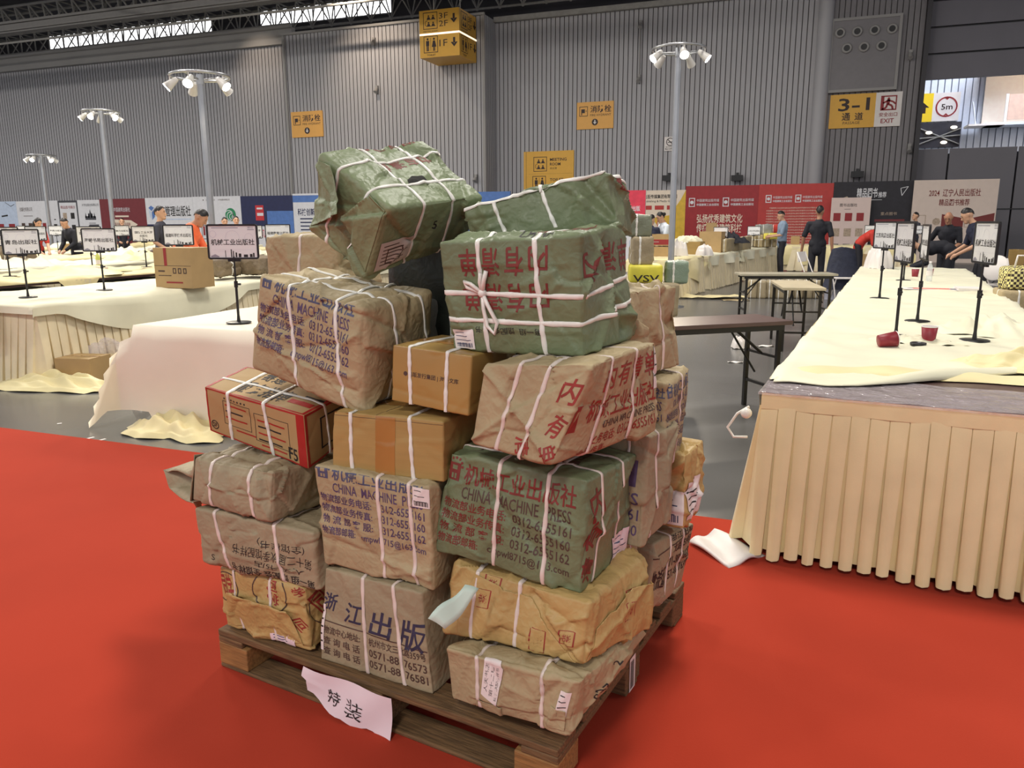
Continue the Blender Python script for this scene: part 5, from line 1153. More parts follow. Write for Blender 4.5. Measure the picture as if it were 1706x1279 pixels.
# --- left hand tables
T1 = (-4.57, 4.29)
banquet('table under a cream cloth hanging to the floor, behind the pallet on the left', T1, 1.5, 3.6, 0, [], SKIRTL)
drape('tablecloth', 'cream cloth hanging straight to the floor on the table behind the pallet', 'tablecloth', T1, 1.5, 3.6, .742, 0, (lambda q: .62-.25*q, .3, lambda q: .735 if q > .12 else .62, .2), CLOTHP, 3, .003, .07, 7., .022)
mb = MB(); P = []
for i in range(12):
    s = i/11; P.append([(T1[0]-.03-.10*math.sin(math.pi*r)-.05*s, T1[1]-.02+.5*s, .50-.46*r+.03*math.sin(s*9+r*4)) for r in np.linspace(0, 1, 12)])
mb.grid(P, 0, True); tag(mb.build('plastic_sheet', [FILM]), 'clear plastic sheet hanging at the left corner of the cream-clothed table', 'sheet')
p = G(278, 728, 0); heap('crumpled_cloth', 'cream cloth heap on the floor at the carpet edge, behind the courier box', (p[0], p[1]+.12, 0), .42, .24, .13, CLOTHY, 21)
p = G(335, 708, 0); mb = MB(); mb.lathe([(0, 0), (.06, .0), (.075, .03), (.07, .07), (.03, .09), (0, .09)], (p[0]+.05, p[1]+.1, .0)); mb.tube([(p[0]+.05, p[1]+.1, .05), (p[0]-.05, p[1]+.12, .07), (p[0]-.12, p[1]+.14, .03)], .03)
tag(mb.build('dark_bag', [mat('dark_olive_cloth', (48, 46, 38), .6, var=.1)]), 'small dark bag poking out beside the cream cloth heap', 'bag')
SG = 'skirted tables in the left rows'
banquet('skirted table with a swagged cloth on its right side, nearest on the left', (-8.2, 5.1), 1.6, 9.0, 0, [[(0, 0), (1.6, 0), (1.6, 9)]], SKIRTL, pleat=.10)
drape('tablecloth', 'cream cloth swagged in a deep curve over the nearest left table', 'tablecloth', (-8.2, 5.1), 1.6, 9.0, .745, 0, (0, lambda q: .10+.30*max(0, math.sin(min(1, max(0, (q*9-.25)/2.6))*math.pi))**.8, .08, .1), CLOTH, 5, .010, .09, 6., .03, off=.055)
p = (-7.6, 4.9)
drape('fallen_cloth', 'peach-tinted cloth sliding off the nearest left table to the floor', 'cloth', (-8.4, 4.98), 1.35, .1, .74, 0, (0, 0, lambda q: .72*(1-.55*q), 0), CLOTHY, 8, .004, .07, 9., .05)
p = G(110, 648, 0); heap('crumpled_cloth', 'long cream cloth trailing on the floor below the nearest left table', (p[0]-.1, p[1]+.02, 0), .75, .22, .12, CLOTHY, 22, .12)
def carton(label, c, s, rz=0., m=CARD2, extra=None, group=None, name='cardboard_box', bev=.004, top=True):
    """closed carton: body with printing and tape, two top flaps"""
    mb = MB(); mb.box((0, 0, s[2]/2), s)
    d = Dec(); d.rect(-s[0]/2, 0, s[0]/2, 0, 0)
    d.items = []
    if extra: extra(d, s[0], s[2])
    mats = [m, INK_BR, SRED, WHT, TAPE]
    d.flat(mb, (-s[0]/2, -s[1]/2, 0), (1, 0, 0), (0, 0, 1), .002)
    d = Dec(); d.rect(0, s[1]*.44, s[0], s[1]*.56, 4); d.flat(mb, (-s[0]/2, -s[1]/2, s[2]), (1, 0, 0), (0, 1, 0), .002)
    o = mb.build(name, mats, org=(0, 0, 0)); o.location = V3(c); o.rotation_euler = (0, 0, rz); tag(o, label, 'box', group)
    return o
def carton_px(label, px0, px1, pyt, pyb, dep, zb=.75, dy=.3, **k):
    a = DP((px0+px1)/2, pyb, dep); w = (px1-px0)*dep/F_PX; h = (pyb-pyt)*dep/F_PX
    return carton(label, (a[0], a[1]+dy/2, zb), (w, dy, h), **k)
def redtape(d, w, h):
    d.rect(w*.28, h*.55, w*.36, h, 2); d.rect(0, h*.55, w, h*.56, 1); d.rect(w*.3, h*.12, w*.75, h*.16, 2); d.rect(w*.1, h*.3, w*.45, h*.32, 1); d.rect(w*.1, h*.40, w*.28, h*.44, 1)
    for k in range(3): d.frame(w*(.5+.14*k), h*.36, w*(.59+.14*k), h*.5, .012, 1)
carton_px('brown carton with a red tape stripe standing on the nearest left table', 253, 329, 421, 487, 8.8, .757, .36, rz=.02, extra=redtape)
carton('plain olive-brown carton on the floor against the nearest left skirt', (G(122, 640, 0)[0]+.02, G(122, 640, 0)[1]+.12, 0), (.36, .30, .25), .20)
carton('flat brown carton lying under the nearest left table beside the olive one', (-6.55, 6.1, 0), (.5, .8, .14), .1, CARD)
carton('low reddish-brown carton half behind the olive one under the left table', (-6.9, 5.25, 0), (.45, .35, .2), -.1, mat('reddish_card', (140, 92, 66), .6, var=.08))
p = G(80, 607, .1); heap('plastic_wrap', 'crinkled clear plastic over the carton under the nearest left table', (p[0]+.35, p[1]+.25, .2), .35, .2, .14, FILM, 31, cat='plastic')
rows = (('third', -10.8, 1.6, 4.6, 13.0), ('fourth', -13.5, 1.6, 6.0, 12.0), ('fifth', -16.1, 1.6, 8.0, 12.0), ('sixth', -18.9, 1.6, 9.0, 13.0), ('seventh', -22.6, 1.8, 11.0, 14.0))
seq = ('second table row from the front on the left, with openings in its skirt', 'third table row from the front on the left', 'fourth table row back on the left', 'fifth table row back on the left', 'rearmost table row on the left near the banners')
for i, (nm, x, w, y, l) in enumerate(rows):
    sk = [[(0, 0), (w, 0), (w, l)]] if i else [[(0, 0), (w, 0), (w, 1.7)], [(w, 3.0), (w, 3.4)], [(w, 5.0), (w, l)]]
    banquet(seq[i], (x, y), w, l, 0, sk, SKIRTL, pleat=.12 if i < 2 else .18, sk_z0=.05)
    drape('tablecloth', 'cream cloth over the '+seq[i].split(',')[0], 'tablecloth', (x, y), w, l, .745, 0, (0, lambda q, i=i: (.015 if i == 0 and (.13 < q < .23 or .26 < q < .39) else .12+.10*math.sin(q*17+i)**2), .2, 0), CLOTH if i % 2 else CLOTHY, 40+i, .028, .16, 8., .04)
    # loose folds along the row
    for k in range(4):
        yy = y+.8+k*(l-1)/4.; heap('crumpled_cloth', ('first', 'second', 'third', 'last')[k]+' loose fold on the '+seq[i].split(',')[0], (x+w*.55, yy, .76), w*.42, .75, .16 if i else .12, (CLOTH, CLOTHY)[(k+i) % 2], 50+i*7+k, n=16)
# --- folding tables in the aisle
def folding_table(label, c, L, W, rz, topm, h=.74):
    t = thing('folding_table', label, 'table', (c[0], c[1], 0), rz)
    mb = MB(); mb.box((0, 0, h-.015), (L, W, .03)); mb.build('tabletop', [topm, TLIGHT], t, bevel=.003)
    mb = MB(); mb.box((0, W/2-.03, h-.05), (L*.92, .02, .04)); mb.box((0, -W/2+.03, h-.05), (L*.92, .02, .04)); mb.build('apron', [BLACK], t)
    for sx in (-1, 1):
        x = sx*(L/2-.09)
        for sy in (-1, 1):
            mb = MB(); mb.box((x, sy*(W/2-.04), (h-.03)/2), (.03, .03, h-.03)); mb.build('leg', [BLACK], t)
        mb = MB(); mb.box((x, 0, .22), (.022, W-.1, .022)); mb.build('crossbar', [BLACK], t); mb = MB(); mb.box((x, 0, .46), (.018, W-.1, .018)); mb.build('crossbar', [BLACK], t)
        mb = MB(); mb.cyl((x, 0, .46), (x-sx*.30, 0, h-.04), .012, n=8); mb.build('brace', [BLACK], t); mb = MB(); mb.cyl((x, .08, .30), (x-sx*.28, .08, h-.04), .009, n=8); mb.build('brace', [BLACK], t)
    return t
A = np.array([-.06, 6.16]); dd = np.array([-.79, -.61]); pp = np.array([-.61, .79]); c = A+dd*.75+pp*.24
folding_table('dark-topped folding table right beside the pallet stack', c, 1.5, .48, math.atan2(.61, .79), TTOP)
a, b = G(1235, 455, .75), G(1397, 455, .75); rz = math.atan2(b[1]-a[1], b[0]-a[0]); L = math.hypot(b[0]-a[0], b[1]-a[1]); pn = np.array([-math.sin(rz), math.cos(rz)])
folding_table('wider light-topped folding table in the middle of the aisle', (a[:2]+b[:2])/2+pn*.22, L, .45, rz, mat('grey_worn_top', (176, 170, 150), .35, var=.1))
q = [G(*k, .75) for k in ((1307, 478), (1375, 478), (1347, 466), (1284, 465))]; cc = sum(q)/4; dv = (q[3]+q[2]-q[0]-q[1])/2; rz = math.atan2(dv[1], dv[0])
folding_table('narrow light-topped folding table seen end-on in front of the wider one', cc, min(1.4, float(np.linalg.norm(dv[:2]))), .46, rz, TLIGHT)
p = G(1234, 582, 0); heap('crumpled_paper', 'ball of crumpled white paper under the dark folding table', (p[0]-.02, p[1]+.1, 0), .1, .1, .12, WHT, 33, cat='paper')
for k, (px, py, w, hh, rz, lab) in enumerate(((1225, 604, .16, .05, .2, 'white paper scrap on the floor left of the dark folding table leg'), (1275, 577, .2, .08, .5, 'white paper scrap on the floor under the dark folding table'), (1225, 500, .5, .3, .3, 'flat brown paper sheet on the floor by the near draped table'), (1215, 497, .7, .25, .1, 'large white paper sheet on the floor before the middle tables'), (1262, 490, .5, .2, -.2, 'long white paper strip on the floor near the middle folding table'), (1348, 520, .2, .1, .1, 'small white scrap by the far folding table\'s leg'))):
    p = G(px, py, 0); mb = MB(); R_ = [[(p[0]+rot2(w*(i/8-.5), hh*(j/4-.5), rz)[0], p[1]+rot2(w*(i/8-.5), hh*(j/4-.5), rz)[1], .008+.006*math.sin(i*1.1+j)) for j in range(5)] for i in range(9)]
    mb.grid(R_, 0, True); tag(mb.build('paper_scrap', [KRAFT if 'brown' in lab else WHT], solid=.002), lab, 'paper')
p = G(1155, 497, 0); drape('fallen_cloth', 'cream cloth lying flat on the floor below the draped table by the lamp post', 'cloth', (p[0]-.6, p[1]-.2), 1.6, .5, .02, .1, (0, 0, 0, 0), CLOTHY, 4, .03, .1)
# --- white box and the middle rows beyond the aisle
carton_px('white box on the floor behind the far folding table', 1375, 1420, 457, 497, 14.8, 0, .5, m=mat('white_box', (222, 222, 236), .5, var=.03))
MY = math.radians(-9.5); MO = G(1165, 487, 0)
def mt(u, v, z=.75):
    X, Y = rot2(u, v, MY); return (MO[0]+X, MO[1]+Y, z)
for k, (v0, l, lab) in enumerate(((-1.6, 1.8, 'draped table by the right lamp post, its cloth hanging in a big round fold'), (.55, 2.6, 'second draped table of the middle row, behind a dark gap'), (3.5, 4.0, 'third draped table of the middle row, under the strapped bundles'))):
    o = mt(-1.0, v0); banquet(lab, o, 1.0, l, MY, [[(0, 0), (1.0, 0), (1.0, l)]], SKIRTL, pleat=.12)
    drape('tablecloth', ('yellowish cream cloth bulging over the draped table by the right lamp post', 'cream cloth over the second draped table of the middle row', 'cream cloth over the third draped table of the middle row')[k], 'tablecloth', o, 1.0, l, .745, MY, (.1, (lambda q: .2+.45*q) if k == 0 else .22, .25, .12), CLOTHY if k == 0 else CLOTH, 60+k, .02, .1, 5., .05)
banquet('pale draped table at the middle row\'s far end, behind the man in black', G(1238, 452, 0)+np.array([0, .6, 0]), 4.5, 1.4, -.1, [[(0, 0), (4.5, 0)]], SKIRTL, pleat=.25)
p = G(1238, 452, 0)+np.array([0, .6, 0]); drape('tablecloth', 'cream cloth hanging in tall folds at the far end of the middle row', 'tablecloth', p, 4.5, 1.4, .745, -.1, (.1, .1, .55, 0), CLOTHY, 66, .02, .15, 9., .07)

# black boxes added as the shade behind the open skirt of the second row, and long ridges in the right hand cloth
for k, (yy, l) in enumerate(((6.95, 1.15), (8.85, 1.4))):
    mb = MB(); mb.box((-9.62, yy, .33), (.7, l, .66)); tag(mb.build('shade_box', [mat('under_table_shade', (26, 26, 32), .35, var=.2, vscale=9, bump=.3, bscale=9)], bevel=.02), ('first', 'second')[k]+' black crate added for shade behind the open skirt of the second left row', 'filler')
for k, (u0, u1, v0, v1, r, lab) in enumerate(((.06, 1.3, .55, .78, .030, 'long yellowish fold of cloth running across the front of the right table'), (.5, 1.35, .95, 1.02, .022, 'shallow cream fold of cloth just in front of the red cups'))):
    mb = MB(); P = []
    for i in range(50):
        q = i/49; row = []; rr = r*math.sin(math.pi*min(1, q*1.15+.02))**.6 if q*1.15+.02 < 1 else r*.1
        for j in range(11):
            a = math.pi*j/10; row.append(rt(u0+(u1-u0)*q, v0+(v1-v0)*q+.03*math.sin(q*7+k)+(.12+.02*math.sin(q*17))*math.cos(a)*(.7+.3*q), .751+rr*(1+.25*math.sin(q*23))*math.sin(a)**1.6))
        P.append(row)
    mb.grid(P, 0, True, flip=True); tag(mb.build('cloth_fold', [CLOTHY if k == 0 else CLOTH]), lab, 'cloth')
# ---------------------------------------------------------------- sign stands
BOARD = mat('glossy_sign_board', (228, 228, 230), .5, var=.02, vscale=2)
SGREY = mat('board_grey_print', (150, 148, 160), .5, var=0)
def sign_stand(label, base, rz, lines, w=.365, h=.25, pole=.44, base_r=.085, bold=.02, edge=False):
    t = thing('sign_stand', label, 'sign', base, rz, 'publisher sign stands')
    mb = MB(); mb.lathe([(0, 0), (base_r, 0), (base_r, .004), (base_r*.9, .007), (0, .008)], n=28); mb.build('base_plate', [BLACK], t)
    mb = MB(); mb.cyl((0, 0, .006), (0, 0, pole*.62), .0095, n=12); mb.cyl((0, 0, pole*.55), (0, 0, pole+.02), .0065, n=12); mb.cyl((0, 0, .006), (0, 0, .05), .014, .010, n=12); mb.build('pole', [BLACK], t)
    mb = MB(); mb.cyl((0, 0, pole*.56), (0, 0, pole*.66), .014, n=12); mb.cyl((0, 0, pole*.61), (.035, 0, pole*.61), .008, n=10); mb.build('clamp_knob', [BLACK], t)
    z0 = pole; mb = MB(); r = .018; b = .013; seg = []
    for cx, cz, a0 in ((w/2-r, z0+r, -90), (w/2-r, z0+h-r, 0), (-w/2+r, z0+h-r, 90), (-w/2+r, z0+r, 180)):
        for k in range(5):
            a = math.radians(a0+90*k/4); seg.append((cx, cz, math.cos(a), math.sin(a)))
    ring = [[(cx+ca*(r-b*i), y, cz+sa*(r-b*i)) for cx, cz, ca, sa in seg+seg[:1]] for i, y in ((0, .007), (0, -.007), (1, -.007), (1, .0), (1, .007), (0, .007))]
    mb.grid(ring, 0, False); mb.build('sign_frame', [BLACK], t)
    mb = MB(); mb.box((0, .001, z0+h/2), (w-.016, .006, h-.016)); d = Dec()
    d.rect(w*.10, h*.885, w*.62, h*.905, 2); d.text('展位', w*.80, h*.87, w*.92, h*.93, 2); d.rect(w*.80, h*.83, w*.93, h*.85, 2)
    if len(lines) == 1: d.text(lines[0], w*.075, h*.40, w*.925, h*.58, 1, bold)
    else:
        d.text(lines[0], w*.14, h*.52, w*.90, h*.68, 1, bold); d.text(lines[1], w*.34, h*.30, w*.68, h*.46, 1, bold)
    d.poly([(w*.06, h*.06), (w*.06, h*.10), (w*.14, h*.15), (w*.22, h*.09), (w*.22, h*.06)], 2)
    for k, (x, hh, ww) in enumerate(((.34, .26, .012), (.45, .30, .022), (.49, .24, .02), (.54, .18, .03), (.60, .14, .05), (.70, .10, .08), (.82, .12, .05), (.88, .16, .03))): d.rect(w*x, h*.06, w*(x+ww), h*(.06+hh*.75), 1)
    d.ring(w*.12, h*.72, h*.10, h*.012, 3); d.ring(w*.5, h*.62, h*.2, h*.008, 3); d.ring(w*.82, h*.62, h*.12, h*.008, 3); d.rect(w*.1, h*.27, w*.9, h*.275, 3); d.rect(w*.2, h*.22, w*.65, h*.225, 3)
    d.flat(mb, (-w/2, -.0022, z0), (1, 0, 0), (0, 0, 1), .0006); mb.build('sign_board', [BOARD, INK_K, SGREY, mat('board_pale_line', (206, 204, 216), .4, var=0)], t)
    mb = MB(); mb.box((0, .008, z0-.006), (.09, .018, .02)); mb.build('bracket', [BLACK], t)
    return t
def stand_px(label, px, py, lines, rz=-.36, z=.757, **k):
    p = G(px, py, z); return sign_stand(label, (p[0], p[1], z), rz, lines, **k)
RZL = .42   # left hand stands face the camera side
stand_px('black framed stand on the near cream-clothed table, reading 机械工业出版社', 398, 537, ['机械工业出版社'], RZL-.02, pole=.46, base_r=.09)
stand_px('black framed stand reading 海峡书局出版社 on the nearest left skirted table', 174, 483, ['海峡书局出版社'], RZL, pole=.42)
stand_px('narrow-looking stand turned aside on the nearest left table, left of all others there', 47, 495, ['青岛出版社'], RZL+1.0, pole=.42)
p = DP(302, 446, 9.6); sign_stand('stand reading 福建科学技术出版社 behind the carton with red tape', (p[0], p[1], .81), RZL, ['福建科学技术出版社'], pole=.40)
p = DP(467, 450, 11.4); sign_stand('stand reading 福建教育出版社 just left of the leaning parcel', (p[0], p[1], .81), RZL, ['福建教育出版社'], pole=.40)
for px, py, dep, ln, lab in ((155, 452, 11.6, ['某某工业大学', '出版社'], 'two-line stand close behind the 海峡书局 one'), (243, 432, 12.5, ['国防工业大学', '出版社'], 'two-line stand left of the worker in the orange vest'), (67, 446, 13.7, ['山东科学技术出版社'], 'one-line stand in front of the woman with dark hair'),
        (17, 462, 10.4, ['中国工业大学', '出版社'], 'two-line stand cut by the photo\'s left edge'), (424, 428, 14.9, ['河南工业大学', '出版社'], 'small two-line stand right of the seated orange-vest workers'), (96, 407, 19.9, ['海燕出版社'], 'tiny stand far back between the dark-haired woman and the man in black'),
        (43, 402, 19.2, ['大象出版社'], 'tiny stand far back left of the dark-haired woman'), (206, 412, 18.5, ['接力出版社'], 'tiny turned stand far back by the maroon banner')):
    a = DP(px, py, dep); sign_stand(lab, (a[0], a[1], .79), RZL+(.9 if 'turned' in lab else 0), [ln[0].replace('某某', '国防')]+ln[1:], pole=.40)
stand_px('first stand along the long right table, board edge-on left of the two cups', 1492, 560, ['机械工业出版社'], math.radians(-80), pole=.46)
stand_px('stand on the long right table whose board is almost a thin line', 1528, 535, ['机械工业出版社'], math.radians(-90), pole=.44)
stand_px('stand nearest the right frame edge, on the long table\'s far side', 1623, 567, ['机械工业出版社'], math.radians(-81), pole=.46)
stand_px('leftmost stand on the long right table, board turned half to the camera', 1465, 497, ['江苏凤凰出版社'], math.radians(-64), pole=.46)
stand_px('stand hidden behind the first one on the long right table', 1505, 467, ['科学技术出版社'], math.radians(-70), pole=.46)
stand_px('rearmost stand on the long right table', 1488, 450, ['人民邮电出版社'], math.radians(-60), pole=.46)
for px, py, dep, lab in ((1200, 402, 18.5, 'small bright stand in front of the crimson banner slogan'), (1255, 404, 21.0, 'smallest stand by the strapped bundles of the middle row'), (1524, 408, 22., 'small stand below the man at the far right end of the long table'), (1449, 408, 23.2, 'pale stand near the red-clad seated person')):
    a = DP(px, py, dep); sign_stand(lab, (a[0], a[1], .80), -.3, ['人民文学出版社'], pole=.30)

# ---------------------------------------------------------------- lamp posts
ALU = mat('aluminium', (176, 178, 182), .3, metal=.8, var=.04)
GLOW = mat('lamp_glow', (255, 252, 244), .4, var=0, emit=30.)
LHOUSE = mat('lamp_housing', (212, 210, 206), .35, var=.03)
def lamp_post(label, px, ptop, dep, rz=0., spots=()):
    q = DP(px, ptop, dep); z = q[2]; t = thing('lamp_post', label, 'lamp', (q[0], q[1], 0), rz, 'spotlight posts in the hall')
    mb = MB(); mb.cyl((0, 0, .02), (0, 0, z-.05), .055, n=8, smooth=False); mb.build('pole', [ALU], t)
    mb = MB(); mb.lathe([(0, 0), (.26, 0), (.26, .015), (.07, .03), (.055, .10)], n=24); mb.build('base_plate', [ALU], t)
    mb = MB(); mb.tube([(.43*math.cos(a), .43*math.sin(a), z) for a in np.linspace(0, 2*math.pi, 33)[:-1]], .022, 8, closed=True)
    for k in range(3):
        a = k*2*math.pi/3+.3; mb.cyl((0, 0, z-.05), (.43*math.cos(a), .43*math.sin(a), z), .012, n=8)
    mb.cyl((0, 0, z-.12), (0, 0, z+.02), .06, n=12); mb.build('ring', [ALU], t)
    for k, a in enumerate((-1.57, -.35, .9, 2.2, 3.5)):
        c = np.array([.43*math.cos(a), .43*math.sin(a), z-.02]); out = np.array([math.cos(a)*.75, math.sin(a)*.75, -.62]); out /= np.linalg.norm(out)
        mb = MB(); e = c+np.array([0, 0, -.12]); mb.cyl(c, e, .010, n=8); mb.cyl(e-out*.10, e+out*.07, .045, .075, n=16); mb.cyl(e-out*.14, e-out*.10, .03, .045, n=12); mb.ball(e, .022, 1)
        s = mb.build('spotlight', [LHOUSE, BLACK], t); mb = MB(); mb.cyl(e+out*.068, e+out*.075, .068, n=16); mb.build('lens', [GLOW if k in (0, 1, 4) else mat('lamp_glass', (240, 240, 236), .1, var=0, emit=1.2)], s, (0, 0, 0))
    for aim, pw, cone in spots:
        l = bpy.data.lights.new('post_spot', 'SPOT'); l.energy = pw; l.spot_size = cone; l.spot_blend = .6; l.shadow_soft_size = .08; l.color = lin((255, 240, 216))
        o = bpy.data.objects.new('post_spot', l); COL.objects.link(o); o.location = (q[0], q[1]-.55, z-.3); o.rotation_euler = (Vector(aim)-o.location).to_track_quat('-Z', 'Y').to_euler()
    return t
lamp_post('tall aluminium lamp post right of the pallet stack, rising past the no-smoking sign', 1131, 82, 12.9, .35, [((-2, 6, 0), 200, 1.6), ((-.2, 9, .7), 200, 1.2)])
lamp_post('tall aluminium lamp post nearest on the left, in front of the green swirl banner', 333, 127, 11.8, .35, [((-8, 6, .7), 200, 1.6), ((-6, 12, .7), 160, 1.4)])
lamp_post('middle lamp post on the left, in front of the maroon banner', 168, 186, 19.5, .3, [((-15, 10, .7), 200, 1.6)])
lamp_post('smallest and farthest lamp post, near the left edge', 68, 259, 25.9, .3, [((-22, 14, .7), 200, 1.6)])
def roof_spot(loc, aim, pw, cone, col=(255, 232, 206)):
    l = bpy.data.lights.new('roof_spot', 'SPOT'); l.energy = pw; l.spot_size = cone; l.spot_blend = .9; l.shadow_soft_size = .06; l.color = lin(col)
    o = bpy.data.objects.new('roof_spot', l); COL.objects.link(o); o.location = loc; o.rotation_euler = (Vector(aim)-Vector(loc)).to_track_quat('-Z', 'Y').to_euler()
roof_spot((-19.2, 29.6, 11.6), (-18.6, 33, 7.2), 900, 1.5)
roof_spot((-26.2, 31.2, 10.9), (-25.8, 34, 8.2), 260, 1.4)

# ---------------------------------------------------------------- people
def blob(name, caps, voxel, m, parent=None, org=(0, 0, 0), balls=(), smooth=2):
    mb = MB()
    for a, b, ra, rb in caps:
        mb.cyl(a, b, ra, rb, n=14); mb.ball(a, ra, n=14, k=8); mb.ball(b, rb, n=14, k=8)
    for c, r in balls: mb.ball(c, r, n=16, k=10)
    o = mb.build(name, [m], parent, org)
    md = o.modifiers.new('r', 'REMESH'); md.mode = 'VOXEL'; md.voxel_size = voxel; md.use_smooth_shade = True
    sm = o.modifiers.new('s', 'SMOOTH'); sm.iterations = smooth; sm.factor = .5
    dg = bpy.context.evaluated_depsgraph_get(); me = bpy.data.meshes.new_from_object(o.evaluated_get(dg)); old = o.data; o.modifiers.clear(); o.data = me; bpy.data.meshes.remove(old)
    if not me.materials: me.materials.append(m)
    for pl in me.polygons: pl.use_smooth = True
    return o
SKIN = mat('skin', (206, 160, 130), .5, var=.04, vscale=20); SKIN2 = mat('tanned_skin', (176, 128, 100), .5, var=.04, vscale=20)
HAIRK = mat('black_hair', (26, 22, 22), .45, var=.1, vscale=60)
TROUS = mat('dark_trousers', (34, 34, 42), .7, var=.08); SHOE = mat('dark_shoes', (30, 28, 28), .5, var=0)
def person(label, loc, rz, shirt, lean=0., head_tilt=0., head_turn=0., hands=None, h=1.72, trousers=TROUS, skin=SKIN, hair='short', sleeve=.5, stride=0., vest=None, side=0., hem=.86, build_=1.):
    """facing -Y before turning by rz; lean bends the torso forward (radians)"""
    k = h/1.72; t_loc = (loc[0], loc[1], 0.)
    def up(v, a):   # rotate forward (towards -Y) about X by a
        x, y, z = v; return np.array([x, y*math.cos(a)-z*math.sin(a), y*math.sin(a)+z*math.cos(a)])
    S = lambda v: np.array(v, float)*k
    hipc = np.array([0, 0.10*math.sin(lean) if lean > .4 else 0, .93]); chest = hipc+up((side, 0, .40), lean); neck = hipc+up((side*1.3, .01, .545), lean)
    hd = neck+up((0, -.02, .15), lean*.8+head_tilt); sh = [hipc+up((s*.180*build_+side, 0, .452), lean) for s in (-1, 1)]
    wst = hipc+up((0, 0, .16), lean*.7)
    if hands is None: hands = [(-.25, -.06, .80), (.25, -.06, .80)]
    hips = [np.array([s*.09, hipc[1], .90]) for s in (-1, 1)]; ank = [np.array([s*.10, s*stride*.22+.02, .08]) for s in (-1, 1)]
    knee = [(hips[i]+ank[i])/2+np.array([0, -.03-abs(stride)*.06*(1 if i else 0), .03]) for i in (0, 1)]
    caps = []; balls = []; arms = []
    for i in (0, 1):
        a = sh[i]; hnd = np.array(hands[i], float); d = hnd-a; L = np.linalg.norm(d)
        if L > .56: hnd = a+d/L*.56; d = hnd-a; L = .56
        mid = (a+hnd)/2; hh = math.sqrt(max(0, .285**2-(L/2)**2)); pole = np.array([(-1 if i == 0 else 1)*.5, .6, -.6]); pole -= d*np.dot(pole, d)/(L*L); pole /= np.linalg.norm(pole); el = mid+pole*hh
        arms.append((a, el, hnd)); caps += [(a, el, .046, .039), (el, hnd, .039, .027)]
        fd = (hnd-el)/np.linalg.norm(hnd-el); sd = np.cross(fd, [0, 1, 0] if abs(fd[1]) < .8 else [1, 0, 0]); sd /= np.linalg.norm(sd); nn = np.cross(sd, fd)
        pm = hnd+fd*.075; caps.append((hnd, pm, .026, .030)); balls.append((hnd+fd*.05, .034))
        for j, (o_, ln) in enumerate(((-.030, .055), (-.010, .068), (.010, .064), (.028, .048))):
            b0 = pm+sd*o_; b1 = b0+fd*ln*.6+nn*.008; b2 = b1+fd*ln*.35+nn*.022; caps += [(b0, b1, .0095, .009), (b1, b2, .009, .008)]
        tb = hnd+fd*.03-sd*.026; caps += [(tb, tb-sd*.022+fd*.03, .011, .010), (tb-sd*.022+fd*.03, tb-sd*.024+fd*.058+nn*.01, .010, .008)]
    caps += [(hips[i], knee[i], .072, .052) for i in (0, 1)]+[(knee[i], ank[i], .052, .036) for i in (0, 1)]
    caps += [(hipc, wst, .105, .095), (wst, chest, .095, .12), (chest, neck, .10, .055), (neck-up((0, 0, .03), lean), hd, .05, .05), (sh[0], sh[1], .050, .050)]
    Rh = np.array((Matrix.Rotation(head_turn, 3, 'Z') @ Matrix.Rotation(lean*.8+head_tilt, 3, 'X')))
    H = lambda v: hd+Rh @ np.array(v, float)
    body = MB()
    caps = [(np.array(a)*k, np.array(b)*k, ra*k, rb*k) for a, b, ra, rb in caps]; balls = [(np.array(c)*k, np.array(r)*k) for c, r in balls]
    for sx in (-1, 1): caps.append((H((sx*.073, .005, -.005))*k, H((sx*.078, .012, .03))*k, .012, .014))
    caps += [(H((0, -.088, .015))*k, H((0, -.108, -.022))*k, .010, .015), (H((0, -.07, -.075))*k, H((0, -.06, -.08))*k, .03, .04)]
    mbh = [(H((0, 0, .02))*k, np.array([.074, .094, .105])*k), (H((0, -.02, -.04))*k, np.array([.062, .072, .07])*k)]
    o = blob('person', caps, .0105, skin, None, (0, 0, 0), balls+mbh)
    o.location = t_loc; o.rotation_euler = (0, 0, rz); tag(o, label, 'person')
    # clothing
    c2 = [(hipc+up((0, 0, hem-.93), lean*.3), wst, .128*build_, .122*build_), (wst, chest, .122*build_, .138*build_), (chest, hipc+up((side, 0, .47), lean), .135*build_, .10), (sh[0], sh[1], .060, .060)]
    b2 = [(hipc+up((sx*.05, 0, .33), lean), .125*build_) for sx in (-1, 1)]+[(hipc+up((sx*.05, 0, .05), lean*.5), .118*build_) for sx in (-1, 1)]
    for a, el, hnd in arms:
        if sleeve > .9: c2 += [(a, el, .064, .056), (el, el+(hnd-el)*.92, .056, .042)]
        else: c2.append((a, a+(el-a)*(.35+sleeve), .057, .058))
    blob('shirt', [(a*k, b*k, ra*k, rb*k) for a, b, ra, rb in c2], .013, shirt, o, (0, 0, 0), [(c*k, r*k) for c, r in b2])
    if vest:
        c3 = [(wst-up((0, 0, .1), lean*.6), chest, .136, .150), (chest, hipc+up((side, 0, .475), lean), .148, .11), (sh[0]*.8+sh[1]*.2, sh[1]*.8+sh[0]*.2, .078, .078)]
        blob('vest', [(a*k, b*k, ra*k, rb*k) for a, b, ra, rb in c3], .013, vest, o, (0, 0, 0), [(c*k, (r+.012)*k) for c, r in b2[:2]])
    c4 = [(hipc-np.array([.04, 0, 0]), hipc+np.array([.04, 0, 0]), .118, .118)]+[(hips[i], knee[i], .088, .068) for i in (0, 1)]+[(knee[i], ank[i]+np.array([0, 0, .0]), .068, .055) for i in (0, 1)]
    blob('trousers', [(a*k, b*k, ra*k, rb*k) for a, b, ra, rb in c4], .014, trousers, o, (0, 0, 0))
    mb = MB()
    for i in (0, 1): mb.ball(ank[i]*k+np.array([0, -.05, -.035]), np.array([.045, .125, .045])*k, n=12, k=8)
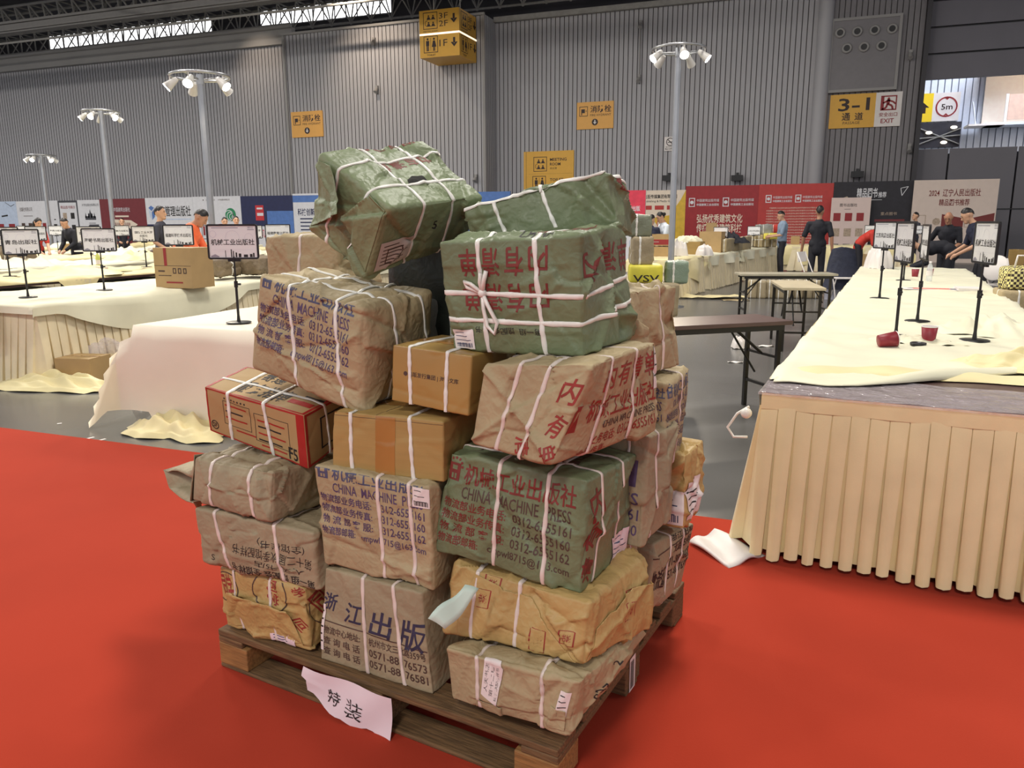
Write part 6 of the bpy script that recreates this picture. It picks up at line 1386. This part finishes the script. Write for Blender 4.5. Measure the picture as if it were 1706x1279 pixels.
    mb.build('shoes', [SHOE], o, (0, 0, 0))
    mb = MB(); HK = lambda v: H(v)*k
    if hair != 'bald':
        V = []; n = 20; kk = 9; full = hair in ('long', 'bun')
        P = []
        for i in range(kk+1):
            row = []
            for j in range(n+1):
                az = 2*math.pi*j/n; front = max(0, -math.sin(az)); lim = math.radians(48+(50 if full else 30)*(1-front)+(28 if full else 30)*max(0, math.sin(az))); ph = lim*i/kk
                w = 1.0+.03*math.sin(j*3.1+i*2); ph *= 1+.10*math.sin(j*5.3)*i/kk
                row.append(HK((.079*w*math.sin(ph)*math.cos(az), .006+.101*w*math.sin(ph)*math.sin(az), .022+.114*w*math.cos(ph))))
            P.append(row)
        mb.grid(P, 0, True, flip=False)
        if hair == 'bun': mb.ball(HK((0, .11, .03)), .045)
        if hair == 'long':
            mb.ball(HK((0, .06, -.06)), (.085, .06, .14), R=Rh)
    else:
        for sx in (-1, 1): mb.ball(HK((sx*.062, .03, .0)), (.016, .05, .04), R=Rh)
    mb.build('hair', [HAIRK], o, (0, 0, 0), solid=0)
    mb = MB()
    for sx in (-1, 1): mb.ball(HK((sx*.03, -.086, .022)), (.011, .006, .006), R=Rh, n=8, k=5); mb.ball(HK((sx*.03, -.088, .042)), (.016, .005, .004), R=Rh, n=8, k=5)
    mb.ball(HK((0, -.092, -.055)), (.02, .006, .005), 1, R=Rh, n=8, k=5); mb.build('face', [HAIRK, mat('lips', (150, 84, 78), .5, var=0)], o, (0, 0, 0))
    return o
NAVY = mat('navy_cotton', (34, 38, 60), .8, var=.08); BLKT = mat('black_navy_cotton', (30, 31, 40), .8, var=.08); BLUT = mat('dusty_blue_cotton', (132, 150, 172), .8, var=.05); WHTT = mat('white_blue_cotton', (226, 234, 244), .8, var=.03); ORAN = mat('orange_vest', (238, 108, 62), .6, var=.05); REDT = mat('red_cotton', (196, 62, 54), .8, var=.06); GREYT = mat('dark_grey_cotton', (62, 62, 74), .8, var=.08)
def pp_(px, dep): q = DP(px, 380, dep); return (q[0], q[1])
VW = lambda px: -math.atan2((px-IW/2)/F_PX, 1)+YAW    # turn that makes rz=0 face the camera
person('man in a black T-shirt seen from behind, walking in the aisle by the red banner', pp_(1364, 16.5), VW(1364)+math.pi-.15, BLKT, hands=[(-.30, .02, .82), (.32, -.06, .82)], h=1.76, skin=SKIN2, stride=.35, build_=1.08)
person('man in a dusty blue T-shirt looking down at something in his hands', pp_(1304, 21), VW(1304)-1.35, BLUT, head_tilt=.35, hands=[(-.08, -.30, 1.08), (.08, -.32, 1.06)], h=1.73)
person('man in a dark T-shirt standing behind the orange-vest worker', pp_(268, 14.5), VW(268)+1.2, GREYT, hands=[(-.2, -.2, .95), (.2, -.22, .95)], h=1.76)
person('close-cropped worker in an orange vest bending over the table behind the red-taped carton', pp_(300, 11.4), VW(300)+1.25, ORAN, lean=.45, head_tilt=.35, hands=[(-.15, -.45, .85), (.15, -.45, .85)], h=1.75, vest=ORAN, skin=SKIN2, build_=1.1)
person('left one of the two small orange-vest workers far back under the green swirl', pp_(374, 19.8), VW(374)+.2, GREYT, vest=ORAN, lean=.1, hands=[(-.1, -.3, .95), (.1, -.3, .95)], h=1.60)
person('right one of the two small orange-vest workers far back under the green swirl', pp_(394, 20.4), VW(394)+.1, ORAN, vest=ORAN, lean=.05, hands=[(-.15, -.28, .95), (.12, -.3, .95)], h=1.63)
person('woman with long dark hair and a red top near the left edge, looking down', pp_(57, 17.8), VW(57)+.5, REDT, lean=.2, head_tilt=.3, hands=[(-.1, -.35, .9), (.1, -.35, .9)], h=1.62, hair='long')
person('person in a black jacket leaning over a table far left, face turned down', pp_(124, 18.8), VW(124)-.9, BLKT, lean=.35, head_tilt=.2, hands=[(-.1, -.4, .9), (.1, -.4, .9)], h=1.64, sleeve=1.)
person('person in black facing the camera far back before the maroon banner', pp_(204, 23.9), VW(204), BLKT, hands=[(-.12, -.28, 1.0), (.12, -.28, 1.0)], h=1.62, sleeve=1.)
person('person in navy seen from behind beside the rose-red pull-up banner', pp_(1082, 18.4), VW(1082)+math.pi-.4, NAVY, lean=.18, hands=[(-.15, -.35, .95), (.18, -.35, .95)], h=1.62, sleeve=1., hair='short')
person('woman in a white shirt with her dark hair tied back, behind the lamp post', pp_(1110, 18.6), VW(1110)-1.1, WHTT, lean=.15, head_tilt=.35, hands=[(-.08, -.35, .95), (.08, -.36, .95)], h=1.70, hair='bun', sleeve=.6)
person('balding man in a navy polo reaching down beyond the right table', pp_(1582, 15), VW(1582)-.2, BLKT, lean=.18, head_tilt=.35, hands=[(-.36, -.25, .98), (.10, -.30, .95)], h=1.64, hair='bald', skin=SKIN2, build_=1.08)
person('man in dark navy leaning over towards the balding man at the right', pp_(1640, 12.9), VW(1640)-1.35, NAVY, lean=.42, head_tilt=.2, hands=[(-.12, -.42, .92), (.14, -.38, .92)], h=1.72, build_=1.05, stride=.3)
person('man whose head shows far back between the black and the cream banners', pp_(1524, 24), VW(1524)-1.0, GREYT, hands=[(-.1, -.3, 1.0), (.1, -.3, 1.0)], h=1.70)
person('person in a red jacket bent down by the cream book panel', pp_(1438, 20), VW(1438)+1.4, mat('bright_red_jacket', (204, 60, 48), .7, var=.05), lean=.85, head_tilt=.1, hands=[(-.1, -.5, .75), (.1, -.5, .75)], h=1.62, sleeve=1.)
person('person in black bent double over the far end of the right table', pp_(1578, 14.3), VW(1578)-1.5, BLKT, lean=1.45, head_tilt=-.2, hands=[(-.15, -.55, .62), (.15, -.55, .62)], h=1.70, sleeve=1.)

# ---------------------------------------------------------------- smaller things round the hall
def bundle(label, c, s, rz=0., m=KRAFT, seed=1, group=None, straps=(('x', (.35, .35)), ('y', (.5, .5))), prints=(), mats=None, N=9, crum=.008):
    return parcel('strapped_bundle', label, 'parcel', box_corners(c, s, rz), mats or [m, INK_P, INK_BR], prints, straps, group=group, N=N, r=.05, bulge=.02, crum=crum, seed=seed, dent=.004, strap_w=.018)[0]
def bundle_px(label, px0, px1, pyt, pyb, dep, zb=None, dy=.3, rz=0., **k):
    a = DP((px0+px1)/2, pyb, dep); w = (px1-px0)*dep/F_PX; h = (pyb-pyt)*dep/F_PX
    return bundle(label, (a[0], a[1]+dy/2, a[2] if zb is None else zb), (w, dy, h), rz, **k)
# second stack just behind the pallet, right
BASEK = 'parcels under the stack behind the lamp post'
q = DP(1080, 470, 7.2)
for k in range(3): bundle('kraft parcel low in the second stack behind the main pallet', (q[0]+.02*k, q[1]+.15, .305*k), (.42, .36, .30), .1*k, KRAFT2, 80+k, group=BASEK)
yz = .92
bundle('yellow and green printed carton with big dark letters in the second stack', (q[0]-.05, q[1]+.1, yz), (.30, .30, .16), .25, mat('yellow_print', (216, 206, 66), .5, var=.15), 84, mats=[mat('yellow_print', (216, 206, 66), .5, var=.15), INK_K, INK_BR], prints=[('front', lambda d: d.text('VSV', .1, .05, .9, .45, 1, .02))], straps=(), crum=.002)
bundle('pale green strapped bundle beside the yellow printed carton', (q[0]+.22, q[1]+.22, .91), (.20, .28, .20), .2, mat('pale_green_wrap', (132, 150, 130), .5, var=.1, crumple=.3), 85)
bundle('kraft bundle tied with white straps above the yellow printed carton', (q[0]-.09, q[1]+.1, 1.08), (.19, .26, .26), .3, KRAFT2, 86)
bundle('grey-green strapped bundle at the top of the second stack', (q[0]-.14, q[1]+.14, 1.34), (.21, .26, .19), .35, mat('grey_green_wrap', (120, 126, 106), .5, var=.1, crumple=.3), 87)
# on the middle rows
carton_px('brown carton with a red printed band, upper of two by the lamp post', 1087, 1117, 392, 411, 16.2, .98, .4, rz=-.1, extra=lambda d, w, h: (d.rect(0, h*.1, w, h*.55, 2), d.rect(w*.1, h*.3, w*.4, h*.38, 3)))
carton_px('plain brown carton, lower of two by the lamp post', 1086, 1118, 411, 427, 16.2, .76, .4, rz=-.1)
carton_px('open dark-fronted carton right of the lamp post on the middle row', 1138, 1168, 404, 425, 17.2, .76, .4, rz=-.15, m=CARD)
carton_px('large brown carton on the second draped table of the middle row', 1166, 1203, 390, 424, 18.3, .76, .5, rz=-.15)
carton_px('tan carton standing behind the large brown one under the slogan', 1175, 1192, 373, 392, 20.0, 1.15, .3, rz=.1)
carton_px('support carton behind the large brown one under the slogan', 1173, 1195, 392, 415, 20.0, .76, .39, rz=.0, m=CARD)
p = DP(1143, 404, 17.2); heap('crumpled_paper', 'crumpled cream paper in the open carton right of the lamp post', (p[0], p[1]+.2, p[2]-.01), .3, .2, .14, CLOTH, 71, cat='paper')
p = DP(1128, 420, 16.3); heap('plastic_bag', 'white printed plastic bag between two cartons behind the lamp post', (p[0], p[1], .76), .2, .18, .28, WHT, 72, cat='bag')
p = DP(1186, 418, 17.0); heap('plastic_bag', 'white plastic bag with dark print in front of the large brown carton', (p[0]-.1, p[1]-.6, .76), .18, .15, .2, WHT, 73, cat='bag')
p = DP(1210, 398, 19.0); heap('dark_jacket', 'black jacket thrown over the cartons under the crimson banner', (p[0], p[1], .95), .5, .35, .24, BLKT, 74, cat='clothes')
carton_px('carton under the black jacket on the middle row', 1203, 1222, 402, 420, 19.3, .76, .5, m=CARD2)
for k in range(6):
    bundle_px('kraft bundle standing in a slanted row on the middle table', 1204+k*7, 1212+k*7, 403, 424, 18.2+k*.35, .77, .35, rz=-.2, seed=90+k, m=KRAFT2 if k % 2 else KRAFT, group='slanted bundles on the middle row', straps=(('x', (.5, .5)),), N=7)
for k in range(4):
    bundle_px('kraft bundle with white straps at the far end of the middle table', 1248+k*11, 1259+k*11, 393, 413, 21.5, .78, .35, seed=100+k, group='upright bundles at the far end of the middle row', straps=(('x', (.4, .4)), ('z', (.6, .6, .6, .6))), N=7)
bundle_px('grey plastic-wrapped bundle tilted on top of the upright bundles', 1260, 1283, 368, 384, 21.5, 1.12, .4, rz=.3, m=mat('grey_plastic_wrap', (150, 150, 146), .3, var=.1, crumple=.3), seed=110, N=8)
bundle_px('yellow bag lying on the upright bundles before the man in blue', 1273, 1297, 385, 394, 21.3, 1.0, .4, m=mat('yellow_bag', (228, 214, 90), .5, var=.1), seed=111, N=8)
bundle_px('red cloth bag on the upright bundles before the man in blue', 1283, 1297, 373, 386, 21.8, 1.15, .3, m=REDT, seed=112, N=8)
q = DP(1310, 455, 14.6)
for k in range(8):
    bundle('grey-brown bundle with white straps in a low row on the floor beyond the folding tables', (q[0]-.62+k*.17, q[1]+.4+k*.05, 0), (.165, .35, .34), .05, KRAFT2, 120+k, group='low row of bundles on the floor', N=7)
carton_px('brown carton on the far end table behind the man in blue', 1316, 1330, 400, 428, 24.5, .48, .4)
carton_px('support carton on the floor behind the man in blue', 1312, 1334, 420, 445, 24.5, 0, .42, m=CARD)
carton_px('brown carton right of the jacket-hung chair', 1441, 1470, 402, 430, 17.5, .345, .5, m=CARD2)
carton_px('carton on the floor under the one right of the jacket-hung chair', 1440, 1472, 430, 455, 17.5, 0, .55, m=CARD)
def chair(label, c, rz, m=WHT, roundback=False):
    t = thing('folding_chair', label, 'chair', (c[0], c[1], 0), rz)
    mb = MB(); mb.box((0, 0, .44), (.40, .38, .025)); mb.build('seat', [m], t, bevel=.006)
    mb = MB()
    if roundback: mb.lathe([(0, -.01), (.2, -.01), (.21, 0), (.2, .01), (0, .01)], (0, .24, .72), 24, 0, axis=(0, 1, .25))
    else: mb.box((0, .25, .78), (.38, .02, .20), R=Matrix.Rotation(-.2, 3, 'X'))
    mb.build('backrest', [m], t)
    for sx in (-1, 1):
        mb = MB(); mb.tube([(sx*.19, -.22, .01), (sx*.19, .10, .50), (sx*.19, .27, .88)], .012); mb.build('leg', [m], t)
        mb = MB(); mb.tube([(sx*.17, .24, .01), (sx*.17, -.10, .44)], .012); mb.build('leg', [m], t)
    return t
q = pp_(1360, 15.2); chair('white folding chair behind the middle folding table, turned aside', q, VW(1360)+1.2)
q = pp_(1682, 12.5); chair('white round-backed chair far right beyond the long table', q, VW(1682)+2.6, roundback=True)
q = pp_(1414, 14.2); chair('white chair almost hidden under a dark hanging jacket', q, VW(1414)+.3)
mb = MB(); P = []
for i in range(17):
    t_ = i/16; row = []
    for j in range(25):
        a = 2*math.pi*j/24; w = (.20+.13*t_+.02*math.sin(j*2.3+t_*5)); dd_ = .13+.10*t_+.02*math.sin(j*3.1+t_*7); row.append((w*math.cos(a), .2+dd_*math.sin(a), 1.0-.78*t_-.04*abs(math.cos(a))*(1-t_)))
    P.append(row)
mb.grid(P, 0, True, flip=True); mb.add([p for p in P[0][:-1]], [tuple(range(24))], 0)
o = mb.build('hanging_jacket', [mat('navy_jacket', (44, 48, 66), .7, var=.15, vscale=10, crumple=.3)], None, (0, 0, 0)); o.location = (q[0], q[1], 0); o.rotation_euler = (0, 0, VW(1414)+.3); tag(o, 'dark navy jacket draped over a chair near the long right table\'s far end', 'clothes')
# right edge: cartons, bag, table behind the long table
carton_px('brown carton on end at the right edge, beside the long table', 1650, 1672, 470, 512, 10.5, .0, .4, rz=-.1, m=CARD2)
carton_px('opened brown carton low at the right edge behind the long table', 1636, 1668, 500, 535, 9.6, .0, .4, rz=-.2, m=mat('reddish_card', (140, 92, 66), .6, var=.08))
q = DP(1700, 560, 7.4)
bundle('shiny plastic-wrapped kraft bundle at the right frame edge', (q[0], q[1]+.25, 0.), (.46, .5, .42), -.1, KRAFT2, 130, N=14)
bundle('smooth kraft parcel on top of the shiny wrapped one at the right frame edge', (q[0]+.02, q[1]+.27, .43), (.40, .42, .38), .0, KRAFT, 131, N=14)
mb = MB(); mb2 = None
chk = bpy.data.materials.new('checked_fabric'); chk.use_nodes = True; nt = chk.node_tree; ck = nt.nodes.new('ShaderNodeTexChecker'); ck.inputs['Scale'].default_value = 40; ck.inputs[1].default_value = (*lin((236, 226, 150)), 1); ck.inputs[2].default_value = (*lin((60, 44, 36)), 1)
tcn = nt.nodes.new('ShaderNodeTexCoord'); nt.links.new(tcn.outputs['Object'], ck.inputs['Vector']); nt.links.new(ck.outputs['Color'], nt.nodes['Principled BSDF'].inputs['Base Color'])
o = bundle('yellow and dark checked fabric bag topping the parcels at the right frame edge', (q[0]-.02, q[1]+.25, .82), (.26, .3, .20), .1, chk, 132, mats=[chk], straps=(), N=12, crum=.012)
mb = MB(); mb.tube([(q[0]-.08, q[1]+.2, 1.0), (q[0]-.06, q[1]+.2, 1.14), (q[0]+.04, q[1]+.2, 1.14), (q[0]+.06, q[1]+.2, 1.0)], .01); mb.build('handle', [WHT], o, o.location)
a = DP(1665, 424, 13.0); folding_table('dark folding table at the right edge behind the long table', (a[0]+.5, a[1]+.1), 1.4, .5, -.1, TTOP, .72)
carton_px('tan carton propped on the dark folding table at the right edge', 1690, 1704, 392, 418, 12.9, .735, .2, rz=.5, m=CARD)
# clutter on the left rows
for px0, px1, pt, pb, dep, lab, m in ((98, 126, 399, 410, 20.2, 'brown carton far back on a left row, before the man in the black jacket', CARD2), (470, 484, 404, 416, 15.8, 'small tan carton left of the leaning parcel\'s top', CARD)):
    carton_px(lab, px0, px1, pt, pb, dep, .80, .4, m=m)
for k, (px0, px1, pt, pb, dep, lab) in enumerate(((0, 26, 410, 442, 13.1, 'dark grey-green bundle pile at the left frame edge'), (330, 372, 437, 466, 10.0, 'brown paper bundle right of the red-taped carton'), (374, 440, 434, 462, 10.3, 'long rumpled brown paper bundle behind the 机械工业 sign'), (225, 262, 404, 414, 15.9, 'dark brown low pile behind the orange-vest worker'))):
    bundle_px(lab, px0, px1, pt, pb, dep, .80, .45, seed=140+k, m=mat('dull_brown_paper', (128, 112, 90), .6, var=.15, crumple=.5) if k != 3 else mat('dark_brown_pile', (72, 54, 46), .7, var=.2), N=12, crum=.02)
p = G(165, 462, .8); bottle('bottle of green tea on the second left row behind the 海峡书局 sign', (DP(165, 449, 11.7)[0], DP(165, 449, 11.7)[1], .80), .26, WHT, mat('green_tea', (206, 214, 110), .2, var=0))
a = DP(162, 478, 11.4); carton('small white device with a black panel on the second left row', (a[0], a[1], .80), (.30, .16, .06), .4, WHT, lambda d, w, h: d.rect(w*.55, h*.2, w*.85, h*.8, 1), name='white_device')
a = DP(118, 443, 11.2); carton('flat white book stack on the second left row', (a[0], a[1], .82), (.5, .25, .04), .35, WHT, name='book_stack')
a = DP(52, 441, 13.5); cup('small red cup on the third left row near the left edge', (a[0], a[1], .80), None, 1.2)
for k in range(5):
    a = DP(150+k*42, 421, 17.6+.7*k); carton('flat white sheet pack lying along a far left table row', (a[0], a[1], .86), (.55, .3, .03), .3, WHT, group='white packs on a far left row', name='sheet_pack')
bpy.data.objects.remove(_to)
